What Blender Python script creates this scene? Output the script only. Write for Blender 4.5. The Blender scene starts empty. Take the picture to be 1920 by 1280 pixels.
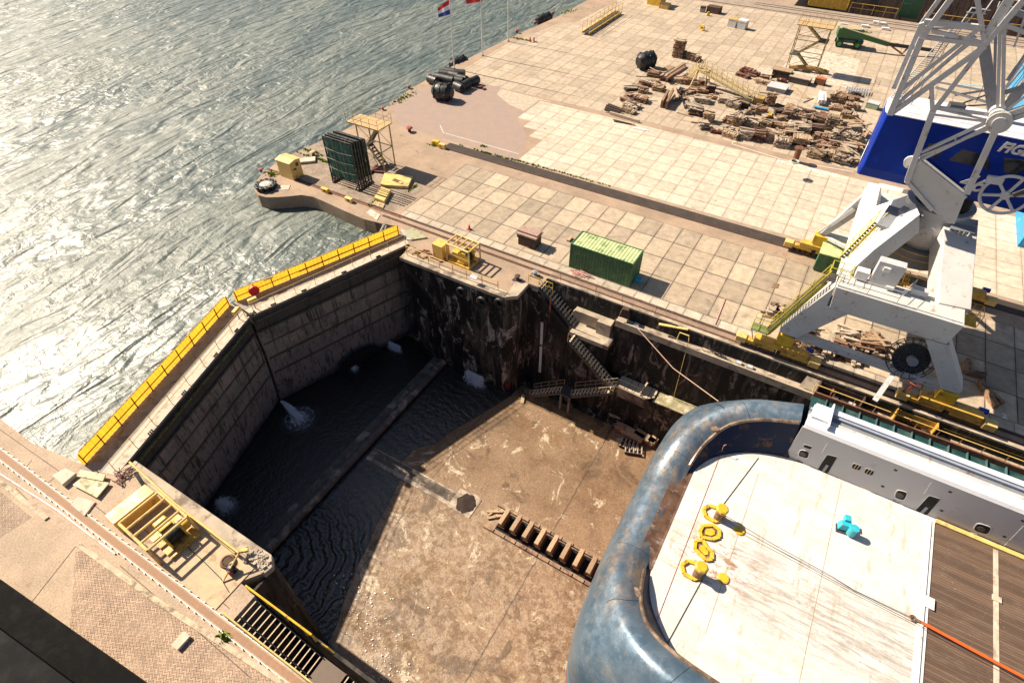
import bpy, bmesh, math, random
from mathutils import Vector, Matrix, noise
R=math.radians
sc=bpy.context.scene
col=sc.collection
# ---------------- camera, world, sun, exposure ----------------
F=1072.17581; PITCH=.782123143; ROLL=-.00130252879; YAW=.536930054; H=32.7484808
cam_d=bpy.data.cameras.new('camera'); cam=bpy.data.objects.new('camera',cam_d); col.objects.link(cam)
cam_d.sensor_width=36; cam_d.sensor_fit='HORIZONTAL'; cam_d.lens=F/1920*36
cam_d.clip_start=.5; cam_d.clip_end=3000
cp,sp=math.cos(PITCH),math.sin(PITCH)
def rotz(v,a):
    c,s=math.cos(a),math.sin(a); return Vector((c*v[0]-s*v[1],s*v[0]+c*v[1],v[2]))
def ray(px,py):
    x=(px-960)/F; y=-(py-640)/F
    c,s=math.cos(ROLL),math.sin(ROLL); xr=c*x-s*y; yr=s*x+c*y
    return rotz((xr,cp+sp*yr,-sp+cp*yr),YAW)
_r=(ray(961,640)-ray(960,640)).normalized(); _f=ray(960,640).normalized(); _u=_r.cross(_f).normalized()
m=Matrix((( _r.x,_u.x,-_f.x,0),(_r.y,_u.y,-_f.y,0),(_r.z,_u.z,-_f.z,H),(0,0,0,1)))
cam.matrix_world=m
sc.camera=cam
def G(px,py,z=0):            # surveyed point of the photograph at a known height
    d=ray(px,py); t=(z-H)/d.z; return Vector((d.x*t,d.y*t,z))
def GY(px,py,y):             # the same on a plane at a known distance across the dock
    d=ray(px,py); t=y/d.y; return Vector((d.x*t,y,H+d.z*t))
SUN_EL=41.0
w=bpy.data.worlds.new('World'); sc.world=w; w.use_nodes=True
nt=w.node_tree; bg=nt.nodes['Background']; sky=nt.nodes.new('ShaderNodeTexSky')
sky.sky_type='NISHITA'; sky.sun_disc=False; sky.sun_elevation=R(SUN_EL); sky.sun_rotation=R(270)
sky.air_density=1.0; sky.dust_density=1.5; sky.ozone_density=1.0
nt.links.new(sky.outputs[0],bg.inputs[0]); bg.inputs[1].default_value=.05
sl=bpy.data.lights.new('sun','SUN'); so=bpy.data.objects.new('sun',sl); col.objects.link(so)
sl.energy=5.0; sl.angle=R(.5); sl.color=(1,.87,.70)
so.rotation_euler=Vector((math.cos(R(SUN_EL)),.005,-math.sin(R(SUN_EL)))).to_track_quat('-Z','Y').to_euler()
sc.render.engine='CYCLES'
sc.view_settings.view_transform='Standard'; sc.view_settings.look='None'
sc.view_settings.exposure=.97; sc.view_settings.gamma=1
# ---------------- materials ----------------
def newmat(name):
    m=bpy.data.materials.new(name); m.use_nodes=True; nt=m.node_tree
    return m,nt,nt.nodes['Principled BSDF']
class N:                     # tiny node helper
    def __init__(s,nt): s.nt=nt
    def new(s,t,**k):
        n=s.nt.nodes.new(t)
        for a,b in k.items(): setattr(n,a,b)
        return n
    def L(s,a,b): s.nt.links.new(a,b)
    def pos(s,obj=False):
        if obj: return s.new('ShaderNodeTexCoord').outputs['Object']
        return s.new('ShaderNodeNewGeometry').outputs['Position']
    def map(s,v,sx=1,sy=1,sz=1,rz=0,loc=(0,0,0)):
        n=s.new('ShaderNodeMapping'); n.inputs['Scale'].default_value=(sx,sy,sz); n.inputs['Rotation'].default_value=(0,0,rz); n.inputs['Location'].default_value=loc
        s.L(v,n.inputs[0]); return n.outputs[0]
    def noise(s,v,scale,detail=4,rough=.6,dist=0):
        n=s.new('ShaderNodeTexNoise'); n.inputs['Scale'].default_value=scale; n.inputs['Detail'].default_value=detail
        n.inputs['Roughness'].default_value=rough; n.inputs['Distortion'].default_value=dist; s.L(v,n.inputs['Vector']); return n.outputs[0]
    def ramp(s,v,a,b,lo=0,hi=1):
        n=s.new('ShaderNodeMapRange'); n.inputs['From Min'].default_value=a; n.inputs['From Max'].default_value=b
        n.inputs['To Min'].default_value=lo; n.inputs['To Max'].default_value=hi; n.interpolation_type='SMOOTHSTEP'; s.L(v,n.inputs[0]); return n.outputs[0]
    def math(s,op,a,b=None,c=None):
        n=s.new('ShaderNodeMath',operation=op)
        for i,v in enumerate((a,b,c)):
            if v is None: continue
            if isinstance(v,(int,float)): n.inputs[i].default_value=v
            else: s.L(v,n.inputs[i])
        return n.outputs[0]
    def mix(s,f,a,b,mode='MIX'):
        n=s.new('ShaderNodeMix',data_type='RGBA',blend_type=mode)
        for k,v in ((0,f),(6,a),(7,b)):
            if isinstance(v,(int,float)): n.inputs[k].default_value=v
            elif isinstance(v,tuple): n.inputs[k].default_value=(*v[:3],1)
            else: s.L(v,n.inputs[k])
        return n.outputs[2]
    def sep(s,v):
        n=s.new('ShaderNodeSeparateXYZ'); s.L(v,n.inputs[0]); return n.outputs
    def bump(s,bs,h,st=.3,dist=.05):
        n=s.new('ShaderNodeBump'); n.inputs['Strength'].default_value=st; n.inputs['Distance'].default_value=dist
        s.L(h,n.inputs['Height']); s.L(n.outputs[0],bs.inputs['Normal']); return n
MATS={}
def M(name,base,rough=.7,var=.25,scale=1.5,stain=None,amt=.35,sscale=.8,metal=0,bump=.15,stretch=1,rnd=0,obj=True):
    if name in MATS: return MATS[name]
    m,nt,b=newmat(name); n=N(nt); p=n.pos(obj)
    a=n.noise(p,scale,5,.65); f=n.ramp(a,.3,.7,1-var,1+var*.6)
    c=n.mix(1.0,base,f,'MULTIPLY')
    if stain:
        q=n.map(p,1,1,1/stretch) if stretch!=1 else p
        s_=n.noise(q,sscale,6,.7,.3); k=n.ramp(s_,.62-amt*.35,.72-amt*.2)
        c=n.mix(k,c,stain)
    if rnd:
        o=n.new('ShaderNodeObjectInfo'); c=n.mix(1.0,c,n.ramp(o.outputs['Random'],0,1,1-rnd,1+rnd*.5),'MULTIPLY')
    n.L(c,b.inputs['Base Color']); b.inputs['Metallic'].default_value=metal
    r=n.ramp(a,.3,.7,max(rough-.12,.05),min(rough+.12,1)); n.L(r,b.inputs['Roughness'])
    if bump: n.bump(b,n.noise(p,scale*8,4,.7),bump,.03)
    MATS[name]=m; return m
def slabs(name,x0,y0,dx,dy,base,jw=.06,joint=(.07,.05,.04),var=.22,stain=(.10,.085,.07),amt=.3,tint=(.42,.33,.24),ox=0):
    m,nt,b=newmat(name); n=N(nt); p=n.pos(); X,Y,Z=n.sep(p)
    v=n.math('DIVIDE',n.math('SUBTRACT',Y,y0),dy); fv=n.math('FLOOR',v)
    u=n.math('ADD',n.math('DIVIDE',n.math('SUBTRACT',X,x0),dx),n.math('MULTIPLY',fv,ox)); fu=n.math('FLOOR',u)
    wob=n.math('MULTIPLY',n.math('SUBTRACT',n.noise(p,2.5,3),.5),.08)
    def edge(t,d):
        f=n.math('FRACT',t); e=n.math('MINIMUM',f,n.math('SUBTRACT',1.0,f)); return n.math('MULTIPLY',e,d)
    jn=n.math('MULTIPLY',n.ramp(n.noise(p,.5,3),.3,.7,.45,1.3),jw/2)
    e=n.math('ADD',n.math('MINIMUM',edge(u,dx),edge(v,dy)),n.math('MULTIPLY',wob,jw*4))
    j=n.math('LESS_THAN',e,jn)
    cx=n.new('ShaderNodeCombineXYZ'); n.L(fu,cx.inputs[0]); n.L(fv,cx.inputs[1])
    wn=n.new('ShaderNodeTexWhiteNoise'); n.L(cx.outputs[0],wn.inputs[0])
    f=n.ramp(wn.outputs['Value'],0,1,1-var,1+var*.45)
    c=n.mix(1.0,base,f,'MULTIPLY')
    ws=n.sep(wn.outputs['Color'])
    c=n.mix(n.ramp(ws[1],.6,1.0,0,.55),c,tint)
    c=n.mix(1.0,c,n.ramp(n.noise(p,1.3,8,.75),.25,.75,.7,1.18),'MULTIPLY')
    c=n.mix(n.ramp(n.noise(p,.33,7,.72,.6),.52,.75,0,amt),c,stain)
    c=n.mix(n.ramp(n.noise(n.map(p,loc=(31,7,0)),1.1,5,.65,.4),.64,.72,0,.5),c,stain)
    c=n.mix(n.ramp(e,0,.25,.22,0),c,joint)
    c=n.mix(j,c,joint)
    n.L(c,b.inputs['Base Color']); b.inputs['Roughness'].default_value=.85
    hh=n.math('MULTIPLY',n.math('SUBTRACT',1.0,j),1.0)
    n.bump(b,n.math('ADD',n.math('MULTIPLY',n.noise(p,14,4),.25),hh),.35,.03)
    return m
def paving(name,a,bcol,c3=None,bricks=False,scale=.4,rough=.9):
    m,nt,b=newmat(name); n=N(nt); p=n.pos(); 
    c=n.mix(n.ramp(n.noise(p,scale,6,.7),.35,.65),a,bcol)
    if c3: c=n.mix(n.ramp(n.noise(p,scale*2.7,6,.75,.5),.55,.7,0,.7),c,c3)
    c=n.mix(1.0,c,n.ramp(n.noise(p,9,4,.8),.3,.7,.72,1.2),'MULTIPLY')
    h=n.noise(p,16,4)
    if bricks:
        X,Y,Z=n.sep(p); L,W=.17,.17
        z=n.math('PINGPONG',X,L); v=n.math('DIVIDE',n.math('ADD',Y,z),W); u=n.math('DIVIDE',X,L)
        fv=n.math('FRACT',v); fu=n.math('FRACT',u)
        j=n.math('MAXIMUM',n.math('LESS_THAN',fv,.26),n.math('LESS_THAN',fu,.05))
        cx=n.new('ShaderNodeCombineXYZ'); n.L(n.math('FLOOR',v),cx.inputs[0]); n.L(n.math('FLOOR',u),cx.inputs[1])
        wn=n.new('ShaderNodeTexWhiteNoise'); n.L(cx.outputs[0],wn.inputs[0])
        c=n.mix(1.0,c,n.ramp(wn.outputs['Value'],0,1,.85,1.15),'MULTIPLY')
        c=n.mix(n.math('MULTIPLY',j,n.ramp(n.noise(p,.7,4),.35,.65,.45,1.0)),c,(.11,.075,.05))
        h=n.math('SUBTRACT',h,j)
    n.L(c,b.inputs['Base Color']); b.inputs['Roughness'].default_value=rough
    n.bump(b,h,.3,.02); return m
def wallmat(name,base=(.16,.13,.11),dark=(.012,.011,.010),pale=(.36,.31,.27),green=(.05,.06,.02),cov=.0,seam=2.2,red=False):
    m,nt,b=newmat(name); n=N(nt); p=n.pos(); q=n.map(p,1,1,.22)
    c=n.mix(n.ramp(n.noise(q,.9,8,.75,.4),.42-cov,.60-cov),dark,base)
    c=n.mix(n.ramp(n.noise(n.map(p,1,1,.4,loc=(9,4,2)),.8,8,.75,.8),.54,.60,0,.85),c,pale)
    c=n.mix(n.ramp(n.noise(n.map(p,1,1,.12,loc=(3,1,7)),1.5,7,.7,.3),.52,.60),c,dark)
    c=n.mix(n.ramp(n.noise(q,2.3,5,.7),.62,.75,0,.6),c,green)
    if red: c=n.mix(n.ramp(n.noise(n.map(p,loc=(50,3,1)),.45,6,.7),.60,.66,0,.6),c,(.10,.02,.02))
    X,Y,Z=n.sep(p); fz=n.math('FRACT',n.math('DIVIDE',Z,seam)); c=n.mix(n.math('MULTIPLY',n.math('LESS_THAN',fz,.03),.7),c,dark)
    c=n.mix(1.0,c,n.ramp(n.noise(p,6,6,.8),.3,.7,.65,1.25),'MULTIPLY')
    n.L(c,b.inputs['Base Color']); b.inputs['Roughness'].default_value=.75; b.inputs['Specular IOR Level'].default_value=.25
    n.bump(b,n.noise(p,5,6,.75),.6,.08); return m
YEL=M('yellow_paint',(.62,.36,.06),.5,.2,2,(.22,.09,.03),.3,1.6)
YELB=M('bright_yellow_paint',(.68,.42,.03),.5,.2,1.2,(.25,.11,.02),.25,1.1)
YELP=M('pale_yellow_paint',(.70,.48,.16),.55,.15,2,(.4,.25,.12),.3,1)
YELO=M('fence_yellow_paint',(.70,.34,.025),.5,.16,.7,(.30,.13,.02),.25,.7)
YELG=M('lime_yellow_paint',(.60,.50,.05),.5,.2,2,(.25,.14,.03),.3,1.5)
CREAM=M('cream_paint',(.55,.42,.22),.6,.25,2,(.2,.1,.05),.45,2)
RUST=M('rust',(.19,.075,.035),.85,.35,3,(.07,.03,.02),.4,2)
RUSTD=M('dark_rust',(.09,.045,.03),.85,.35,3,(.03,.02,.015),.4,2)
STEEL=M('dark_steel',(.05,.05,.055),.55,.3,3,(.10,.05,.03),.3,2)
GREYM=M('grey_paint',(.50,.50,.50),.5,.1,1,(.28,.22,.17),.18,2)
GREYD=M('mid_grey_paint',(.22,.23,.25),.5,.15,1,(.15,.1,.07),.2,2)
WHITEP=M('white_paint',(.70,.68,.65),.5,.08,1,(.42,.30,.20),.2,2.5)
PORTAL=M('portal_white_paint',(.56,.54,.51),.5,.08,.7,(.34,.25,.17),.16,1.8)
GREENC=M('container_green',(.042,.125,.05),.6,.35,2.5,(.09,.17,.06),.35,1.5)
GREENR=M('pale_green_roof',(.44,.50,.24),.6,.15,1.5,(.16,.24,.09),.3,1.3)
GREEND=M('deep_green_paint',(.015,.09,.04),.5,.25,2,(.03,.05,.02),.3,2)
BLACKR=M('black_rubber',(.012,.012,.013),.5,.4,3,(.05,.045,.04),.3,2)
BLACK=M('black_void',(.006,.006,.006),.9,.2,2)
BLUEC=M('crane_blue',(.001,.026,.27),.45,.12,.5,(.002,.04,.34),.2,1,bump=.02); BLUEC.node_tree.nodes['Principled BSDF'].inputs['Specular IOR Level'].default_value=.15
BLUEL=M('bright_blue',(.02,.26,.50),.45,.15,1,(.3,.4,.45),.12,2)
TEAL=M('teal_primer',(.010,.055,.058),.6,.3,1,(.05,.08,.07),.35,1)
CYAN=M('cyan_paint',(.03,.42,.52),.4,.15,4,(.2,.1,.05),.2,4)
REDP=M('red_paint',(.55,.012,.02),.5,.15,3)
REDB=M('faded_red_paint',(.36,.07,.05),.7,.3,6,(.10,.04,.03),.3,6)
CONC=M('concrete',(.42,.34,.25),.85,.25,.8,(.16,.12,.09),.35,.6,obj=False,bump=.3)
CONCD=M('dark_concrete',(.22,.18,.14),.85,.3,.8,(.07,.055,.045),.5,.5,obj=False,bump=.3)
CONCP=M('pale_concrete_patch',(.55,.46,.36),.85,.2,1.5,(.3,.24,.18),.35,1.2)
WOODS=[M('timber_tan',(.44,.31,.19),.85,.35,3,(.25,.15,.09),.35,3,rnd=.3),M('timber_brown',(.30,.17,.10),.85,.35,3,(.10,.06,.04),.4,3,rnd=.25),
       M('timber_grey',(.50,.41,.31),.85,.35,3,(.28,.2,.14),.4,3,rnd=.2),M('timber_red',(.17,.05,.03),.85,.35,3,(.05,.025,.02),.4,3,rnd=.25),M('timber_dark',(.075,.05,.04),.9,.4,3,(.03,.02,.015),.4,3,rnd=.25)]
GRASS=M('weeds',(.20,.25,.03),.9,.5,6,(.22,.22,.05),.4,5)
ROPE=M('rope',(.42,.28,.2),.9,.3,8)
ORANGE=M('orange_sleeve',(.85,.13,.02),.5,.1,3)
GLASS=M('dark_glass',(.03,.032,.036),.12,.2,1,bump=0)
fm_,fnt,fb=newmat('translucent_yellow_fence'); n_=N(fnt); tr=n_.new('ShaderNodeBsdfTranslucent'); mx=n_.new('ShaderNodeMixShader')
fc=n_.mix(n_.ramp(n_.noise(n_.pos(),.9,6,.7),.35,.7),(.90,.50,.035),(.78,.40,.03)); n_.L(fc,fb.inputs['Base Color']); n_.L(fc,tr.inputs[0]); mx.inputs[0].default_value=.6
n_.L(fb.outputs[0],mx.inputs[1]); n_.L(tr.outputs[0],mx.inputs[2]); n_.L(mx.outputs[0],fnt.nodes['Material Output'].inputs[0])
FENCE=fm_
# ---------------- mesh builder ----------------
class MB:
    def __init__(s): s.v=[]; s.f=[]
    def add(s,vs,fs): o=len(s.v); s.v+= [Vector(p) for p in vs]; s.f+=[[i+o for i in f] for f in fs]; return s
    def box(s,a,b):
        x0,y0,z0=a; x1,y1,z1=b
        return s.add([(x0,y0,z0),(x1,y0,z0),(x1,y1,z0),(x0,y1,z0),(x0,y0,z1),(x1,y0,z1),(x1,y1,z1),(x0,y1,z1)],[(0,3,2,1),(4,5,6,7),(0,1,5,4),(1,2,6,5),(2,3,7,6),(3,0,4,7)])
    def cbox(s,c,sz,rz=0,rx=0,ry=0,taper=1):
        m=Matrix.Translation(c)@Matrix.Rotation(rz,4,'Z')@Matrix.Rotation(ry,4,'Y')@Matrix.Rotation(rx,4,'X'); hx,hy,hz=sz[0]/2,sz[1]/2,sz[2]/2
        P=[(-hx,-hy,-hz),(hx,-hy,-hz),(hx,hy,-hz),(-hx,hy,-hz)]+[(a*hx*taper,b*hy*taper,hz) for a,b in((-1,-1),(1,-1),(1,1),(-1,1))]
        return s.add([m@Vector(p) for p in P],[(0,3,2,1),(4,5,6,7),(0,1,5,4),(1,2,6,5),(2,3,7,6),(3,0,4,7)])
    def beam(s,p,q,w,h=None,w2=None,h2=None,up=(0,0,1)):
        p,q=Vector(p),Vector(q); h=h or w; w2=w2 or w; h2=h2 or h; d=(q-p)
        if d.length<1e-6: return s
        d.normalize(); u=Vector(up)
        if abs(d.dot(u))>.98: u=Vector((0,1,0))
        r=d.cross(u).normalized(); u=r.cross(d)
        P=[]
        for c,ww,hh in ((p,w,h),(q,w2,h2)):
            for a,b in((-1,-1),(1,-1),(1,1),(-1,1)): P.append(c+r*a*ww/2+u*b*hh/2)
        return s.add(P,[(0,1,2,3),(7,6,5,4),(0,4,5,1),(1,5,6,2),(2,6,7,3),(3,7,4,0)])
    def tube(s,pts,r,n=6,r2=None,caps=True):
        pts=[Vector(p) for p in pts]; k=len(pts); base=len(s.v); u=None
        for i,p in enumerate(pts):
            d=(pts[min(i+1,k-1)]-pts[max(i-1,0)]).normalized()
            if u is None: u=d.orthogonal().normalized()
            else:
                u=(u-d*u.dot(d)); u=u.normalized() if u.length>1e-6 else d.orthogonal().normalized()
            w_=d.cross(u); rr=r if r2 is None else r+(r2-r)*i/(k-1)
            for j in range(n): a=2*math.pi*j/n; s.v.append(p+(u*math.cos(a)+w_*math.sin(a))*rr)
        for i in range(k-1):
            for j in range(n): a=base+i*n+j; b=base+i*n+(j+1)%n; s.f.append([a,b,b+n,a+n])
        if caps: s.f.append([base+j for j in range(n)][::-1]); s.f.append([base+(k-1)*n+j for j in range(n)])
        return s
    def prism(s,poly,z0,z1):
        n=len(poly); P=[(p[0],p[1],z0) for p in poly]+[(p[0],p[1],z1) for p in poly]
        a=sum(poly[i][0]*poly[(i+1)%n][1]-poly[(i+1)%n][0]*poly[i][1] for i in range(n)); o=range(n) if a>0 else range(n-1,-1,-1); o=list(o)
        return s.add(P,[[i for i in o[::-1]],[i+n for i in o]]+[[o[i],o[(i+1)%n],o[(i+1)%n]+n,o[i]+n] for i in range(n)])
    def slabY(s,pts,y0,y1):  # polygon given as (x,z), thick in y
        n=len(pts); P=[(p[0],y0,p[1]) for p in pts]+[(p[0],y1,p[1]) for p in pts]
        return s.add(P,[list(range(n)),list(range(2*n-1,n-1,-1))]+[[i,i+n,(i+1)%n+n,(i+1)%n] for i in range(n)])
    def cyl(s,c,r,h,n=20,axis='Z',r2=None):
        c=Vector(c); a={'X':Vector((1,0,0)),'Y':Vector((0,1,0)),'Z':Vector((0,0,1))}[axis] if isinstance(axis,str) else Vector(axis).normalized()
        return s.tube([c,c+a*h],r,n,r2)
    def lathe(s,c,prof,n=20):
        c=Vector(c); base=len(s.v)
        for r,z in prof:
            for j in range(n): a=2*math.pi*j/n; s.v.append(c+Vector((r*math.cos(a),r*math.sin(a),z)))
        for i in range(len(prof)-1):
            for j in range(n): a=base+i*n+j; b=base+i*n+(j+1)%n; s.f.append([a,b,b+n,a+n])
        s.f.append([base+j for j in range(n)][::-1]); s.f.append([base+(len(prof)-1)*n+j for j in range(n)]); return s
    def torus(s,c,R_,r,axis=(0,0,1),n=24,m=10):
        c=Vector(c); a=Vector(axis).normalized(); u=a.orthogonal().normalized(); w_=a.cross(u); base=len(s.v)
        for i in range(n):
            t=2*math.pi*i/n; d=u*math.cos(t)+w_*math.sin(t)
            for j in range(m): k=2*math.pi*j/m; s.v.append(c+d*(R_+r*math.cos(k))+a*r*math.sin(k))
        for i in range(n):
            for j in range(m): s.f.append([base+i*m+j,base+((i+1)%n)*m+j,base+((i+1)%n)*m+(j+1)%m,base+i*m+(j+1)%m])
        return s
    def poly(s,pts): return s.add(pts,[list(range(len(pts)))])
    def build(s,name,mat,parent=None,smooth=False,bevel=0,mats=None,local=False,fm=None):
        me=bpy.data.meshes.new(name); off=parent.location if (parent is not None and not local) else Vector((0,0,0))
        if parent is not None and parent.parent is not None and not local: off=off+parent.parent.location
        me.from_pydata([tuple(p-off) for p in s.v],[],s.f); me.update()
        o=bpy.data.objects.new(name,me); col.objects.link(o)
        for m_ in (mats or [mat]): me.materials.append(m_)
        if fm: 
            for i,k in enumerate(fm): me.polygons[i].material_index=k
        if smooth:
            for p in me.polygons: p.use_smooth=True
            try: me.set_sharp_from_angle(angle=R(40))
            except Exception: pass
        if bevel:
            b=o.modifiers.new('bevel','BEVEL'); b.width=bevel; b.segments=2; b.limit_method='ANGLE'
        if parent is not None: o.parent=parent
        return o
def tag(o,label=None,cat=None,group=None,kind=None):
    if label: o['label']=label
    if cat: o['category']=cat
    if group: o['group']=group
    if kind: o['kind']=kind
    return o
def thing(name,label,cat,loc=(0,0,0),group=None):
    o=bpy.data.objects.new(name,None); col.objects.link(o); o.location=Vector(loc); o.empty_display_size=.3
    return tag(o,label,cat,group)
def struct(name,mb,mat,**k): return tag(mb.build(name,mat,**k),kind='structure')
def copytree(o,parent=None):
    c=o.copy(); col.objects.link(c); c.parent=parent
    for ch in [x for x in list(o.children)]: copytree(ch,c)
    return c
def text_mesh(txt,size,ext,mat,origin,ux,uy,name,parent,bold=.0,shear=0):
    cu=bpy.data.curves.new(name,'FONT'); cu.body=txt; cu.size=size; cu.extrude=ext; cu.offset=bold; cu.shear=shear; cu.resolution_u=3
    to=bpy.data.objects.new(name+'_src',cu); col.objects.link(to)
    dg=bpy.context.evaluated_depsgraph_get(); me=bpy.data.meshes.new_from_object(to.evaluated_get(dg)); bpy.data.objects.remove(to)
    ux=Vector(ux).normalized(); uy=Vector(uy).normalized(); uz=ux.cross(uy)
    mt=Matrix(((ux.x,uy.x,uz.x,origin[0]),(ux.y,uy.y,uz.y,origin[1]),(ux.z,uy.z,uz.z,origin[2]),(0,0,0,1)))
    if parent is not None: mt=Matrix.Translation(-(parent.location+(parent.parent.location if parent.parent else Vector())))@mt
    me.transform(mt); me.materials.clear(); me.materials.append(mat)
    o=bpy.data.objects.new(name,me); col.objects.link(o)
    if parent is not None: o.parent=parent
    return o
def railing(name,label,pts,mat,h=1.0,step=1.6,r=.03,rails=(1.0,.5),group=None,parent=None,cat='railing'):
    pts=[Vector(p) for p in pts]; t=parent or thing(name,label,cat,pts[0],group)
    rb=MB()
    for k in rails: rb.tube([p+Vector((0,0,h*k)) for p in pts],r,6)
    rb.build('rail',mat,t)
    for i in range(len(pts)-1):
        L=(pts[i+1]-pts[i]).length; n=max(1,round(L/step))
        for j in range(n+(1 if i==len(pts)-2 else 0)):
            p=pts[i].lerp(pts[i+1],j/n); MB().tube([p,p+Vector((0,0,h))],r,6).build('post',mat,t)
    return t
# ================= SETTING =================
WL=-1.45; FL=-12.8
def watermat(name,deep,scale=1.0,bump=.6,rough=.06,murk=None):
    m,nt,b=newmat(name); n=N(nt); p=n.pos()
    # swell: long crested waves bending round the pier, plus wind ripple
    w1=n.noise(n.map(p,.15,.045,1,R(-9)),3.0,2,.5,1.0)
    w2=n.noise(n.map(p,.30,.17,1,R(4)),3.2,4,.5,.9)
    w3=n.noise(n.map(p,1.0,.5,1,R(-20)),3.0,5,.65)
    w4=n.noise(n.map(p,.5,.8,1,R(35)),1.7,4,.55,.6)
    gp=n.ramp(n.noise(p,.03,3,.5),.35,.65,.35,1.15)
    h=n.math('ADD',n.math('MULTIPLY',w1,1.7),n.math('MULTIPLY',w2,n.math('MULTIPLY',gp,.48)))
    h=n.math('ADD',h,n.math('MULTIPLY',w3,.10)); h=n.math('ADD',h,n.math('MULTIPLY',w4,n.math('MULTIPLY',gp,.22)))
    c=n.mix(n.ramp(w2,.35,.7),deep,murk or tuple(x*2.0 for x in deep))
    n.L(c,b.inputs['Base Color']); b.inputs['Roughness'].default_value=rough; b.inputs['Specular Tint'].default_value=(1,.97,.92,1); b.inputs['IOR'].default_value=1.85 if rough>.3 else 1.4
    n.bump(b,h,bump,1.0*scale)
    if rough>.3:
        big=n.noise(n.map(p,.6,.25,1,R(-10)),.09,4,.6,.8); n.L(n.ramp(big,.35,.62,rough+.12,rough-.14),b.inputs['Roughness'])
        b.inputs['Coat Weight'].default_value=.22; b.inputs['Coat Roughness'].default_value=.16; b.inputs['Coat IOR'].default_value=1.33
        nb=n.new('ShaderNodeBump'); nb.inputs['Strength'].default_value=1; nb.inputs['Distance'].default_value=1; n.L(n.math('ADD',n.math('MULTIPLY',h,.6),n.math('MULTIPLY',n.noise(n.map(p,1,.7,1),5.5,4,.7),.07)),nb.inputs['Height']); n.L(nb.outputs[0],b.inputs['Coat Normal'])
    return m
SEA=watermat('sea_water',(.030,.052,.043),1,.5,.55,(.085,.110,.094))
ws=MB(); ws.poly([(-900,-200,WL),(-34.6,-200,WL),(-34.6,4.0,WL),(-40.1,20,WL),(-34.1,35.9,WL),(-34.1,37.5,WL),(-53,140,WL),(-40,1500,WL),(-900,1500,WL)])
struct('water',ws,SEA)
# ---- quays
QB=paving('quay_paving',(.38,.27,.185),(.28,.20,.14),(.17,.125,.095),scale=.25)
hook=[G(x,y) for x,y in((478,359),(484,366),(500,370),(521,369.5),(542,368),(565,365.5),(587,369),(608,378),(645,395),(681.5,410.5))]
qr=[(-53.9,140),(-53.9,108.5),(-55.6,92),(-56.3,76),(-56.5,66),(-55.4,60),(-55.3,50),(-56.2,43),(-56.4,40.4),(-55.6,37),(-54.6,35.2)]+[(p.x,p.y) for p in hook]+[(-37.6,36.2),(-35.6,36.6),(-34.2,35.9),(-32.2,34.6),(-31.9,32.95),(-20.3,32.95),(-19.6,33.6),(-19.6,35.45),(-18.25,35.45),(-18.25,37.1),(90,37.1),(90,138),(-17,138),(-17,140)]
struct('quay',MB().prism(qr,-14,0),QB)
ql=[(-140,2.9),(-40.3,2.9),(-35.9,3.6),(-35.3,3.95),(-33.2,4.75),(-32.9,5.4),(-19.9,5.45),(-19.55,5.1),(-19.55,4.7),(-20.3,3.65),(-18.95,3.55),(-18.95,2.05),(60,2.05),(60,-70),(-140,-70)]
LQB=paving('left_quay_paving',(.46,.34,.24),(.36,.27,.19),(.24,.17,.12),scale=.35)
struct('quay',MB().prism(ql,-14,0),LQB)
e=.004
struct('pavement',MB().poly([(-36.75,39.5,e),(90,39.5,e),(90,51.14,e),(-36.75,51.14,e)]),slabs('near_slabs',-36.663,39.5,2.033,2.91,(.45,.355,.25),.075,var=.28,amt=.6,tint=(.40,.31,.23)))
struct('pavement',MB().poly([(-36.5,38.45,e),(90,38.45,e),(90,39.5-e,e),(-36.5,39.5-e,e)]),slabs('edge_slabs',-36,38.45,1.5,1.05,(.50,.42,.32),.04,var=.18))
pale=[(-31.9,55.17),(90,55.17),(90,70.8),(4,70.8),(-26,71.6),(-37.9,71.6),(-37.9,65.25),(-35.9,65.25),(-35.9,63.25),(-33.9,63.25),(-33.9,61.2),(-31.9,61.2)]
struct('pavement',MB().poly([(x,y,e) for x,y in pale]),slabs('pale_slabs',-31.95,55.17,2.04,1.99,(.58,.475,.365),.045,joint=(.20,.14,.09),var=.12,amt=.30,tint=(.62,.52,.40)))
struct('pavement',MB().poly([(-47.5,72.8,e),(90,72.8,e),(90,131.6,e),(-48,131.6,e),(-49.5,106,e),(-51.7,105,e),(-54.3,89,e),(-54,74.8,e)]),slabs('far_slabs',-47.53,72.75,2.05,2.94,(.45,.355,.255),.05,joint=(.15,.11,.075),var=.16,amt=.55,ox=0,tint=(.45,.36,.27)))
struct('pavement',MB().poly([(x,y,2*e) for x,y in((-12,100),(-1,98.5),(-1.5,112),(-10,114))]),CONCP)
struct('path',MB().poly([(-56.0,60.5,e),(-50,55.3,e),(-42,55.2,e),(-32.0,55.2,e),(-34,61,e),(-36.2,63.1,e),(-38,65.2,e),(-38,71.6,e),(-46,72.7,e),(-54,73,e)]),paving('mauve_brick_paving',(.33,.235,.18),(.29,.22,.19),(.36,.27,.2),scale=.8))
struct('path',MB().poly([(x,y,2*e) for x,y in((-45,72.5),(-36,72.2),(-38.2,71.7),(-38.2,67.5),(-41,68.3),(-44.5,70.5))]),paving('gravel_patch',(.52,.43,.33),(.36,.28,.2),(.6,.5,.4),scale=2.2))
struct('path',MB().poly([(-41.5,53.2,e),(90,53.2,e),(90,54.75,e),(-41.5,54.6,e)]),paving('dark_track_bed',(.055,.038,.029),(.035,.025,.02),(.10,.07,.05),scale=.8))
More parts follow.
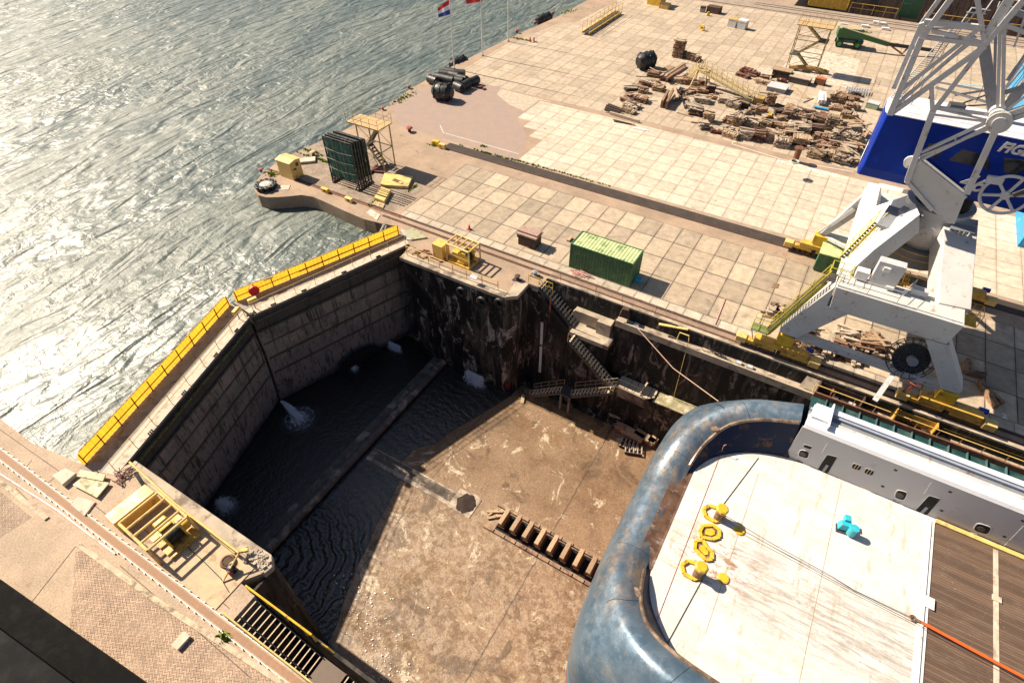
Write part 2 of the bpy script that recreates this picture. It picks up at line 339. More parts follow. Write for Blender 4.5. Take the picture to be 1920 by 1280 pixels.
struct('path',MB().poly([(-41.5,54.61,e),(90,54.76,e),(90,55.165,e),(-32,55.165,e),(-41.5,55.165,e)]),paving('track_verge',(.38,.28,.2),(.30,.22,.16),(.22,.16,.11),scale=1.3))
struct('path',MB().poly([(-18.2,37.12,e),(90,37.12,e),(90,38.44,e),(-18.2,38.44,e)]),paving('near_track_bed',(.30,.21,.15),(.22,.15,.11),(.12,.085,.06),scale=.9))
struct('path',MB().poly([(-34,131.7,e),(90,131.7,e),(90,138,e),(-34,138,e)]),paving('far_track_paving',(.34,.27,.21),(.26,.2,.15),(.2,.15,.1),scale=.8))
struct('path',MB().poly([(-25.9,-2.95,e),(-30.1,-.1,e),(-29.6,.3,e),(-14,1.15,e),(-2,1.8,e),(-2,-10,e),(-25.9,-10,e)]),paving('herringbone',(.45,.32,.225),(.37,.26,.185),(.28,.2,.145),True,scale=.5))
struct('path',MB().poly([(-140,-.3,e),(-41,-.25,e),(-34.6,-.2,e),(-35.2,-3.6,e),(-37,-10,e),(-140,-10,e)]),paving('herringbone_west',(.40,.29,.21),(.33,.24,.17),(.26,.19,.13),True,scale=.5))
struct('path',MB().poly([(-56.2,41,e),(-54.6,38.3,e),(-50,38.3,e),(-37.5,38.6,e),(-37.5,44,e),(-46,47.5,e),(-55.3,49,e)]),paving('corner_brick_paving',(.36,.28,.21),(.28,.21,.155),(.17,.14,.08),True,scale=.7))
# far dock beyond the slabs
FW=wallmat('far_dock_wall_face',(.19,.12,.085),(.07,.045,.035),(.25,.17,.12),(.12,.09,.05),cov=.1)
struct('terrain',MB().box((-17,139,-14),(90,163,-9)),CONCD)
struct('terrain',MB().prism([(-53.8,140.01),(-17.01,140.01),(-17.01,163.01),(90,163.01),(90,400),(-50,400)],-14,0),QB)
o=MB().box((-16.8,162.7,-9),(90,162.99,.3)).build('far_dock_wall',FW); tag(o,'brown rusty far wall of the second dock at the top edge','dock wall')
# ---- rails
def rail_thing(label,y,x0,x1,mat,grp='crane rails along the quay',z=.0,sl=0):
    t=thing('crane_rail',label,'rail',(x0,y,0),grp)
    mb=MB(); mb.box((x0,y-.035,.006),(x1,y+.035,.05)); 
    mb.build('rail_head',mat,t)
    g=MB(); g.box((x0,y-.17,.006),(x1,y-.06,.012)); g.box((x0,y+.06,.006),(x1,y+.17,.012)); g.build('groove',RUSTD,t)
    return t
rail_thing('rusty crane rail nearest the right dock edge',37.5,-38,90,RUST)
rail_thing('dark crane rail beside the small edge slabs',38.33,-56,90,RUSTD)
rail_thing('dark crane rail at the near side of the dark track strip',53.08,-41,90,RUSTD)
rail_thing('far crane rail by the yellow cage platform',132.5,-34,90,RUST)
rail_thing('farthest crane rail just before the second dock',136.2,-24,90,RUST)
rail_thing('second far rail running beside the farthest crane rail',134.9,-24,90,RUSTD)
# ---- dock walls
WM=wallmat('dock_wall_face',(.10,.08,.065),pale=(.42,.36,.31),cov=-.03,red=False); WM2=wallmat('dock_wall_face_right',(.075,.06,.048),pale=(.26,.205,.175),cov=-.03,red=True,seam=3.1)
WM3=wallmat('pale_wall_upper',(.30,.25,.20),(.08,.065,.05),(.4,.34,.27),(.10,.09,.05),cov=.15)
o=MB().box((-31.7,32.70,FL),(-20.35,32.94,-.02)).build('dock_wall',WM); tag(o,'stained dark dock wall below the winch with tyres, right of the gate','dock wall')
m_=MB(); m_.prism([(-20.35,32.69),(-19.38,33.5),(-19.38,35.44),(-19.59,35.44),(-19.59,33.6),(-20.34,32.93)],FL,-.02)
tag(m_.build('wall_pier',WM),'rounded dark corner pier of the dock wall with a red B at its foot','wall corner')
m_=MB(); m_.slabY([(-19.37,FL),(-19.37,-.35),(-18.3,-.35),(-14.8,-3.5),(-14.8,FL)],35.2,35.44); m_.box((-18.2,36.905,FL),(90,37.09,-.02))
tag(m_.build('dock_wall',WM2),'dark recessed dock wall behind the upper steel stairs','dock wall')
struct('quay',MB().prism([(-19.59,35.45),(-14.8,35.45),(-14.8,36.9),(-18.24,36.9),(-18.24,35.46)],FL,-3.3),CONCD)
m_=MB(); m_.box((-11.0,36.22,-7.6),(90,36.88,-1.32)); tag(m_.build('dock_wall',WM2),'long dark dock wall under the sunlit cable ledge','dock wall')
m_=MB(); m_.box((-11.0,36.12,-1.75),(90,36.3,-1.08)); m_.box((-11.0,36.3,-1.5),(90,36.89,-1.22))
tag(m_.build('ledge',CONC),'sunlit concrete cable ledge with raised kerb along the right dock wall','ledge')
m_=MB(); m_.box((-19.5,34.2,FL),(-5.8,35.19,-12.3)); m_.box((-14.7,34.9,FL),(-5.9,36.2,-7.9)); m_.box((-5.9,34.7,FL),(90,36.2,-7.62))
tag(m_.build('dock_wall',WM2),'lower dock wall behind the long steel stairs','dock wall')
m_=MB(); m_.box((-5.7,34.72,-7.615),(90,36.15,-7.5)); tag(m_.build('ledge',M('mossy_concrete',(.30,.26,.14),.9,.4,2,(.55,.47,.36),.4,.9)),'mossy lower ledge between the stair platform and the ship','ledge')
m_=MB(); m_.box((-15.0,36.3,-2.2),(-11.4,36.89,-1.85)); m_.box((-12.6,36.0,-3.6),(-11.3,36.89,-1.86)); m_.box((-15.2,36.5,-3.4),(-11.4,36.88,-2.21))
tag(m_.build('ledge',CONC),'short sunlit concrete ledge beside the upper steel stairs','ledge')
m_=MB(); m_.box((-14.7,34.95,-3.75),(-10.9,36.87,-3.3)); tag(m_.build('landing',CONC),'sunlit concrete landing at the foot of the upper stairs','landing')
m_=MB(); m_.box((-14.7,35.0,FL),(-11,36.86,-3.76)); tag(m_.build('wall_pier',WM2),'dark pier carrying the concrete stair landing','wall pier')
# left walls
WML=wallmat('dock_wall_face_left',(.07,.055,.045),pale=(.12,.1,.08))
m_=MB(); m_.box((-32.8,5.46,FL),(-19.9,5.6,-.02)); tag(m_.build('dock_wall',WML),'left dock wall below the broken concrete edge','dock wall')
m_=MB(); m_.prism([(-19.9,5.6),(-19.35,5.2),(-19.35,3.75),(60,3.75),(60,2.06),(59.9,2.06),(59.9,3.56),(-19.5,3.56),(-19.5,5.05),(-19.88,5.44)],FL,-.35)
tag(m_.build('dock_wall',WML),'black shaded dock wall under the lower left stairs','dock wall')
struct('quay',MB().box((-8.6,2.06,FL),(60,3.55,0)),LQB)
# copings
tag(MB().box((-31.9,32.62,-.35),(-20.3,33.5,.06)).build('coping',CONC,bevel=.05),'weathered concrete coping on top of the tyre hung wall','coping')
tag(MB().prism([(-20.29,32.62),(-19.3,33.45),(-19.3,35.4),(-20.6,35.4),(-20.29,33.6)],-.35,.05).build('coping',CONC,bevel=.05),'chipped concrete coping on the pier corner','coping')
tag(MB().box((-18.2,36.98,-.3),(90,37.35,.09)).build('coping',CONC),'long pinkish concrete coping beside the near crane rail','coping')
tag(MB().prism([(-32.8,4.9),(-20.4,4.85),(-19.4,4.6),(-19.3,5.2),(-19.9,5.7),(-32.8,5.65)],-.4,.1).build('coping',CONC,bevel=.06),'rough broken concrete edge along the left dock wall','coping')
# pale upper parts of the right wall
# ---- dock floor
def floormat():
    m,nt,b=newmat('dock_floor_wet_concrete'); n=N(nt); p=n.pos(); X,Y,Z=n.sep(p)
    base=n.mix(n.ramp(n.noise(p,.16,7,.7,.4),.35,.65),(.15,.085,.042),(.26,.165,.095))
    # the landward half has dried in a mottled pattern, the far side stays brown and damp
    side=n.ramp(n.math('ADD',Y,n.math('MULTIPLY',n.noise(p,.3,3),6)),20,27)
    pit=n.ramp(n.noise(p,1.7,9,.82,.3),.44,.58); base=n.mix(n.math('MULTIPLY',pit,.75),base,n.mix(side,(.37,.27,.175),(.22,.135,.07)))
    c=n.mix(n.ramp(n.noise(n.map(p,loc=(7,3,1)),.35,8,.78,.8),.56,.62,0,.85),base,(.55,.45,.32))
    c=n.mix(n.ramp(n.noise(n.map(p,loc=(17,9,1)),3.2,6,.85),.60,.66,0,.8),c,(.085,.055,.035))
    c=n.mix(n.ramp(n.noise(n.map(p,loc=(2,29,1)),.28,6,.7,1.2),.54,.62,0,.75),c,(.10,.06,.032))
    # thin pale scratches
    sv=n.noise(n.map(p,.35,1.6,1,R(25)),2.2,3,.5,2.2); sd=n.math('ABSOLUTE',n.math('SUBTRACT',sv,.5)); c=n.mix(n.math('MULTIPLY',n.ramp(sd,0,.006,.6,0),n.ramp(n.noise(p,.25,2),.5,.62)),c,(.55,.46,.34))
    # cast joints and a crack
    jx=n.math('ABSOLUTE',n.math('SUBTRACT',n.math('ADD',X,n.math('MULTIPLY',n.noise(p,1.5,4),.25)),-8.7)); c=n.mix(n.ramp(jx,0,.09,.9,0),c,(.07,.045,.03))
    jx=n.math('ABSOLUTE',n.math('SUBTRACT',n.math('ADD',X,n.math('MULTIPLY',n.noise(p,4,3),.12)),-20.6)); c=n.mix(n.ramp(jx,0,.05,.9,0),c,(.06,.04,.03))
    c=n.mix(1.0,c,n.ramp(n.noise(p,7,6,.85),.3,.7,.62,1.3),'MULTIPLY')
    n.L(c,b.inputs['Base Color']); n.L(n.ramp(n.noise(p,.5,6),.35,.65,.35,.8),b.inputs['Roughness'])
    n.bump(b,n.math('ADD',n.noise(p,2.3,8,.8),n.math('MULTIPLY',pit,.15)),.4,.08); return m
struct('dock_floor',MB().poly([(-44,0,FL),(60,0,FL),(60,38,FL),(-44,38,FL)]),floormat())
POOL=watermat('dock_pool_water',(.008,.008,.007),.35,.5,.05,(.02,.018,.014))
pm,pnt,pb=newmat('pool_water'); n=N(pnt); p=n.pos()
X,Y,Z=n.sep(p)
d1=n.new('ShaderNodeVectorMath',operation='DISTANCE'); n.L(p,d1.inputs[0]); d1.inputs[1].default_value=(-27.5,7.5,FL)
rip=n.math('SINE',n.math('ADD',n.math('MULTIPLY',d1.outputs['Value'],7),n.math('MULTIPLY',n.noise(p,.5,5),16)))
h=n.math('ADD',n.math('MULTIPLY',rip,n.math('MULTIPLY',n.ramp(Y,11,17,.26,0.03),n.ramp(X,-28.2,-27.8,0,1))),n.math('MULTIPLY',n.noise(p,3,5,.7),.35)); h=n.math('ADD',h,n.math('MULTIPLY',n.noise(n.map(p,1,.5,1),1.2,3),.3))
pb.inputs['Base Color'].default_value=(.018,.017,.016,1); pb.inputs['Roughness'].default_value=.10; pb.inputs['IOR'].default_value=1.8; n.bump(pb,h,.55,.5)
pool=[(-44,4),(-44,34.1),(-19.4,34.1)]+[(G(x,y,FL).x,G(x,y,FL).y) for x,y in((958,742),(925,762),(880,790),(850,806),(815,832),(780,840),(757,862),(738,872),(752,893),(742,915),(728,945),(705,985),(690,1020),(668,1065),(655,1100),(640,1140),(632,1170),(618,1200))]+[(-15.6,4.0)]
struct('dock_water',MB().poly([(x,y,FL+.05) for x,y in pool]),pm)
# sill
m_=MB(); m_.box((-29.25,5.7,FL),(-28.1,32.6,-12.2)); m_.tube([(-28.05,5.7,-12.35),(-28.05,32.6,-12.35)],.42,10)
tag(m_.build('dock_sill',M('sill_concrete',(.11,.09,.075),.7,.4,1.5,(.30,.25,.2),.30,.7,obj=False),smooth=True),'long rounded concrete sill across the flooded dock floor','sill')
# centre channel
m_=MB(); 
m_.box((-27.3,18.98,FL),(-17.9,19.36,FL+.07)); m_.box((-27.3,20.28,FL),(-17.9,20.40,FL+.06))
m_.box((-17.9,18.9,FL),(-15.6,20.95,FL+.05))
struct('floor_channel_kerbs',m_,M('channel_kerb',(.44,.36,.27),.8,.4,1.2,(.15,.11,.08),.55,.8))
struct('floor_channel_bed',MB().poly([(-27.3,19.36,FL+.054),(-17.9,19.36,FL+.054),(-17.9,20.28,FL+.054),(-27.3,20.28,FL+.054)]),M('channel_bed',(.075,.055,.04),.4,.4,1.5,(.3,.24,.17),.3,1))
m_=MB(); m_.poly([(-16.6+ .85*math.cos(a/24*6.283)*(1+.12*math.sin(a*1.7)),19.95+.95*math.sin(a/24*6.283)*(1+.1*math.cos(a*2.3)),FL+.066) for a in range(24)]); struct('puddle',m_,M('puddle_brown',(.045,.03,.02),.22,.3,1,bump=.02,obj=False))
m_=MB(); m_.box((-19.2,32.6,FL),(-9,33.1,-12.72)); m_.box((-19.2,33.1,FL),(-9,34.2,-12.6)); struct('floor_gutter_kerbs',m_,M('wet_kerb',(.22,.14,.07),.5,.35,2,(.08,.05,.03),.4,1))
# ---- lock gates
def gatemat():
    m,nt,b=newmat('gate_skin'); n=N(nt); p=n.pos(); X,Y,Z=n.sep(p)
    c=n.mix(n.ramp(n.noise(p,.35,6,.65,.4),.35,.65),(.36,.29,.225),(.23,.19,.155))
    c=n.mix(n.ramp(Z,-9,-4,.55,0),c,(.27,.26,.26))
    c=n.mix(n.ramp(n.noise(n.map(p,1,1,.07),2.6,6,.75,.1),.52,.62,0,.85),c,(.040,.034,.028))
    c=n.mix(n.ramp(n.math('ADD',Z,n.math('MULTIPLY',n.noise(p,1.2,4),.6)),-2.35,-2.1,0,.8),c,(.05,.043,.036)); c=n.mix(n.ramp(n.math('ADD',Z,n.math('MULTIPLY',n.noise(p,.5,5,.7),2.5)),-11.6,-10.2,.85,0),c,(.03,.027,.024))  # upper band: recess shade under the walkway painted in; foot made darker
    c=n.mix(n.ramp(n.noise(n.map(p,1,1,.5,loc=(5,5,5)),.6,7,.8,.5),.55,.64,0,.6),c,(.09,.075,.06))
    c=n.mix(n.ramp(n.noise(n.map(p,.5,.5,4),.8,5,.7,.2),.60,.70,0,.6),c,(.08,.07,.055))
    c=n.mix(1.0,c,n.ramp(n.noise(p,5,6,.8),.3,.7,.75,1.2),'MULTIPLY')
    n.L(c,b.inputs['Base Color']); b.inputs['Roughness'].default_value=.75; b.inputs['Specular IOR Level'].default_value=.25; n.bump(b,n.noise(p,4,5,.7),.4,.05); return m
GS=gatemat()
def along(a,b,t,off,z):
    d=Vector((b[0]-a[0],b[1]-a[1],0)); L=d.length; d.normalize(); nrm=Vector((-d.y,d.x,0))
    if nrm.x<0: nrm=-nrm
    return Vector((a[0],a[1],z))+d*L*t+nrm*off
def leaf(label,a,b,ia,ib):   # a hinge, b apex, on the sea side; ia, ib the dock side edge of the deck
    t=thing('dock_gate',label,'dock gate',((a[0]+b[0])/2,(a[1]+b[1])/2,0),'mitre gate leaves closing the dock')
    a=Vector((a[0],a[1],0)); b=Vector((b[0],b[1],0)); ia=Vector((ia[0],ia[1],0)); ib=Vector((ib[0],ib[1],0))
    def P(s,d,z): # s along, d 0 sea side..1 dock side
        p=a.lerp(b,s); q=ia.lerp(ib,s); r=p.lerp(q,d); return Vector((r.x,r.y,z))
    def strip(name,prof,mat,close=True,s0=0,s1=1,**k):
        mb=MB(); n=len(prof); V=[P(s0,d,z) for d,z in prof]+[P(s1,d,z) for d,z in prof]
        mb.add(V,[[i,(i+1)%n,(i+1)%n+n,i+n] for i in range(n)]+[list(range(n))[::-1],list(range(n,2*n))]); o=mb.build(name,mat,t,**k)
        bm=bmesh.new(); bm.from_mesh(o.data); bmesh.ops.recalc_face_normals(bm,faces=bm.faces); bm.to_mesh(o.data); bm.free(); return o
    strip('walkway',[(0,-.25),(1,-.25),(1,.014),(0,.014)],M('gate_deck',(.27,.235,.21),.85,.2,2,(.16,.12,.1),.35,1.2))
    strip('painted_sunlit_strip',[(.62,.002),(1.03,.002),(1.03,.03),(.62,.03)],M('deck_painted_sun',(.50,.42,.33),.8,.2,3,(.3,.22,.16),.35,2))  # sunlit edge of the deck, painted paler beyond the fence's shade
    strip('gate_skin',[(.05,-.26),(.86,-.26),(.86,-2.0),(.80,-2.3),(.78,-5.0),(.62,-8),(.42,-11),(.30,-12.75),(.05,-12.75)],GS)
    G1=M('girder_brown',(.16,.125,.10),.8,.3,2,(.05,.045,.03),.45,1.2); G2=M('girder_moss',(.10,.085,.06),.9,.5,3,(.10,.085,.06),.3,2)
    for z,d,mm in((-1.0,.95,G1),(-2.3,.93,G2),(-4.0,.86,G1),(-5.9,.82,G2),(-8.1,.69,G2)):
        strip('girder',[(d-.25,z-.08),(d-.04,z-.08),(d-.04,z+.08),(d-.25,z+.08)],mm,s0=.01,s1=.99)
    sm=MB()
    for k in range(1,6):
        s=k/6
        for (d0,z0),(d1,z1) in(((.785,-5),(.63,-8)),((.63,-8),(.43,-11))): sm.beam(P(s,d0+.015,z0),P(s,d1+.015,z1),.018,.03)
    sm.beam(P(.02,.62+.012,-8),P(.98,.62+.012,-8),.03,.03); sm.build('panel_seams',G1,t)
    # sea side fence
    Lm=(b-a).length; cor=MB(); nn=int(Lm/.18); A=.018
    fv=[]; 
    for i in range(nn+1):
        s=.012+.976*i/nn; edge=min(s-.012,.988-s)*Lm; hh=1.15-(.35*(1-edge/.45)**2 if edge<.45 else 0)
        o_=A if i%2 else -A; p0=P(s,.03,.03); nrm=(ia-a).normalized(); fv+=[p0+nrm*o_,p0+nrm*o_+Vector((0,0,hh))]
    cor.add(fv,[[2*i,2*i+2,2*i+3,2*i+1] for i in range(nn)]); o=cor.build('fence_panel',FENCE,t)
    np_=int(Lm/1.65)
    for i in range(np_+1):
        s=.02+.96*i/np_; MB().beam(P(s,.07,.0),P(s,.07,1.12),.07,.07).build('fence_post',RUST,t)
    MB().beam(P(.02,.065,.55),P(.98,.065,.55),.05,.05).build('fence_rail',RUST,t)
    MB().tube([P(.03,.03,1.17),P(.97,.03,1.17)],.035,6).build('fence_cap',CREAM,t)
    railing('railing','',[P(.02,.93,.03),P(.98,.93,.03)],YELP,1.05,1.9,.025,(1,.5),parent=t)
    for i in (.22,.45,.7,.88):
        c=P(i,.99,.05); mb=MB(); 
        for k in (-.16,0,.16): mb.beam(c+(b-a).normalized()*k+Vector((0,0,-.0)),c+(b-a).normalized()*k+Vector((.15,0,.15)),.07,.2)
        mb.build('cable_clamp',BLACKR,t)
    return t,P
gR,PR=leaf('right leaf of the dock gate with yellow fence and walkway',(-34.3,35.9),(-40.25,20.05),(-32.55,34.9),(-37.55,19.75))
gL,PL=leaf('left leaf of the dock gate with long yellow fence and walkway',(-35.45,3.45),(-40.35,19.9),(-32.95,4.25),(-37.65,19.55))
MB().tube([PL(.05,1.0,-.9),PL(.95,1.0,-.9)],.07,6).build('yellow_pipe',M('mossy_yellow',(.25,.22,.03),.8,.5,4,(.05,.06,.02),.5,3),gL)
# red life buoy box and yellow boxes at the apex
t=thing('lifebuoy_box','red octagonal lifebuoy box on the yellow gate fence near the apex','lifebuoy box',PR(.89,.1,.5))
c=PR(.89,.10,.62); ax=(Vector((-32.55,34.9,0))-Vector((-34.3,35.9,0))).normalized()
MB().tube([c,c+ax*.26],.47,8).build('case',REDP,t,bevel=.03); MB().torus(c+ax*.27,.2,.02,ax,12,5).build('lid_ring',REDP,t)
for PP,s,lab in((PR,.955,'small yellow control box on the right gate leaf at the apex'),(PL,.95,'small yellow control box on the left gate leaf at the apex')):
    c=PP(s,.78,0); t=thing('control_box',lab,'control box',c,'control boxes at the gate apex'); d=PP(s+.02,.78,0)-c; a=math.atan2(d.y,d.x)
    MB().cbox(c+Vector((0,0,.95)),(.75,.3,.42),a).build('case',YELP,t,bevel=.02); MB().tube([c,c+Vector((0,0,.8))],.04,6).build('stand',STEEL,t)
c=Vector((-37.4,19.65,.12)); mb=MB(); random.seed(4)
for k in range(14): mb.tube([c+Vector((random.uniform(-.3,.3),random.uniform(-.4,.4),random.uniform(0,.25))),c+Vector((random.uniform(-.3,.3),random.uniform(-.4,.4),random.uniform(0,.3)))],.06,6)
tag(mb.build('hinge_clutter',BLACKR),'tangle of black hoses where the two gate walkways meet','hose tangle')
m_=MB(); c=GY(460,553,20.3) if 0 else PR(.80,.06,1.1); m_.cbox(c,(.9,.22,.12),1.2); tag(m_.build('fence_lamp_box',CREAM),'cream box on top of the yellow fence beside the red lifebuoy box','box')
MB().cbox(PR(.42,.14,.62),(7.5,.05,.05),1.22).build('leaning_pole',RUST,gR)
# ================= SHIP =================
yc=20.0
ship=thing('ship','blue hulled work ship with a bare white aft deck lying in the dry dock','ship',(6,yc,0))
def cr(P,n):  # catmull-rom over lists of vectors
    out=[]
    Q=[P[0]*2-P[1]]+P+[P[-1]*2-P[-2]]
    for i in range(1,len(Q)-2):
        for k in range(n):
            t=k/n; a,b,c,d=Q[i-1:i+3]; out.append(.5*((2*b)+(c-a)*t+(2*a-5*b+4*c-d)*t*t+(3*b-a-3*c+d)*t**3))
    out.append(P[-1].copy()); return out
V=Vector
# stations: deck edge D, lip L, crown C, outer shoulder T, hull H, low hull B
ST=[ # y offsets from the centre line
 ((-.45,0,0),(-.55,0,.02),(-1.5,0,.22),(-2.55,0,-.15),(-3.25,0,-1.6),(-3.2,0,-5)),
 ((-.45,2.3,0),(-.55,2.3,.02),(-1.5,2.3,.22),(-2.55,2.3,-.15),(-3.25,2.3,-1.6),(-3.2,2.3,-5)),
 ((-.36,3.5,0),(-.62,3.6,.12),(-1.5,3.6,.42),(-2.6,3.7,.05),(-3.22,4.0,-1.5),(-3.2,4.2,-5)),
 ((-.12,4.55,0),(-.46,4.85,.62),(-1.3,5.1,1.0),(-2.3,5.35,.65),(-3.08,6.1,-1.2),(-3.1,6.4,-5)),
 ((.55,5.75,0),(-.12,6.05,1.0),(-.85,6.6,1.4),(-1.7,7.0,1.05),(-2.75,8.2,-1.0),(-2.85,8.5,-5)),
 ((1.85,6.95,0),(.74,7.4,1.7),(.1,7.95,2.1),(-.55,8.6,1.7),(-1.85,10.1,-.9),(-2.0,10.4,-5)),
 ((3.35,7.8,0),(2.35,8.2,2.45),(1.9,8.9,2.85),(1.25,9.75,2.4),(.1,11.2,-.8),(-.1,11.6,-5)),
 ((4.9,8.31,0),(4.5,8.65,3.05),(4.38,9.4,3.4),(4.25,10.55,2.95),(3.5,11.9,-.6),(3.4,12.0,-5))]
rows=[]
for j in range(6):
    P=[V(s[j]) for s in ST]; 
    rows.append(cr(P,6))
ns=len(rows[0])
HULLBLUE=None
def hullmat():
    m,nt,b=newmat('hull_blue_paint'); n=N(nt); p=n.pos(); X,Y,Z=n.sep(p)
    c=n.mix(n.ramp(n.noise(p,.5,5),.35,.65),(.08,.13,.18),(.13,.18,.23))
    c=n.mix(n.ramp(n.noise(n.map(p,1,1,2,loc=(4,4,4)),.7,7,.75,.6),.52,.68,0,.65),c,(.25,.23,.20))
    yo=n.math('ABSOLUTE',n.math('SUBTRACT',Y,20.5))
    k=n.math('MULTIPLY',n.ramp(yo,4.5,9.5,1,0),n.ramp(Z,-1.6,.6)) ; kk=n.math('MULTIPLY',k,n.ramp(n.noise(n.map(p,1.5,.5,1),.9,7,.75,.6),.42,.60,0,.8))
    c=n.mix(kk,c,n.mix(n.ramp(n.noise(p,1.1,6),.4,.6),(.34,.24,.15),(.16,.15,.15)))
    c=n.mix(n.ramp(n.noise(n.map(p,loc=(9,1,3)),2.1,8,.8,.5),.62,.67,0,.85),c,(.24,.09,.035))
    sv=n.noise(n.map(p,2.2,.5,1,R(-15)),1.6,3,.5,2.5); sd=n.math('ABSOLUTE',n.math('SUBTRACT',sv,.5)); c=n.mix(n.math('MULTIPLY',n.ramp(sd,0,.005,.5,0),n.ramp(n.noise(p,.5,2),.5,.6)),c,(.55,.52,.47))
    low=n.ramp(Z,-3.8,-3.7,1,0); c=n.mix(low,c,(.015,.27,.45)); c=n.mix(n.ramp(Z,-4.6,-4.5,1,0),c,(.30,.06,.03))
    n.L(c,b.inputs['Base Color']); b.inputs['Metallic'].default_value=.45
    n.L(n.ramp(n.noise(p,2,6,.7),.35,.65,.28,.5),b.inputs['Roughness']); n.bump(b,n.noise(p,.9,4,.6),.25,.12); return m
HB=hullmat()
INNER=M('bulwark_inside_blue',(.006,.015,.045),.5,.2,1,(.12,.06,.03),.2,1.2)
def sweep(js,name,mat,mir=(1,-1),parent=ship,sub=4,rng=None):
    mb=MB()
    prof=[]
    for i in range(ns):
        P=[rows[j][i] for j in js]; prof.append(cr(P,sub) if len(P)>2 else P)
    a,b=rng or (0,ns)
    for s in mir:
        base=len(mb.v); n=len(prof[0])
        for i in range(a,b):
            for p in prof[i]: mb.v.append(V((p.x,yc+s*p.y,p.z)))
        for i in range(b-a-1):
            for k in range(n-1):
                q=[base+i*n+k,base+i*n+k+1,base+(i+1)*n+k+1,base+(i+1)*n+k]; mb.f.append(q if s>0 else q[::-1])
    o=mb.build(name,mat,parent,smooth=True)
    bm=bmesh.new(); bm.from_mesh(o.data); bmesh.ops.remove_doubles(bm,verts=bm.verts,dist=.001); bmesh.ops.recalc_face_normals(bm,faces=bm.faces); bm.to_mesh(o.data); bm.free()
    for p in o.data.polygons: p.use_smooth=True
    return o
sweep([1,2,3,4,5],'bulwark_cap',HB,sub=5)
sweep([0,1],'bulwark_inside',INNER,rng=(13,ns),mir=(1,)); sweep([0,1],'bulwark_inside',INNER,rng=(13,ns),mir=(-1,))
RR=M('rusty_roller_plate',(.14,.075,.045),.55,.35,1.5,(.30,.24,.2),.3,1.2)
m_=MB(); m_.add([(-.44,yc-3.7,.012),(-.30,yc-3.7,.012),(-.30,yc+3.9,.012),(-.44,yc+3.9,.012),(-1.35,yc-2.6,.235),(-1.35,yc+3.0,.235)],[(0,1,2,3),(4,0,3,5)]); m_.build('stern_roller_plate',RR,ship)
# low hull down to the keel
bs=[V((p.x,p.y,p.z)) for p in rows[5]]
out=[(p.x,yc+p.y) for p in bs]+[(60,yc+12)]; low=[(p[0],2*yc-p[1]) for p in out]
ring=out[::-1]+low[1:]
mb=MB(); k=len(ring)
for z,f in((-5,1),(-9,.97),(-11.1,.6)):
    for x,y in ring: mb.v.append(V((x+(1-f)*10 if x<50 else x,yc+(y-yc)*f,z)))
for r_ in range(2):
    for i in range(k-1): mb.f.append([r_*k+i,r_*k+i+1,(r_+1)*k+i+1,(r_+1)*k+i])
mb.f.append([2*k+i for i in range(k)])
o=mb.build('lower_hull',HB,ship)
# side hull forward of the bulwark
mb=MB(); 
for s in(1,-1): mb.add([(3.5,yc+s*11.9,-.6),(60,yc+s*11.9,-.6),(60,yc+s*12,-5),(3.4,yc+s*12,-5),(4.2,yc+s*11.75,1.8),(60,yc+s*11.75,1.8)],[(0,1,2,3),(4,5,1,0)])
mb.build('side_hull',HB,ship)
mb=MB(); mb.box((-.1,yc-8,-5),(60,yc+8,-.6)); mb.build('hull_core',BLACK,ship)
# bulwark seams and knobs
for i,s in((15,1),(22,1),(34,1),(9,-1),(24,-1),(38,-1)):
    P=cr([rows[j][i] for j in(1,2,3,4)],6); MB().tube([V((p.x,yc+s*p.y,p.z))+V((0,0,.0)) for p in P],.02,5).build('weld_seam',M('weld_dark',(.05,.05,.06),.5,.2,3),ship)
for s,i in((1,27),(-1,22)):
    p=rows[2][i].lerp(rows[1][i],.55); c=V((p.x,yc+s*p.y,p.z-.18)); MB().lathe(c,[(.36,0),(.36,.12),(.30,.2),(.06,.24)],18).build('mooring_knob',M('worn_brown_paint',(.26,.2,.15),.5,.4,4,(.14,.06,.03),.5,3),ship,smooth=True)
LIP=M('worn_lip_brown',(.22,.15,.10),.4,.5,2.5,(.10,.06,.04),.5,2,metal=.3)
for s_ in(1,-1): MB().tube([V((p.x,yc+s_*p.y,p.z))+V((-.08,s_*.06,.03)) for p in rows[1][14:]],.12,8).build('bulwark_lip',LIP,ship,smooth=True)
MATS['bulwark_inside_blue'].node_tree.nodes['Principled BSDF'].inputs['Specular IOR Level'].default_value=.15
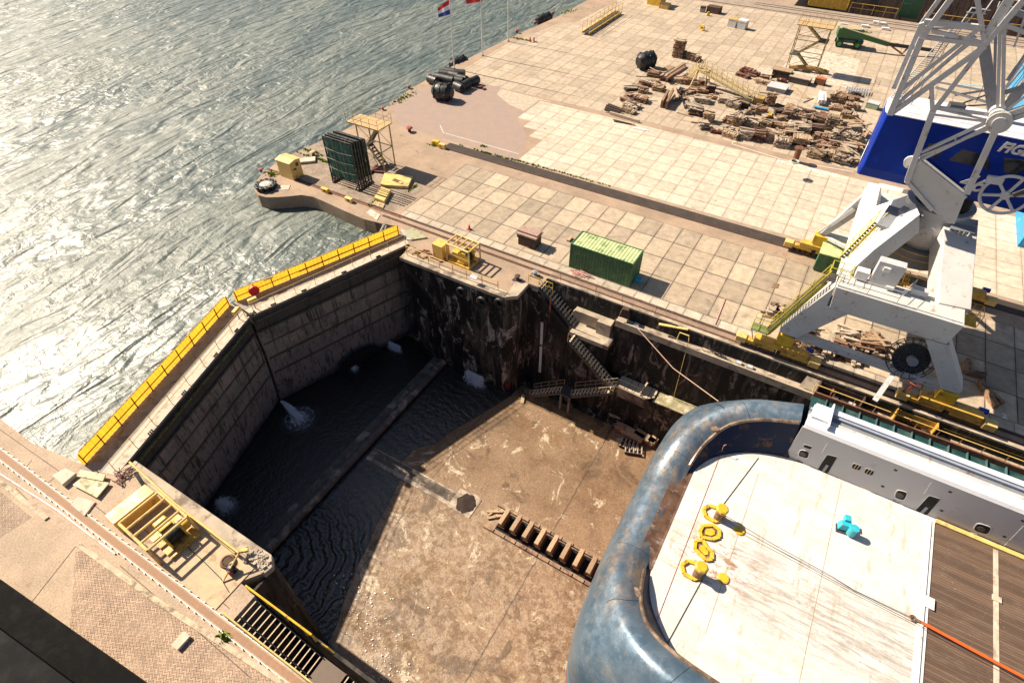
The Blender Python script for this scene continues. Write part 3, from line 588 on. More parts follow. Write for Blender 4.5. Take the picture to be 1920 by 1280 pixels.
# ---- deck
def deckmat():
    m,nt,b=newmat('white_deck_paint'); n=N(nt); p=n.pos(); X,Y,Z=n.sep(p)
    c=n.mix(n.ramp(n.noise(p,.4,6,.7),.35,.7),(.66,.635,.60),(.58,.54,.49))
    c=n.mix(n.ramp(n.noise(n.map(p,.5,2.2,1,R(-5)),.7,8,.8,.3),.50,.66,0,.5),c,(.44,.35,.25))
    c=n.mix(n.ramp(n.noise(n.map(p,1.6,.35,1,R(35),(3,3,0)),.8,7,.75,.2),.56,.62,0,.6),c,(.45,.36,.25))
    c=n.mix(n.ramp(n.noise(p,3.0,9,.85),.60,.64,0,.5),c,(.30,.22,.15))
    # dirty wear where the towing wires drag, aft to forward along the centre
    cy=n.math('ABSOLUTE',n.math('SUBTRACT',Y,18.6)); band=n.math('MULTIPLY',n.ramp(cy,1.0,3.6,1,0),n.ramp(X,2.5,5.5))
    k=n.math('MULTIPLY',band,n.ramp(n.noise(n.map(p,.35,3.2,1),1.0,9,.84,.9),.42,.60,0,.7)); c=n.mix(k,c,(.22,.18,.145))
    k=n.math('MULTIPLY',n.ramp(cy,1.5,4.2,1,0),n.ramp(n.noise(n.map(p,.9,2.0,1,loc=(7,2,1)),4.0,9,.85,.3),.60,.64,0,.9)); c=n.mix(k,c,(.12,.08,.055))
    # rust round the tow pins
    d=n.new('ShaderNodeVectorMath',operation='DISTANCE'); n.L(n.map(p,.8,1,1),d.inputs[0]); d.inputs[1].default_value=(2.2,18.8,0)
    k=n.math('MULTIPLY',n.ramp(d.outputs['Value'],.6,3.4,1,0),n.ramp(n.noise(n.map(p,.6,1.6,1,R(-20)),1.6,8,.85,.3),.49,.60)); c=n.mix(k,c,(.30,.16,.085))
    c=n.mix(1.0,c,n.ramp(n.noise(p,5,6,.85),.3,.7,.88,1.08),'MULTIPLY')
    n.L(c,b.inputs['Base Color']); b.inputs['Roughness'].default_value=.55; n.bump(b,n.noise(p,1.2,4),.1,.05); return m
edge=[(p.x,p.y) for p in rows[0]]
poly=[(x,yc+y,0) for x,y in edge]+[(13.1,yc+8.35,0),(13.1,yc-8.35,0)]+[(x,yc-y,0) for x,y in edge[::-1]][:-1]
MB().poly(poly).build('white_deck',deckmat(),ship)
def woodmat():
    m,nt,b=newmat('brown_deck_planks'); n=N(nt); p=n.pos(); X,Y,Z=n.sep(p)
    v=n.math('DIVIDE',Y,.16); wn=n.new('ShaderNodeTexWhiteNoise'); wn.noise_dimensions='1D'; n.L(n.math('FLOOR',v),wn.inputs['W'])
    c=n.mix(1.0,(.115,.070,.045),n.ramp(wn.outputs['Value'],0,1,.75,1.25),'MULTIPLY')
    c=n.mix(n.ramp(n.noise(n.map(p,.6,2,1),.8,7,.8),.45,.7,0,.6),c,(.20,.14,.10)); c=n.mix(n.math('LESS_THAN',n.math('FRACT',v),.12),c,(.04,.025,.018))
    c=n.mix(n.ramp(n.noise(p,9,3,.7),.70,.73),c,(.5,.42,.3))
    n.L(c,b.inputs['Base Color']); b.inputs['Roughness'].default_value=.8; n.bump(b,n.noise(n.map(p,1,6,1),3,4),.3,.03); return m
MB().poly([(13.6,yc-8.3,-.02),(60,yc-8.3,-.02),(60,yc+7.95,-.02),(13.6,yc+7.95,-.02)]).build('plank_deck',woodmat(),ship)
m_=MB(); m_.box((13.1,yc-8.35,-.1),(13.6,yc+8.3,.03)); m_.box((13.32,yc-8.3,.03),(13.4,yc+8,.10)); m_.cbox((13.55,22.4,.06),(.6,.7,.1)); m_.build('deck_step_strip',WHITEP,ship)
m_=MB(); m_.box((16.7,yc-8.3,-.015),(16.95,yc+7.9,.012)); m_.cbox((16.85,24.6,.03),(.45,.35,.06)); m_.build('plank_divider',CONCP,ship)
MB().box((13.6,yc+7.95,-.05),(60,yc+8.25,.15)).build('waterway_strip',YELP,ship)
sm=MB(); 
for x in (8.2,): sm.box((x,yc-8.2,.001),(x+.03,yc+8.2,.006))
sm.box((3.4,14.5,.001),(3.43,yc+6,.007)); 
sm.build('deck_seam',M('deck_seam_brown',(.36,.26,.17),.8,.3,2),ship)
for (a,b) in (((1422,858),(1345,960)),((1328,1065),(1243,1220))): MB().tube([G(*a,.02),G(*b,.02)],.028,5).build('deck_joint',STEEL,ship)
# ---- deck house side (grey wall with openings), its top and the outer gallery
wy=yc+8.32
HG=M('ship_grey_paint',(.43,.42,.43),.42,.05,.4,(.36,.34,.33),.15,.8,obj=False)
holes=[]  # (x0,x1,z0,z1,kind) measured on the wall plane
def hp(px,py): p=GY(px,py,wy); return p.x,p.z
def quad(pts): return [hp(*p) for p in pts]
Q5=lambda x,y:(1440+x/3.369,700+y/3.369)
ops=[('porthole',[(232,447),(280,462),(268,477),(222,460)]),('mooring_port',[(208,480),(262,494),(250,535),(190,515)]),('porthole',[(180,543),(226,558),(215,580),(168,563)]),
 ('doorway',[(375,510),(438,526),(375,632),(312,606)]),('window',[(540,565),(592,583),(578,610),(528,594)]),('window',[(620,596),(672,614),(658,642),(607,626)]),
 ('mooring_port',[(818,733),(882,750),(858,800),(798,778)]),('porthole',[(785,797),(833,814),(822,830),(770,811)]),('doorway',[(1018,768),(1090,790),(992,905),(920,875)]),
 ('mooring_port',[(1325,942),(1412,970),(1385,1015),(1296,985)]),('porthole',[(1282,1003),(1340,1022),(1325,1040),(1268,1022)])]
wall=MB(); mb=MB()
wtop=3.25
x0=4.62
wall.slabY([(x0,0),(60,0),(60,wtop),(x0+.02,wtop)],wy,wy+.12)
wo=wall.build('deckhouse_wall',HG,ship)
for kind,qd in ops:
    pts=quad([Q5(*q) for q in qd]); 
    cx=sum(p[0] for p in pts)/4; cz=sum(p[1] for p in pts)/4; wd=(abs(pts[1][0]-pts[0][0])+abs(pts[2][0]-pts[3][0]))/2; ht=(abs(pts[0][1]-pts[3][1])+abs(pts[1][1]-pts[2][1]))/2
    def rp(pts,g,f):
        P=[V((cx+(x-cx)*(1+g/wd),cz+(z-cz)*(1+g/ht),0)) for x,z in pts]; o=[]
        for i in range(4):
            a_,b_,c_=P[i-1],P[i],P[(i+1)%4]; p=b_.lerp(a_,f); q=b_.lerp(c_,f)
            for k in range(4): t_=k/3; m1=p.lerp(b_,t_); m2=b_.lerp(q,t_); o.append(m1.lerp(m2,t_)[:2])
        return [(x,max(z,.02)) for x,z in o]
    f_=.12 if kind=='doorway' else .3
    fr=MB().slabY(rp(pts,.09 if kind!='doorway' else .04,f_),wy-.03,wy-.005).build(kind,WHITEP if kind=='mooring_port' else HG,ship)
    MB().slabY(rp(pts,0,f_),wy-.036,wy-.031).build('opening',BLACK,fr)
    if kind=='window':
        for k in(-.18,.18): MB().box((cx+wd*k-.02,wy-.05,cz-ht/2),(cx+wd*k+.02,wy-.037,cz+ht/2)).build('bar',CREAM,fr)
    if kind=='mooring_port': MB().cyl((cx-.05,wy-.06,cz-ht*.05),ht*.28,.02,14,'Y').build('roller',STEEL,fr)
    if kind=='doorway': MB().box((cx-wd*.05,wy-.045,cz-ht*.45),(cx+wd*.22,wy-.037,cz-ht*.05)).build('fitting_inside',GREYD,fr)
dm=MB()
for a in((805,610),(724,712),(684,764),(1150,747),(1096,865),(1045,915),(1608,930),(1493,1029),(1438,1077)):
    x,z=hp(*Q5(*a)); 
    for k in(0,.09): dm.box((x-.08,wy-.02,z-.06+k),(x+.08,wy-.005,z-.01+k))
dm.build('drain_slots',BLACK,ship)
sm=MB()
for a,b in(((375,440),(340,500)),((1030,690),(985,760)),((1617,960),(1470,1110))): 
    p,q=hp(*Q5(*a)),hp(*Q5(*b)); MB().beam((p[0],wy-.006,p[1]),(q[0],wy-.006,q[1]),.03,.012).build('wall_seam',WHITEP,ship)
# roof of the side house: rounded coaming, channels, white beam, green bays, rust rail
hx0=4.75
def along_x(prof,name,mat,x0=hx0,smooth=False):
    mb=MB(); n=len(prof); Vv=[(x0,y,z) for y,z in prof]+[(60,y,z) for y,z in prof]
    mb.add(Vv,[[i,(i+1)%n,(i+1)%n+n,i+n] for i in range(n)]+[list(range(n))[::-1],list(range(n,2*n))]); o=mb.build(name,mat,ship)
    bm=bmesh.new(); bm.from_mesh(o.data); bmesh.ops.recalc_face_normals(bm,faces=bm.faces); bm.to_mesh(o.data); bm.free()
    if smooth:
        for p in o.data.polygons: p.use_smooth=True
    return o
along_x([(wy,wtop-.35),(wy+.02,wtop),(wy+.12,wtop+.22),(wy+.32,wtop+.32),(wy+.75,wtop+.30),(wy+.75,wtop-.1),(wy+.1,wtop-.4)],'roof_coaming',M('ship_white',(.72,.72,.74),.35,.05,1,(.5,.48,.46),.15,1),smooth=False)
along_x([(wy+.78,wtop+.02),(wy+.78,wtop+.2),(wy+1.15,wtop+.2),(wy+1.15,wtop+.02)],'roof_channel',GREYM)
along_x([(wy+1.2,wtop-.1),(wy+1.2,wtop+.1),(wy+1.5,wtop+.1),(wy+1.5,wtop-.1)],'roof_channel',GREYD)
along_x([(wy+1.52,wtop-.1),(wy+1.52,wtop+.28),(wy+1.68,wtop+.28),(wy+1.68,wtop-.1)],'roof_channel',M('ship_blue_grey',(.30,.33,.40),.4,.1,1))
along_x([(wy+1.72,wtop-.1),(wy+1.72,wtop+.38),(wy+2.12,wtop+.38),(wy+2.12,wtop-.1)],'roof_beam',MATS['ship_white'],x0=5.0)
along_x([(wy+2.1,wtop-.4),(wy+2.1,wtop-.3),(wy+3.3,wtop-.3),(wy+3.3,wtop-.4)],'gallery_floor',TEAL)
along_x([(wy+3.3,wtop-.75),(wy+3.3,wtop+.12),(wy+3.42,wtop+.12),(wy+3.42,wtop-.75)],'gallery_rail',RUST)
for k in range(34):
    x=5.6+k*1.02; MB().box((x,wy+2.13,wtop-.29),(x+.05,wy+3.29,wtop-.12)).build('gallery_rib',M('teal_light',(.07,.13,.13),.5,.2,2),ship)
m_=MB(); m_.box((4.9,wy+.8,wtop+.02),(5.9,wy+1.9,wtop+.45)); m_.box((5.9,wy+.2,wtop+.3),(6.0,wy+2.3,wtop+.7)); m_.build('winch_recess',MATS['ship_white'],ship,bevel=.03)
m_=MB(); m_.add([(4.35,yc+8.7,2.95),(4.9,yc+8.5,3.05),(5.1,yc+11.3,2.9),(4.4,yc+10.9,2.95)],[(0,1,2,3)]); 
m_=MB(); m_.box((5.2,yc-8.6,0),(60,yc-8.34,3.2)); m_.box((5.2,yc-11.7,2.9),(60,yc-8.6,3.2)); m_.box((5.2,yc-11.72,-1),(60,yc-11.6,2.9)); m_.box((5.2,yc-11.6,-1),(5.3,yc-8.6,2.9)); m_.build('side_house',HG,ship)
MB().box((3.6,yc-11.7,-1.2),(60,yc-8,-.02)).build('side_deck',GREYD,ship)
# ---- tow pins, hatch, wires
RB=M('worn_rust_steel',(.16,.08,.05),.5,.4,4,(.28,.17,.1),.4,4)
def towpin(px,py,ring_c,label):
    c=G(px,py,0); t=thing('tow_pin',label,'tow pin',c,'yellow tow pins on the aft deck')
    MB().lathe(c,[(.28,0),(.28,.95)],14).build('pin_post',RB,t,smooth=True)
    MB().lathe(c+V((0,0,.95)),[(.34,0),(.38,.06),(.38,.22),(.30,.27)],8).build('pin_cap',YELB,t,bevel=.02)
    m_=MB(); q=c+V((-.35,.12,0))
    P=[q+V((.62*math.cos(R(a)),.52*math.sin(R(a)),.06)) for a in range(20,345,54)]
    for a,b in zip(P,P[1:]+P[:1]): m_.beam(a,b,.22,.14)
    m_.build('guard_frame',YELB,t,bevel=.02); return t
towpin(1346,971,None,'yellow capped tow pin with frame nearest the grey deckhouse side'); towpin(1307,1078,None,'yellow capped tow pin with frame farthest from the grey deckhouse side')
def hatch(pts,label,t2='tow_pin_hatch'):
    c=sum((G(*p,0) for p in pts),V())/len(pts); t=thing(t2,label,'hatch',c,'rusty yellow hatches between the tow pins')
    P=[G(*p,.03) for p in pts]
    MB().poly(P+[]).build('plate',RB,t) if 0 else MB().prism([(p.x,p.y) for p in P],.005,.05).build('plate',RB,t)
    Pi=[c+(p-c)*.5+V((0,0,.05)) for p in P]; MB().prism([(p.x,p.y) for p in Pi],.05,.11).build('yellow_lid',YELB,t)
    m_=MB()
    for a,b in zip(P,P[1:]+P[:1]): m_.beam(a+V((0,0,.05)),b+V((0,0,.05)),.2,.12)
    m_.build('rim',YELB,t,bevel=.02)
Zs=lambda x,y:(1200+x/3.368,860+y/3.368)
hatch([Zs(*p) for p in((395,425),(460,420),(500,450),(500,495),(455,510),(385,495),(378,460))],'rusty yellow framed hatch next to the upper tow pin')
hatch([Zs(*p) for p in((350,520),(395,515),(425,565),(455,590),(455,635),(415,640),(375,600),(345,570))],'slanting yellow framed hatch next to the lower tow pin')
for p,l in(((1386,994),'round yellow deck cap beside the upper tow pin'),((1356,1084),'round yellow deck cap beside the lower tow pin')):
    o=MB().lathe(G(*p,0),[(.33,.004),(.33,.07),(.27,.09)],10).build('round_hatch',YELB); tag(o,l,'cap','round yellow caps on the deck')
for p in((1353,967),(1315,1075)):
    pass
def wire(name,label,pts,r,mat,cat='wire',group=None):
    o=MB().tube(pts,r,6).build(name,mat,smooth=True); return tag(o,label,cat,group)
wire('towing_wire','thin black towing wire from the upper tow pin to the shackle',[G(1358,965,.55),G(1450,1020,.3),G(1560,1080,.12),G(1600,1105,.06),G(1715,1160,.1)],.018,STEEL)
wire('towing_wire','lower thin black wire running beside the orange sleeved rope',[G(1360,975,.5),G(1480,1042,.28),G(1600,1108,.2),G(1740,1180,.2),G(1925,1277,.4)],.018,STEEL)
wire('sleeved_rope','bright orange sleeved rope over the brown planks',[G(1728,1166,.15),G(1800,1205,.2),G(1925,1272,.25)],.085,ORANGE,'rope')
m_=MB(); c=G(1712,1158,.12); d=(G(1728,1166,.12)-c).normalized(); m_.torus(c,.14,.05,(0,0,1),16,6); m_.tube([c+d*.1,c+d*.55],.09,8,.07); tag(m_.build('shackle',RB,smooth=True),'rusty shackle joining the wire to the orange rope','shackle')
t=thing('deck_winch','small turquoise deck winch standing alone on the white deck','winch',G(1585,992,0))
c=G(1583,994,0)
MB().cbox(c+V((0,0,.05)),(1.0,.55,.1),.15).build('base',STEEL,t)
MB().cbox(c+V((-.1,.1,.38)),(.75,.5,.5),.2,taper=.75).build('housing',CYAN,t,bevel=.04)
MB().cyl(c+V((.32,-.1,.1)),.26,.7,16).build('motor',CYAN,t,smooth=True)
MB().cbox(c+V((-.12,.42,.62)),(.36,.4,.35),.2).build('lever_box',CYAN,t,bevel=.03)
m_=MB(); m_.tube([G(1357,835,.9),G(1352,848,.1)],.02,5); m_.tube([G(1357,835,.9),G(1362,833,.9)],.03,5); m_.tube([G(1352,848,.02),G(1215,1205,.02)],.022,5)
tag(m_.build('barrier_tape',M('red_white_tape',(.6,.25,.22),.6,.5,9)),'thin red and white barrier tape across the aft deck','tape')
# ================= HARBOUR CRANE =================
crane=thing('harbour_crane','tall white and blue harbour crane on a four legged portal over the right quay','crane',(7.4,46.3,0))
def cpart(name,mb,mat,parent=crane,**k): return mb.build(name,mat,parent,**k)
PY=37.3
# near portal legs (profiles measured on the plane of the frame)
m_=MB(); m_.slabY([(3.45,7.9),(3.55,6.2),(4.95,6.0),(2.75,2.6),(1.45,2.6),(1.35,3.0)],PY,PY+1.5); cpart('leg',m_,PORTAL,bevel=.04)
m_=MB(); m_.slabY([(9.75,6.05),(11.15,6.1),(13.45,2.9),(13.4,2.55),(12.35,2.5)],PY,PY+1.5); cpart('leg',m_,PORTAL,bevel=.04)
FY=53.8
m_=MB(); m_.slabY([(3.6,7.2),(3.65,6.0),(4.3,5.9),(2.3,2.6),(1.75,2.6)],FY-1.1,FY-.5); cpart('leg',m_,GREYM,bevel=.03)
m_=MB(); m_.slabY([(9.75,6.05),(11.15,6.1),(13.45,2.9),(13.4,2.55),(12.35,2.5)],FY-1.5,FY); cpart('leg',m_,PORTAL,bevel=.04)
m_=MB(); m_.slabY([(3.5,7.9),(3.72,6.15),(4.95,6.02),(10.95,6.15),(11.15,7.9)],PY-.02,PY+2.3); cpart('cross_beam',m_,PORTAL,bevel=.04)
m_=MB(); m_.slabY([(3.5,7.3),(3.72,6.15),(10.95,6.15),(11.15,7.3)],FY-1.9,FY+.02); cpart('cross_beam',m_,PORTAL,bevel=.04)
m_=MB(); m_.beam((4.25,PY+2.28,7.0),(4.2,FY-1.9,6.7),1.5,1.75,1.1,1.2); cpart('side_beam',m_,PORTAL,bevel=.04)
m_=MB(); m_.beam((10.4,PY+2.28,7.0),(10.4,FY-1.9,6.7),1.5,1.75,1.1,1.2); cpart('side_beam',m_,PORTAL,bevel=.04)
RC=V((8.0,46.7,0))
for a,b,w1,w2 in (((10.45,39.3,7.2),(9.3,45.9,9.9),1.9,2.1),((10.3,51.8,6.9),(9.2,48.3,9.9),1.8,1.8)):
    cpart('upper_leg',MB().beam(a,b,w1,1.7,w2,1.9),PORTAL,bevel=.05)
def WP(x,y,k=1.19,x_0=3.6,z_0=7.75):
    px,py=1360+x/2.977,330+y/2.977; d=ray(px,py); t=(z_0-k*x_0-H)/(d.z-k*d.x); return V((d.x*t,d.y*t,H+d.z*t))
wpoly=[WP(*p) for p in((655,500),(662,440),(700,300),(745,160),(800,35),(868,50),(840,168),(985,118),(1035,100),(1085,215),(830,412),(700,530))]
nn=len(wpoly); off=V((.55,.15,-1.35)); m_=MB(); m_.add(wpoly+[p+off for p in wpoly],[list(range(nn)),[i+nn for i in range(nn)][::-1]]+[[(i+1)%nn,i,i+nn,(i+1)%nn+nn] for i in range(nn)]); o=cpart('upper_leg',m_,PORTAL)
bm=bmesh.new(); bm.from_mesh(o.data); bmesh.ops.recalc_face_normals(bm,faces=bm.faces); bm.to_mesh(o.data); bm.free()
cpart('web_strut',MB().beam(WP(868,52),WP(1030,92),.3,.3),PORTAL)
m_=MB(); q=WP(925,262); m_.beam(WP(960,195)+V((0,0,.15)),WP(890,300)+V((0,0,.1)),1.3,.25); cpart('knee_plate',m_,GREYD,bevel=.02)
m_=MB(); m_.lathe(RC,[(1.5,7.6),(2.3,8.6),(2.35,9.9),(2.12,10.4),(2.18,11.0),(1.9,11.0)],32); cpart('pedestal_ring',m_,PORTAL,smooth=True)
m_=MB(); m_.lathe(RC,[(1.72,10.9),(1.72,12.55)],28); cpart('slewing_bearing',m_,BLACK,smooth=True)
m_=MB(); m_.lathe(RC,[(1.9,6.4),(2.4,6.6),(2.4,7.9)],20); cpart('machine_drum',m_,GREYD,smooth=True)
m_=MB(); m_.torus(RC+V((0,0,8.0)),2.7,.03); m_.torus(RC+V((0,0,7.5)),2.7,.03); cpart('inner_railing',m_,YELB)
for i in(0,1):
    p=V((6.35,44.6,10.55)) if i==0 else V((9.6,44.6,10.4)); m_=MB().cbox(p,(1.5,.5,.35),-.5 if i==0 else .15,rx=.5); b_=cpart('bolted_bracket',m_,GREYD)
    mm=MB()
    for k in(-.5,-.15,.15,.5): mm.cbox(p+V((k*.9,-.25,-.25)),(.05,.5,.5),-.5 if i==0 else .15)
    mm.build('bracket_ribs',GREYM,b_)
# ties, bogies
cpart('tie_beam',MB().beam((2.1,PY+.5,2.55),(13.2,PY+.5,2.35),.55,.5),GREYM,bevel=.02)
cpart('tie_beam',MB().beam((2.1,FY-.6,2.4),(13.2,FY-.6,2.3),.5,.45),GREYM)
cpart('strut',MB().beam((1.6,FY-.8,2.4),(3.4,FY-1.2,5.7),.3,.3),GREYM); cpart('strut',MB().beam((2.0,FY-.8,2.3),(4.9,FY-2.5,2.6),.28,.28),GREYM)
cpart('strut',MB().beam((9.5,PY+.4,2.3),(9.0,PY-1.6,.8),.35,.3),GREYM)
for n_i,(fx,fy,x0,x1,full) in enumerate(((2.05,PY+.5,-.95,4.6,1),(12.95,PY+.5,10.7,16.1,1),(1.95,FY-.75,-.45,3.9,0),(12.95,FY-.75,10.8,16.2,0))):
    bg_=cpart('bogie',MB().beam(((x0+.9),fy-.25,1.15),((x1-.6),fy-.25,1.15),.75,.42),YEL,bevel=.03)
    m_=MB(); m_.cbox((fx,fy,1.95),(1.2,1.0,.9)); m_.cbox((fx,fy-.05,1.45),(.9,.8,.3)); m_.build('foot_pad',YEL,bg_,bevel=.03,local=False) if 0 else cpart('foot_pad',m_,YELB,bevel=.03)
    m_=MB(); 
    for k in range(2): 
        a=x0+.3+k*(x1-x0)*.5; m_.beam((a,fy-.3,.75),(a+(x1-x0)*.42,fy-.3,.75),.55,.32)
    cpart('wheel_truck',m_,YEL,bevel=.03)
    for k in range(8):
        x=x0+.4+(x1-x0-.8)*k/7; cpart('wheel',MB().cyl((x,fy-.42,.38),.33,.25,14,'Y'),RUSTD)
    for x in(x0,x1): cpart('buffer',MB().cbox((x,fy-.3,.75),(.8,.7,.55)),YELP,bevel=.05)
    mm=MB(); mm.cyl((x1-.9,fy+.25,1.3),.2,.55,12,'X'); cpart('motor',mm,M('motor_blue',(.01,.05,.35),.4,.2,4),smooth=True)
m_=MB(); m_.tube([(10.6,PY+.1,1.1),(10.9,PY+.1,2.1)],.12,6); m_.torus((10.9,PY+.1,2.15),.35,.04,(0,.3,1),16,5); cpart('brake_wheel',m_,REDB)
# access stair and platform, yellow
def steps(par,p,q,w,n,mat,tread,side=None,rail=True,rmat=None,name='stair',td=.24):
    p,q=V(p),V(q); d=(q-p); hd=V((d.x,d.y,0)).normalized(); nrm=V((-hd.y,hd.x,0))
    for s in(-1,1): MB().beam(p+nrm*s*w/2,q+nrm*s*w/2,.06,.24).build('stringer',mat,par)
    tm=MB()
    for i in range(n):
        c=p.lerp(q,(i+.5)/n); a=math.atan2(hd.y,hd.x); tm.cbox(c,(td,w-.06,.04),a)
    tm.build('treads',tread,par)
    if rail:
        for s in(-1,1):
            if rail==2 and s==1: continue
            rb=MB(); o_=nrm*s*w/2
            for h_ in(1.0,.5): rb.tube([p+o_+V((0,0,h_)),q+o_+V((0,0,h_))],.025,6)
            for i in range(5): c=p.lerp(q,i/4)+o_; rb.tube([c,c+V((0,0,1.0))],.022,5)
            rb.build('handrail',rmat or mat,par)
z6=lambda x,y:(1400+x/6.4,500+y/6.4)
st=bpy.data.objects.new('access_stair',None); col.objects.link(st); st.location=crane.location; st.parent=crane; st.location=V((0,0,0))
class _P: pass
def sub(name): 
    o=bpy.data.objects.new(name,None); col.objects.link(o); o.parent=crane; o.location=(0,0,0); return o
steps(st,GY(*z6(255,770),PY+.2),GY(*z6(955,150),PY+.6),.75,22,YELG,STEEL,rmat=YELG)
pl=GY(*z6(170,740),PY+.2)
m_=MB(); m_.cbox(pl+V((0,0,0)),(1.3,.9,.06)); m_.build('platform',M('green_grating',(.16,.20,.06),.8,.4,6),st)
railing('x','',[pl+V((.6,-.45,0)),pl+V((-.65,-.45,0)),pl+V((-.65,.45,0)),pl+V((.6,.45,0))],YELG,1.05,.7,.025,parent=st)
m_=MB(); 
for sx in(-.6,.6): m_.tube([pl+V((sx,-.4,0)),pl+V((sx*.4,-.1,-1.2))],.04,6)
m_.build('platform_legs',YELG,st)
tp=GY(*z6(1000,150),PY+.9); m_=MB().cbox(tp+V((.5,.3,0)),(1.5,1.0,.06)); m_.build('platform',STEEL,st)
railing('x','',[tp+V((-.2,-.2,0)),tp+V((1.1,-.2,0)),tp+V((1.1,.8,0)),tp+V((-.2,.8,0)),tp+V((-.2,-.2,0))],YELG,1.05,.8,.025,parent=st)
steps(st,WP(655,470)+V((0,0,.12)),WP(850,270)+V((0,0,.12)),.5,14,YELG,STEEL,rmat=YELG)
railing('x','',[(3.6,PY+.1,7.9),(7.2,PY+.1,7.9),(7.9,PY+2.1,7.9)],GREYM,1.0,1.5,.022,parent=st)
m_=MB().cbox((6.1,PY+1.75,8.85),(1.6,.7,2.0)); cab=cpart('switch_cabinet',m_,GREYM,bevel=.03)
MB().cbox((5.9,PY+1.33,9.4),(.4,.15,.3)).build('cabinet_box',WHITEP,cab); MB().cbox((6.6,PY+1.33,8.15),(.45,.15,.2)).build('cabinet_box',WHITEP,cab)
cpart('junction_box',MB().cbox((4.75,PY+1.7,8.4),(.8,.6,.6)),WHITEP,bevel=.03)
cpart('cooler_box',MB().cbox((8.35,PY+1.9,8.15),(.95,.5,.5)),GREYM,bevel=.02)
m_=MB(); 
for y in(PY+.15,): m_.box((3.6,y,7.92),(11.0,y+.05,8.0))
cpart('top_pipe',m_,WHITEP)
# lower machine platform seen through the portal
m_=MB(); m_.cbox(G(1732,535,3.6),(3.0,1.3,.25),-.1); cpart('yellow_platform',m_,YELB,bevel=.03)
m_=MB(); m_.cbox(G(1722,530,3.78),(1.9,1.0,.08),-.1); cpart('platform_floor',m_,CONCD)
for (cx_,cy_,cz_,sz,nm) in((*G(1673,533,5.0),(1.5,1.0,.08),'yellow_cage'),(*G(1815,600,3.9),(1.0,1.3,.1),'yellow_cage')):
    m_=MB(); m_.cbox((cx_,cy_,cz_),sz); 
    for sx in(-.5,0,.5):
        for sy in(-.5,.5): m_.tube([(cx_+sx*sz[0],cy_+sy*sz[1],cz_),(cx_+sx*sz[0],cy_+sy*sz[1],cz_+1.1)],.03,5)
    for h_ in(.55,1.1): m_.tube([(cx_+a*sz[0]/2,cy_+b*sz[1]/2,cz_+h_) for a,b in((-1,-1),(1,-1),(1,1),(-1,1),(-1,-1))],.03,5)
    cpart(nm,m_,YELB)
# cable reel
rc=V((11.15,PY+.15,3.45)); rc=GY(1707,670,PY+.9)
reel=sub('cable_reel')
ax=V((.12,-.93,.35)).normalized()
for off,rr in((.0,1.5),(.35,1.5)):
    m_=MB(); m_.torus(rc+ax*off,rr,.035,ax,40,6); u=ax.orthogonal().normalized(); w_=ax.cross(u)
    for k in range(18): a=k/18*6.283; d=u*math.cos(a)+w_*math.sin(a); m_.tube([rc+ax*off+d*.35,rc+ax*off+d*rr],.028,5)
    m_.torus(rc+ax*off,.75,.03,ax,30,5); m_.build('spoked_flange',STEEL,reel)
MB().tube([rc+ax*.05,rc+ax*.3],1.15,32).build('wound_cable',BLACKR,reel); MB().tube([rc,rc+ax*.85],.32,18).build('reel_hub',GREYD,reel,smooth=True)
m_=MB(); m_.beam(rc+V((-.2,0,-.2)),rc+V((-.8,-.3,-1.4)),.2); m_.beam(rc+V((.2,0,-.2)),rc+V((.5,-.3,-1.4)),.2); m_.build('reel_bracket',STEEL,reel)
# house
HY=44.4; hx=2.15; hz0,hz1=12.45,16.9; HX2=16
prof=[]  # plan outline with rounded end
HB2=48.3
pl_=[(HX2,HY),(hx+.05,HY),(hx-.12,HY+.35),(hx-.2,HY+1.2),(hx-.2,HB2-1.2),(hx-.05,HB2-.5),(hx+.5,HB2),(HX2,HB2)]
def taper(z,k): return [(x-(0 if x>10 else k*.0),y+(k if y<HY+.1 else 0),z) for x,y in pl_]
m_=MB(); n=len(pl_); L0=[(x+(0 if x>10 else .0),y+(.25 if y==HY else 0),hz0) for x,y in pl_]; L1=[(x,y,hz0+.75) for x,y in pl_]; L2=[(x,y,hz1) for x,y in pl_]
m_.add(L0+L1+L2,[[i,i+n,(i+1)%n+n,(i+1)%n] for i in range(n)]+[[i+n,i+2*n,(i+1)%n+2*n,(i+1)%n+n] for i in range(n)]+[list(range(n)),list(range(2*n,3*n))[::-1]])
house=m_.build('machine_house',BLUEC,crane,bevel=.06)
bm=bmesh.new(); bm.from_mesh(house.data); bmesh.ops.recalc_face_normals(bm,faces=bm.faces); bm.to_mesh(house.data); bm.free()
m_=MB().prism([(x,y) for x,y in pl_],hz1+.002,hz1+.05); m_.build('house_roof',M('roof_white',(.62,.60,.64),.6,.1,1,(.45,.38,.36),.3,1.4),house)
m_=MB(); m_.box((hx-.23,HY+.9,13.0),(hx-.21,HY+1.9,14.3)); m_.build('white_panel',WHITEP,house)
def hq(pts,name,mat,dy=.02): 
    P=[GY(x,y,HY-dy) for x,y in pts]; m_=MB().slabY([(p.x,p.z) for p in P],HY-dy,HY-.002); return m_.build(name,mat,house)
z3=lambda x,y:(1560+x/3.047,y/3.047)
hq([z3(*p) for p in((745,855),(895,890),(900,968),(665,915))],'window',GLASS)
hq([z3(*p) for p in((545,820),(655,830),(600,905),(545,900))],'window',GLASS)
hq([z3(*p) for p in((982,903),(1100,915),(1110,960),(1060,1003),(980,985))],'window',GLASS)
m_=MB(); m_.cbox((5.9,46.9,17.2),(.9,.6,.5),.2); m_.build('roof_vent',STEEL,house)
def on_house(px,py): return GY(px,py,HY-.03)
o1=on_house(*z3(945,855)); o2=on_house(*z3(1097,880)); d=(o2-o1); 
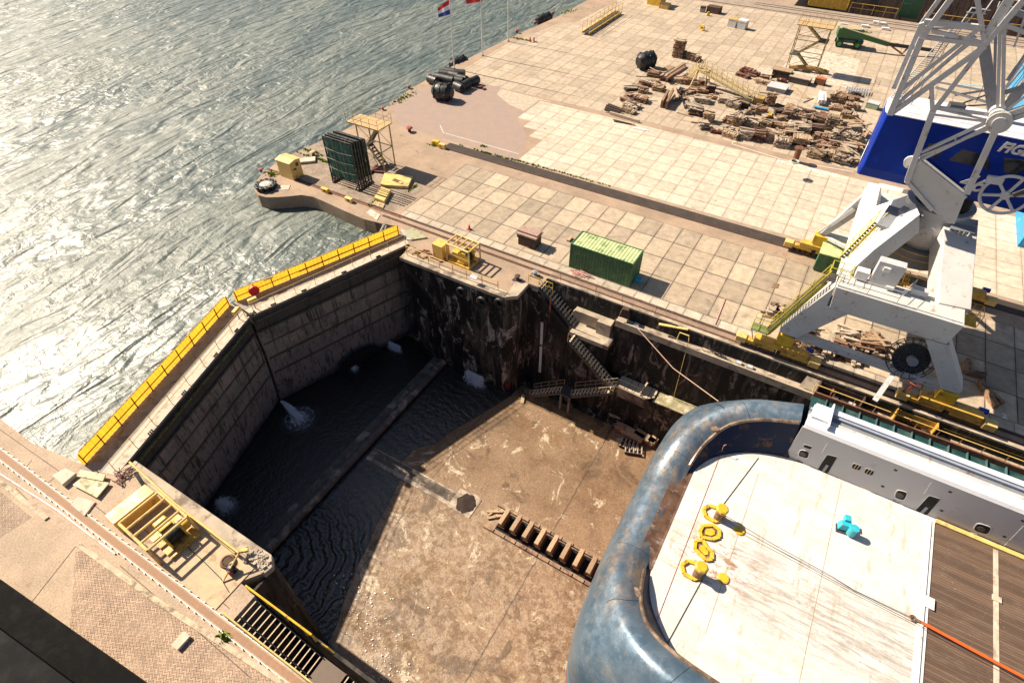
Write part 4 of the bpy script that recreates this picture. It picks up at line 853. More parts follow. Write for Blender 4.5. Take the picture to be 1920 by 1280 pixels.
text_mesh('FIGEE',.82,.012,WHITEP,o1+V((0,-.01,-.05)),(1,0,0),(0,0,1),'house_lettering',house,bold=.035,shear=.3)
o1=on_house(*z3(712,1052)); text_mesh('46',1.45,.012,WHITEP,o1+V((0,-.01,-.18)),(1,0,0),(0,0,1),'house_number',house,bold=.02,shear=.35)
# bracket plate at the foot of the boom
BY=43.2
def bq(pts,name,mat,y0=BY,y1=BY+.12,par=crane,**k):
    P=[GY(x,y,y0) for x,y in pts]; return MB().slabY([(p.x,p.z) for p in P],y0,y1).build(name,mat,par,**k)
pts=[z3(*p) for p in((495,922),(760,1132),(700,1280),(660,1275),(560,1190),(425,1032))]
bq(pts,'boom_foot_plate',PORTAL,BY,BY+1.0)
m_=MB(); P=[GY(*z3(*p),BY-.04) for p in((495,922),(760,1132))]; m_.beam(P[0],P[1],.22,.3); m_.build('plate_flange',PORTAL,crane)
m_=MB(); P=[GY(*z3(*p),BY-.04) for p in((425,1032),(575,1200))]; m_.beam(P[0],P[1],.2,.25); m_.build('plate_flange',PORTAL,crane)
c=GY(*z3(450,930),BY+.2); MB().cyl(c,.42,.15,20,'Y').build('pivot_eye',WHITEP,crane)
# wheel
wc=GY(1885,366,BY); wr=1.25
whl=sub('rope_sheave'); MB().torus(wc,wr,.1,(0,1,0),40,8).build('rim',GREYM,whl,smooth=True)
m_=MB()
for k in range(6): a=k/6*6.283+.25; d=V((math.cos(a),0,math.sin(a))); m_.beam(wc,wc+d*wr,.16,.12,up=(0,1,0))
m_.cyl(wc+V((0,-.12,0)),.26,.24,18,'Y'); m_.build('spokes',GREYM,whl)
m_=MB(); m_.cbox(wc+V((-.95,.05,.75)),(.9,.25,.5),0,0,-.1); m_.build('sheave_guard',GREYM,whl,bevel=.05); MB().beam(wc+V((.3,-.2,.2)),wc+V((1.6,-.2,1.6)),.25,.25).build('sheave_arm',STEEL,whl)
# lattice
A1=BY; A2=48.8
NP={}
def S(a,b,w,y=A1,mat=GREYM,name='boom_strut',y2=None,h=None):
    w=w*.8; h=h*.8 if h else None
    p=GY(*z3(*a),y); q=GY(*z3(*b),y if y2 is None else y2); cpart(name,MB().beam(p,q,w,h or w,up=(0,1,0)),mat)
S((430,1030),(575,640),.42,name='boom_leg'); S((575,640),(880,250),.30,name='boom_leg'); S((880,250),(1120,-30),.36,name='boom_leg')
S((770,1105),(945,720),.42,name='boom_leg')
S((945,700),(492,920),.22); S((900,735),(500,895),.18); S((925,680),(510,870),.22); S((705,780),(706,812),.1)
S((950,705),(578,655),.13); S((905,690),(590,620),.13); S((920,660),(600,612),.2); S((575,650),(568,500),.28,mat=PORTAL)
S((338,650),(878,262),.34); S((345,620),(820,210),.24); S((395,515),(840,165),.26); S((400,560),(790,250),.13)
S((330,655),(515,215),.42,name='boom_leg'); S((515,215),(690,-20),.38,name='boom_leg'); S((352,505),(512,135),.34,A2,name='boom_leg'); S((512,135),(625,-20),.32,A2,name='boom_leg')
S((515,130),(515,212),.36,mat=PORTAL)
S((530,212),(872,258),.28); S((525,125),(850,158),.34); S((520,165),(850,160),.1); S((570,175),(868,248),.22,mat=PORTAL)
S((828,-10),(872,245),.30,name='boom_leg'); S((1025,-20),(880,215),.6,name='boom_leg',h=.12); S((1110,0),(985,140),.22)
S((985,140),(1110,190),.25); S((985,140),(975,640),.22); S((960,175),(945,650),.2); S((935,190),(925,600),.2,A2,GREYD)
S((865,250),(925,640),.72,A2-2,GREYD,'boom_tube'); S((1110,470),(970,650),.62,A2-2,GREYD,'boom_tube')
S((965,665),(1110,615),.4,mat=PORTAL); S((985,690),(1110,650),.35); S((975,650),(1110,545),.13); S((990,500),(1110,330),.14,A2); S((985,520),(1110,370),.1,A2); S((1000,460),(1110,300),.2,A2,GREYD)
S((985,530),(1110,490),.26,mat=GREYD); S((1040,270),(1110,80),.12)
S((600,470),(880,520),.12,A2); S((590,500),(905,590),.16,A2,PORTAL); S((700,545),(890,515),.14,A2,GREYD); S((700,610),(880,600),.1,A2,GREYD); S((720,600),(890,540),.1,A2,STEEL)
S((548,580),(575,500),.1,A2,STEEL); S((1000,50),(1110,90),.4,A2,GREYD,h=.3)
c=GY(*z3(945,672),A1-.4); MB().cyl(c+V((0,0,0)),.42,1.0,20,'Y').build('boom_pin',WHITEP,crane,smooth=True); c2=GY(*z3(955,705),A1-.5); m_=MB().cyl(c2,.62,.3,24,'Y'); m_.build('boom_pin_plate',PORTAL,crane)
MB().cyl(c2+V((0,-.1,0)),.35,.12,20,'Y').build('pin_cap',GREYM,crane)
# cage ladder and ropes
P0=GY(*z3(360,560),A1+2); P1=GY(*z3(740,130),A1+2); P2=GY(*z3(930,-10),A1+2)
m_=MB()
for o_ in(-.25,.25): m_.tube([P0+V((o_,0,0)),P1+V((o_,0,0))],.03,5)
for k in range(40): c=P0.lerp(P1,k/40); m_.tube([c-V((.25,0,0)),c+V((.25,0,0))],.018,4)
cpart('ladder',m_,GREYM)
m_=MB()
for (a,b) in (((720,160),(800,45)),((745,160),(830,60)),((800,45),(905,60)),((770,70),(880,80)),((850,100),(920,0)),((880,230),(960,10)),((900,230),(985,10))): m_.tube([GY(*z3(*a),A1+1),GY(*z3(*b),A1+1)],.04,5)
cpart('ladder_cage',m_,GREYM)
m_=MB(); 
for (a,b) in(((370,640),(700,150)),((400,640),(640,230)),((450,600),(720,160)),((985,560),(1110,400)),((1000,560),(1110,420)),((820,590),(870,480))): m_.tube([GY(*z3(*a),A1+3),GY(*z3(*b),A1+3)],.02,4)
cpart('hoist_ropes',m_,STEEL)
# ================= OBJECTS ON THE QUAYS =================
r1=lambda x,y:(760+x/4.8,260+y/4.8)
z5=lambda x,y:(460+x/4.74,190+y/4.74)
zt=lambda x,y:(1100+x/3.2,80+y/3.2)
z7=lambda x,y:(700+x/3.2,400+y/3.2)
z1=lambda x,y:(640+x/4,y/4)
z8=lambda x,y:(880+x/8,480+y/8)
# ---- shipping container
t=thing('shipping_container','green ribbed shipping container with a pale green top near the dock edge','container',(-17.37,39.56,0))
x0,y0,L,W,h=-17.37,39.56,6.06,2.44,2.59
m_=MB()
def corr(a,b,z0,z1,out,n,dep):
    a,b,out=V(a),V(b),V(out); Vs=[];k=n*4
    for i in range(k+1):
        ph=i%4; d=dep if ph in(1,2) else 0; p=a.lerp(b,(i+(.25 if ph in(1,3) else 0))/k if i<k else 1)+out*(-d); Vs+=[p+V((0,0,z0)),p+V((0,0,z1))]
    m_.add(Vs,[[2*i,2*i+2,2*i+3,2*i+1] for i in range(k)])
corr((x0+.08,y0+.01,0),(x0+L-.08,y0+.01,0),.15,h-.1,(0,-1,0),20,.045); corr((x0+L-.08,y0+W-.01,0),(x0+.08,y0+W-.01,0),.15,h-.1,(0,1,0),20,.045)
corr((x0+.01,y0+W-.08,0),(x0+.01,y0+.08,0),.15,h-.1,(-1,0,0),8,.045); corr((x0+L-.01,y0+.08,0),(x0+L-.01,y0+W-.08,0),.15,h-.1,(1,0,0),8,.045)
m_.build('side_panels',GREENC,t)
m_=MB(); n=76; Vs=[]
for i in range(n+1):
    z=h-.03-(.03 if i%4 in(1,2) else 0); x=x0+.08+(L-.16)*i/n; Vs+=[V((x,y0+.08,z)),V((x,y0+W-.08,z))]
m_.add(Vs,[[2*i,2*i+2,2*i+3,2*i+1] for i in range(n)]); m_.build('roof',GREENR,t)
m_=MB()
for yy in(y0,y0+W-.1): m_.box((x0,yy,.02),(x0+L,yy+.1,.16)); m_.box((x0,yy,h-.11),(x0+L,yy+.1,h))
for xx in(x0,x0+L-.1): m_.box((xx,y0+.1,.02),(xx+.1,y0+W-.1,.16)); m_.box((xx,y0+.1,h-.11),(xx+.1,y0+W-.1,h))
for xx in(x0,x0+L-.1):
    for yy in(y0,y0+W-.1): m_.box((xx-.004,yy-.004,.16),(xx+.104,yy+.104,h-.11))
m_.build('frame',GREENC,t)
def simple(name,label,cat,mb,mat,group=None,**k): return tag(mb.build(name,mat,**k),label,cat,group)
# covered brown box
t=thing('storage_bin','dark red brown bin under a faded lid between winch and container','bin',G(990,455)); c=G(992,458,0)
MB().cbox(c+V((0,.1,.55)),(1.9,1.25,1.1)).build('body',RUSTD,t,bevel=.02)
mm=MB().cbox(c+V((0,.1,1.25)),(2.15,1.5,.16)); mm.cbox(c+V((0,.1,1.42)),(2.1,.9,.2)); mm.build('lid',M('faded_pink_wood',(.40,.27,.21),.8,.3,3,(.2,.1,.07),.4,3),t)
mm=MB(); 
for k in range(9): mm.cbox(c+V((-.95+k*.24,-.62,1.02)),(.1,.06,.26))
mm.build('cleats',WOODS[4],t)
simple('timber_block','small orange brown block lying left of the green container','block',MB().cbox(G(1068,448,.1),(.3,.75,.2)),WOODS[0])
t=thing('crate','small turquoise crate in the shadow of the green container','crate',G(1197,523)); MB().cbox(G(1197,524,.2),(.62,.5,.38)).build('body',CYAN,t,bevel=.02); MB().cbox(G(1197,521,.42),(.66,.25,.06)).build('lid',BLUEL,t)
random.seed(11); m_=MB()
for k in range(16):
    a=G(1073+random.uniform(0,22),508+random.uniform(0,8),.05); m_.tube([a,a+V((random.uniform(-.5,.8),random.uniform(-.2,.3),.08)),a+V((random.uniform(0,1.2),random.uniform(-.4,.4),.04))],.045,5)
simple('rope_heap','heap of faded pink rope at the foot of the green container','rope',m_,M('pink_rope',(.50,.27,.23),.9,.2,8))
t=thing('traffic_cone','single small orange red traffic cone beside the edge slabs','cone',G(880,430)); MB().lathe(G(880,430,0),[(.15,.05),(.03,.6)],12).build('cone',M('cone_red',(.5,.06,.03),.5,.1,4),t); MB().cbox(G(880,430,.03),(.4,.4,.05)).build('base',REDB,t)
# ---- green dumpster by the crane and cabinets
t=thing('waste_container','green metal waste container beside the yellow crane stair','container',(2.5,50.4,0)); a=G(1524,512); 
m_=MB().box((2.3,50.6,.1),(4.3,52.9,1.9)); m_.build('body',GREENC,t,bevel=.03)
m_=MB(); m_.box((2.25,50.55,1.9),(4.35,52.95,1.98)); m_.build('lid',GREENR,t)
m_=MB(); m_.box((2.3,50.56,1.0),(4.3,50.59,1.05)); m_.box((3.28,50.56,.1),(3.33,50.59,1.9)); m_.build('door_bars',GREEND,t)
# ---- fenders, tyres
def tyre(c,Rr,r,axis,label,group=None,name='tyre'):
    return tag(MB().torus(c,Rr,r,axis,28,12).build(name,BLACKR,smooth=True),label,'tyre',group)
for i,(px,py,lab) in enumerate(((866,548,'leftmost of the three big tyres hung on the dock wall'),(904,566,'middle one of the three big tyres hung on the dock wall'),(937,569,'rightmost of the three tyres hung on the dock wall, half hidden'))):
    p=GY(px,py,32.5); tyre(p,.42,.17,(0,1,0),lab,'tyres hung on the dock wall')
t=thing('fender_dolphin','round white topped mooring fender ringed by tyres at the pier tip','fender',G(500,352)); c=G(500,352,0)
MB().lathe(c,[(.66,0),(.66,.5),(.4,.56)],20).build('drum',M('stained_white',(.6,.55,.5),.7,.3,4,(.2,.1,.06),.45,4),t)
for k in range(11): 
    a=k/11*6.283; d=V((math.cos(a),math.sin(a),0)); MB().torus(c+d*.93+V((0,0,.42)),.2,.13,(0,0,1),14,7).build('tyre',BLACKR,t,smooth=True); MB().cyl(c+d*.95+V((0,0,-.3)),.2,.6,10).build('tyre',BLACKR,t)
simple('steel_plate','pale steel plate beside the round tyre fender','plate',MB().cbox(G(530,352,.03),(1.5,1.0,.04),.6),CONCP)
def barrel(c,ax,L,r,label,group='black rubber fenders lying on the quay'):
    t=thing('rubber_fender',label,'fender',(c.x,c.y,0),group); ax=V(ax).normalized()
    pts=[]; n=9
    mb=MB(); u=ax.orthogonal().normalized(); 
    prof=[(r*.55,-L/2),(r*.9,-L/2+.15*L),(r,-L/2+.28*L),(r,L/2-.28*L),(r*.9,L/2-.15*L),(r*.55,L/2)]
    mb.lathe((0,0,0),prof,22); rot=V((0,0,1)).rotation_difference(ax)
    mb.v=[rot@p+c for p in mb.v]; mb.build('body',BLACKR,t,smooth=True)
    w_=ax.cross(u)
    for k in(-.3,0,.3):
        MB().torus(c+ax*k*L,r*1.0,.06,ax,26,6).build('band',BLACKR,t,smooth=True)
        for a in range(0,360,60):
            d=u*math.cos(R(a+k*60))+w_*math.sin(R(a+k*60)); MB().torus(c+ax*k*L+d*(r+.04),.12,.06,d,12,6).build('tyre_lug',BLACKR,t)
    return t
barrel(G(830,172,1.1),(1,.12,0),3.0,1.15,'big knobbed black rubber fender in front of the pile of fender tubes')
barrel(G(1212,113,1.2),(.5,.85,0),3.2,1.2,'big knobbed black rubber fender standing alone on the far slabs')
barrel(G(860,118,-.3),(.15,1,0),3.6,.9,'knobbed black rubber fender hanging at the quay edge by the first flagpole')
barrel(G(1020,35,-.3),(.2,1,0),4.2,.85,'knobbed black rubber fender hanging on the farthest quay edge')
simple('net_tangle','small red net under the knobbed fender beside the tube pile','net',MB().torus(G(838,188,.05),.5,.06,(0,0,1),14,5).torus(G(832,186,.1),.3,.05,(.3,0,1),12,5),REDP)
tubes=[(658,590,700,605),(705,575,775,590),(775,590,840,605),(840,600,925,615),(735,550,810,560),(810,560,875,575),(870,585,935,600),(780,535,845,545),(845,550,935,555),(855,640,900,660),(910,650,960,620),(965,620,1020,595)]
for i,(xa,ya,xb,yb) in enumerate(tubes):
    a=G(*z1(xa,ya),.62); b=G(*z1(xb,yb),.62); b=a+(b-a).normalized()*1.65; 
    t=thing('fender_tube','black rubber tube fender in the close packed pile beside the first flagpole','fender',(a.x,a.y,0),'black rubber tube fenders packed in a pile at the quay edge')
    MB().tube([a,b],.6,20).build('tube',BLACKR,t,smooth=True); d=(b-a).normalized(); MB().cyl(b+d*.001,.24,.012,14,d).build('bore',BLACK,t)
simple('timber_block','small reddish timber chock at the end of the black tube pile','block',MB().cbox(G(901,164,.15),(.7,.4,.3),.4).cbox(G(908,167,.1),(.5,.3,.2),1.2),WOODS[3])
# ---- flag poles and flags
def flagpole(px,py,label,h=18,flag=None):
    c=G(px,py); t=thing('flagpole',label,'flagpole',c,'white flagpoles at the quay edge'); MB().tube([c,c+V((0,0,h))],.10,10,.05).build('pole',WHITEP,t,smooth=True); MB().cyl(c,.2,.12,12).build('base',CONCD,t)
    return c
c1=flagpole(852,130,'nearest white flagpole beside the black fender pile'); c2=flagpole(905,105,'middle white flagpole flying a red flag'); c3=flagpole(953,78,'farthest white flagpole, its flag out of the picture')
def flag(c,y,pts,label,cols,strips=3):
    t=thing('flag',label,'flag',(c.x,c.y,0)); P=[GY(px,py,y) for px,py in pts] # hoist top, hoist bottom, fly bottom, fly top
    nx=8
    for s in range(strips):
        m_=MB(); Vs=[]
        for i in range(nx+1):
            u=i/nx
            for v in(s/strips,(s+1)/strips):
                p=P[0].lerp(P[1],v).lerp(P[3].lerp(P[2],v),u); Vs.append(p+V((0,.12*math.sin(u*9+v*2),0)))
        m_.add(Vs,[[2*i,2*i+2,2*i+3,2*i+1] for i in range(nx)]); m_.build('flag_stripe',cols[s],t,smooth=True)
FR=M('flag_red',(.60,.02,.03),.7,.1,2); FWt=M('flag_white',(.75,.74,.74),.7,.05,2); FBl=M('flag_blue',(.02,.05,.30),.7,.1,2)
flag(c1,c1.y,[(843,-2),(845,27),(823,33),(820,16)],'red white and blue striped flag on the nearest pole',(FR,FWt,FBl))
flag(c2,c2.y,[(903,-22),(904,3),(875,8),(872,-16)],'plain red flag on the middle pole, cut by the top edge',(FR,FR),2)
# ---- bollards
def bollard(px,py,label,s=1.0,mat=None):
    c=G(px,py); t=thing('bollard',label,'bollard',c,'small mooring bollards along the quay'); mat=mat or REDB
    MB().lathe(c,[(.20*s,0),(.17*s,.35*s),(.19*s,.42*s)],14).build('post',RUSTD,t,smooth=True); MB().lathe(c+V((0,0,.42*s)),[(.40*s,0),(.42*s,.06*s),(.3*s,.16*s)],16).build('cap',mat,t,smooth=True)
for px,py,l,s in((768,247,'mushroom bollard standing alone on the mauve brick paving',1.1),(767,166,'small dark bollard at the quay edge left of the tube pile',.8),(805,144,'small bollard at the edge right behind the tube pile',.8),(969,62,'red bollard at the edge past the farthest flagpole',1.0),(1003,46,'red bollard beyond the farthest flagpole at the edge',.9),(1037,27,'dark red bollard near the farthest edge fender',.9),(718,206,'small dark bollard at the edge beyond the stair tower',.7),(588,291,'pale mushroom bollard between the yellow hut and the green frames',.9),(490,322,'dark little bollard at the pier corner by the yellow hut',.7)):
    bollard(px,py,l,s,CREAM if px==588 else None)
for px,l in((994,'left of two thin red posts behind the flagpoles'),(1001,'right of two thin red posts behind the flagpoles')): simple('marker_post',l,'post',MB().cyl(G(px,79),.12,.7,10),REDP,'thin red posts behind the flagpoles')
# ---- yellow hut
t=thing('yellow_hut','pale yellow metal hut with a small window at the pier tip','hut',(-52.4,38.7,0))
MB().box((-53.45,37.95,.03),(-51.35,39.5,2.05)).build('walls',M('hut_yellow',(.72,.50,.16),.5,.12,1,(.35,.2,.08),.2,1.2),t,bevel=.02)
m_=MB(); m_.add([(-53.55,37.85,2.05),(-51.25,37.85,2.05),(-51.25,39.6,2.05),(-53.55,39.6,2.05),(-53.55,38.72,2.22),(-51.25,38.72,2.22)],[(0,1,5,4),(2,3,4,5),(1,2,5),(3,0,4),(3,2,1,0)]); m_.build('roof',YELP,t)
MB().box((-51.35,38.75,1.35),(-51.32,39.15,1.75)).build('window',GLASS,t); MB().box((-51.35,38.3,1.1),(-51.2,38.65,1.2)).build('door_bar',STEEL,t)
def weeds(label,px,py,w_,d_,n=60,seed=1):
    random.seed(seed); c=G(px,py); m_=MB()
    for k in range(int(n*.7)):
        p=c+V((random.gauss(0,w_),random.gauss(0,d_),0)); a=random.uniform(0,3.14); s=random.uniform(.06,.16); d=V((math.cos(a),math.sin(a),0))*s
        m_.add([p-d,p+d,p+d*.3+V((random.uniform(-.1,.1),random.uniform(-.1,.1),s*1.6))],[(0,1,2)]); 
        m_.add([p+V((0,0,.006)),p+d*1.2+V((-.08,.05,.02)),p+d+V((.1,.12,.05))],[(0,1,2)])
    tag(m_.build('weeds',GRASS),kind='stuff')
for i,(a,b,w_,d_,n) in enumerate(((510,327,.35,.25,130),(600,300,1.3,.12,170),(585,285,1.0,.1,100),(707,375,.12,.6,60),(755,185,.35,1.2,160),(975,74,1.4,.15,120),(1065,22,.6,1.2,120),(775,352,.1,.5,50),(418,1197,.16,.14,60),(930,292,2.2,.05,70),(985,306,3,.05,70),(905,275,.2,.1,40),(1030,318,3,.05,50),(810,273,.3,.1,40),(1085,333,2.4,.05,40),(1620,60,.6,.4,100))): weeds('',a,b,w_,d_,n,i)
simple('concrete_slab','loose concrete slab lying between yellow hut and quay edge','slab',MB().cbox(G(573,301,.15),(2.3,1.1,.28),.75),CONCP,bevel=.03)
# ---- rack of green tarp frames
t=thing('frame_rack','bundle of upright dark frames covered in green tarpaulin beside the stair tower','frames',(-45.3,41,0))
TARP=M('green_tarp',(.012,.085,.065),.6,.35,2,(.03,.14,.11),.4,1.2,bump=.6)
random.seed(5)
for k in range(6):
    y=40.0+k*.36+random.uniform(-.04,.04); xo=-47.3+k*.05; w_=3.95; m_=MB(); b0=.0; h_=5.35+random.uniform(-.1,.1)
    for x in(xo,xo+w_): m_.beam((x,y,b0),(x,y+.05,h_),.13)
    for z in(.85,h_): m_.beam((xo,y,z),(xo+w_,y,z),.13)
    m_.beam((xo,y,.85),(xo+.6,y,.0),.1); m_.beam((xo+w_,y,.85),(xo+w_-.6,y,.0),.1)
    f=m_.build('frame',M('frame_dark',(.045,.042,.038),.7,.4,3,(.25,.2,.16),.25,3),t)
    if k==0:
        n=14; Vs=[]; 
        for i in range(n+1):
            for j in range(n+1): Vs.append(V((xo+.15+(w_-.3)*i/n,y-.02+.10*math.sin(i*1.3+j*.5)*math.sin(j*.4+1),.95+(h_-1.1)*j/n)))
        m_=MB().add(Vs,[[i*(n+1)+j,(i+1)*(n+1)+j,(i+1)*(n+1)+j+1,i*(n+1)+j+1] for i in range(n) for j in range(n)]); m_.build('tarpaulin',TARP,t,smooth=True)
        m_=MB()
        for i in(1,2): m_.tube([(xo+w_*i/3,y-.14,.9),(xo+w_*i/3+.05,y-.14,h_)],.03,5)
        for j in(1,2,3): m_.tube([(xo,y-.15,.9+1.1*j),(xo+w_*.5,y-.15,.9+1.1*j-.15),(xo+w_,y-.15,.9+1.1*j)],.03,5)
        m_.build('straps',M('pale_strap',(.32,.27,.2),.8,.2,4),t)
    else: MB().box((xo+.12,y,1),(xo+w_-.12,y+.02,h_-.1)).build('tarpaulin',TARP,t)
for x in(-47.1,-43.4): MB().beam((x,39.8,.1),(x,42.3,.1),.2).build('skid',WOODS[4],t)
simple('timber_pile','low rusty red timbers between the green frames and the stair tower','timbers',MB().cbox(G(700,317,.15),(.25,2.0,.2),.3).cbox(G(706,316,.2),(.25,1.8,.2),-.2).cbox(G(708,322,.12),(2.0,.22,.2),.3),WOODS[3])
# ---- stair towers
def tower(name,label,x0,y0,w_,d_,levels,mat,deck,flip=1,plat=None):
    t=thing(name,label,'stair tower',(x0+w_/2,y0+d_/2,0)); top=levels[-1]
    for x in(x0,x0+w_):
        for y in(y0,y0+d_): MB().beam((x,y,0),(x,y,top),.11).build('leg',mat,t)
    bm_=MB()
    prev=0
    for z in levels:
        for y in(y0,y0+d_): bm_.beam((x0,y,z),(x0+w_,y,z),.08); bm_.beam((x0,y,prev),(x0+w_,y,z),.045)
        for x in(x0,x0+w_): bm_.beam((x,y0,z),(x,y0+d_,z),.08); bm_.beam((x,y0,z),(x,y0+d_,prev),.045)
        prev=z
    bm_.build('bracing',mat,t)
    prev=0
    for i,z in enumerate(levels):
        s=1 if i%2 else -1
        a=(x0+w_*(.5-s*.32),y0+d_*.5,prev); b=(x0+w_*(.5+s*.30),y0+d_*.5,z); 
        steps(t,a,b,.75,max(5,int((z-prev)/.26)),mat,deck,rail=False)
        if i<len(levels)-1: MB().cbox((x0+w_*(.5+s*.4),y0+d_/2,z),(w_*.3,d_,.06)).build('landing',deck,t)
        prev=z
    px0,py0,px1,py1=plat
    MB().box((px0,py0,top),(px1,py1,top+.12)).build('platform',deck if False else M('ochre_planks',(.50,.33,.15),.8,.25,3,(.3,.18,.08),.3,3),t)
    railing('x','',[(px0,py0,top+.1),(px1,py0,top+.1),(px1,py1,top+.1),(px0,py1,top+.1),(px0,py0,top+.1)],mat,1.05,1.1,.025,parent=t)
    return t
TY=M('tower_cream',(.52,.42,.19),.6,.25,3,(.2,.12,.06),.4,3)
tower('stair_tower','ochre steel stair tower with railed platform behind the green frames',-47.0,44.8,3.2,1.9,(2.3,4.9),TY,STEEL,plat=(-48.2,44.6,-43.6,47.0))
tower('stair_tower','tall slim yellow stair tower on the far slabs behind the timber yard',-10.9,101.6,4.3,2.2,(2.2,4.4,6.3),TY,STEEL,plat=(-11.2,101.3,-6.2,104.1))
t=thing('steel_arch','ochre curved steel saddle at the foot of the tall yellow stair tower','saddle',G(1500,135)); m_=MB()
for a,b in(((1478,130),(1552,140)),): 
    p,q=G(*a),G(*b); m_.tube([p.lerp(q,i/8)+V((0,0,1.1*math.sin(i/8*3.14*.5+.8)-.55)) for i in range(9)],.35,8)
m_.build('saddle_body',M('ochre_steel',(.35,.21,.06),.7,.3,3,(.1,.06,.03),.4,3),t)
# ---- corner blocks and yellow pieces of the pier
t=thing('formwork_panel','long cream panel with a rusty centre lying beside the green frames','panel',G(745,342)); P=[G(*z5(*p)) for p in((1205,765),(1240,660),(1490,690),(1450,780))]
MB().prism([(p.x,p.y) for p in P],.02,.35).build('body',YELP,t,bevel=.02); MB().cbox(G(*z5(1350,708),.37),(1.2,.5,.03),-.1).build('rust_patch',RUST,t); MB().cbox(G(*z5(1380,722),.40),(.45,.35,.05)).build('cap',YELP,t)
t=thing('formwork_panel','short cream block standing nearer the gate than the long cream panel','block',G(718,372)); P=[G(*z5(*p)) for p in((1150,880),(1215,785),(1300,810),(1240,915))]
MB().prism([(p.x,p.y) for p in P],.02,.4).build('body',YELP,t,bevel=.02); P=[G(*z5(*p)) for p in((1135,925),(1155,890),(1240,920),(1225,955))]; MB().prism([(p.x,p.y) for p in P],.0041,.12).build('foot',CREAM,t)
for (a,b,l) in(((715,805),(760,800),'yellow roller block on the pier track nearer the tip'),((925,890),(0,0),'cream stop block on the pier track nearer the gate')):
    c=G(*z5(*a)); t=thing('track_block',l,'track block',c,'blocks on the pier track'); MB().cbox(c+V((0,0,.25)),(1.0,.4,.45),-.05).build('body',YELB if a[0]==715 else YELP,t,bevel=.05); MB().cyl(c+V((.1,-.25,.28)),.17,.5,14,'Y').build('roller',RUST,t)
for px,l in((818,'yellow clamp at the start of the dark track strip'),(830,'yellow stop block at the start of the dark track strip')):
    c=G(px,272 if px==818 else 278); t=thing('track_block',l,'track block',c,'blocks on the dark track strip'); MB().cbox(c+V((0,0,.3)),(.9,.45,.55),-.05).build('body',YELB if px==818 else YELP,t,bevel=.04); MB().cyl(c+V((-.3,-.3,.3)),.2,.6,12,'Y').build('roller',YELB,t)
m_=MB().box((-42,54.9,.01),(-39.8,55.3,.02)) 
struct('path',MB().box((-55.5,38.0,.002),(-36,38.32,.02)),RUST) 
simple('steel_plate','worn pale steel plate on the quay above the gate inlet','plate',MB().prism([(p.x,p.y) for p in (G(*z5(*q)) for q in((1070,990),(1120,960),(1200,1010),(1170,1060)))],.01,.05),CONCP)
simple('cover_plate','greenish steel ramp plate at the right end of the gate walkway','plate',MB().prism([(p.x,p.y) for p in (G(*z7(*q)) for q in((175,115),(245,95),(325,150),(225,165)))],.02,.14),M('greenish_plate',(.36,.35,.21),.6,.2,2,(.2,.17,.1),.3,2))
simple('cover_plate','grey green sloping plate joining the gate walkway to the quay','plate',MB().prism([(p.x,p.y) for p in (G(*z7(*q)) for q in((165,100),(205,110),(235,165),(200,160)))],.02,.10),GREYM)
# water stop timbers by the inlet
m_=MB().box((-38.2,36.15,-1.45),(-36.9,36.35,-.02)); simple('timber_fender','dark timber fender frame in the inlet by the gate','fender',m_,WOODS[4])
m_=MB().tube([(-37.6,35.9,-1.5),(-36.6,36.1,.2)],.12,6).tube([(-36.9,35.6,-1.4),(-36.3,36.0,.1)],.08,6); simple('leaning_pole','pale poles leaning in the inlet at the right gate hinge','pole',m_,GREYM)
# ---- winch units
def winch_unit(kind,label,cab,fr,wn,rot,seed):
    """cab: centre and size; fr: frame box; wn: winch centre"""
    t=thing('winch_unit',label,'winch',(fr[0],fr[1],0))
    MB().cbox(V(cab[0])+V((0,0,cab[1][2]/2)),cab[1],rot).build('control_cabinet',M('cabinet_yellow',(.70,.43,.10),.5,.12,1.2,(.3,.16,.06),.22,1.5),t,bevel=.03)
    L,W,h=fr[2],fr[3],fr[4]; c=V((fr[0],fr[1],0)); cr_,sr=math.cos(rot),math.sin(rot)
    P=lambda u,v,z:c+V((cr_*u-sr*v,sr*u+cr_*v,z))
    for u in(-L/2,L/2):
        for v in(-W/2,W/2): MB().tube([P(u,v,0),P(u,v,h)],.085,8).build('post',YELP,t,smooth=True)
    m_=MB()
    for v in(-W/2,W/2): m_.tube([P(-L/2,v,h),P(L/2,v,h)],.09,8); m_.tube([P(-L/2,v,h*.5),P(L/2,v,h*.5)],.05,8)
    for k in range(5): u=-L/2+L*k/4; m_.tube([P(u,-W/2,h),P(u,W/2,h)],.08,8)
    m_.build('guard_bars',YELP,t,smooth=True)
    w_=V(wn); ax=V((cr_,sr,0)); ay=V((-sr,cr_,0))
    MB().tube([w_-ay*.45+V((0,0,.75)),w_+ay*.45+V((0,0,.75))],.38,20).build('drum',STEEL,t)
    m_=MB()
    for k in range(9): m_.torus(w_+ay*(-.36+.09*k)+V((0,0,.75)),.42,.045,ay,22,6)
    m_.build('wound_rope',BLACKR,t,smooth=True)
    for s in(-.5,.5): MB().tube([w_+ay*(s-.05)+V((0,0,.75)),w_+ay*(s+.05)+V((0,0,.75))],.62,18).build('drum_flange',YELB,t)
    MB().cbox(w_+ax*-.95+V((0,0,.65)),(.9,.8,.8),rot).build('gearbox',YELB,t,bevel=.08); MB().tube([w_+ay*.6+V((0,0,.75)),w_+ay*1.25+V((0,0,.75))],.28,14).build('motor',YELB,t,smooth=True)
    MB().cbox(w_+ax*-.3+V((0,0,.14)),(2.4,1.9,.25),rot).build('base_frame',YEL,t)
    return t
winch_unit('r','yellow caged winch with control cabinet on the right dock corner',((-28.6,34.9,0),(1.2,1.1,1.5)),(-26.3,35.3,2.6,1.7,2.0),(-25.9,35.2,0),-.05,1)
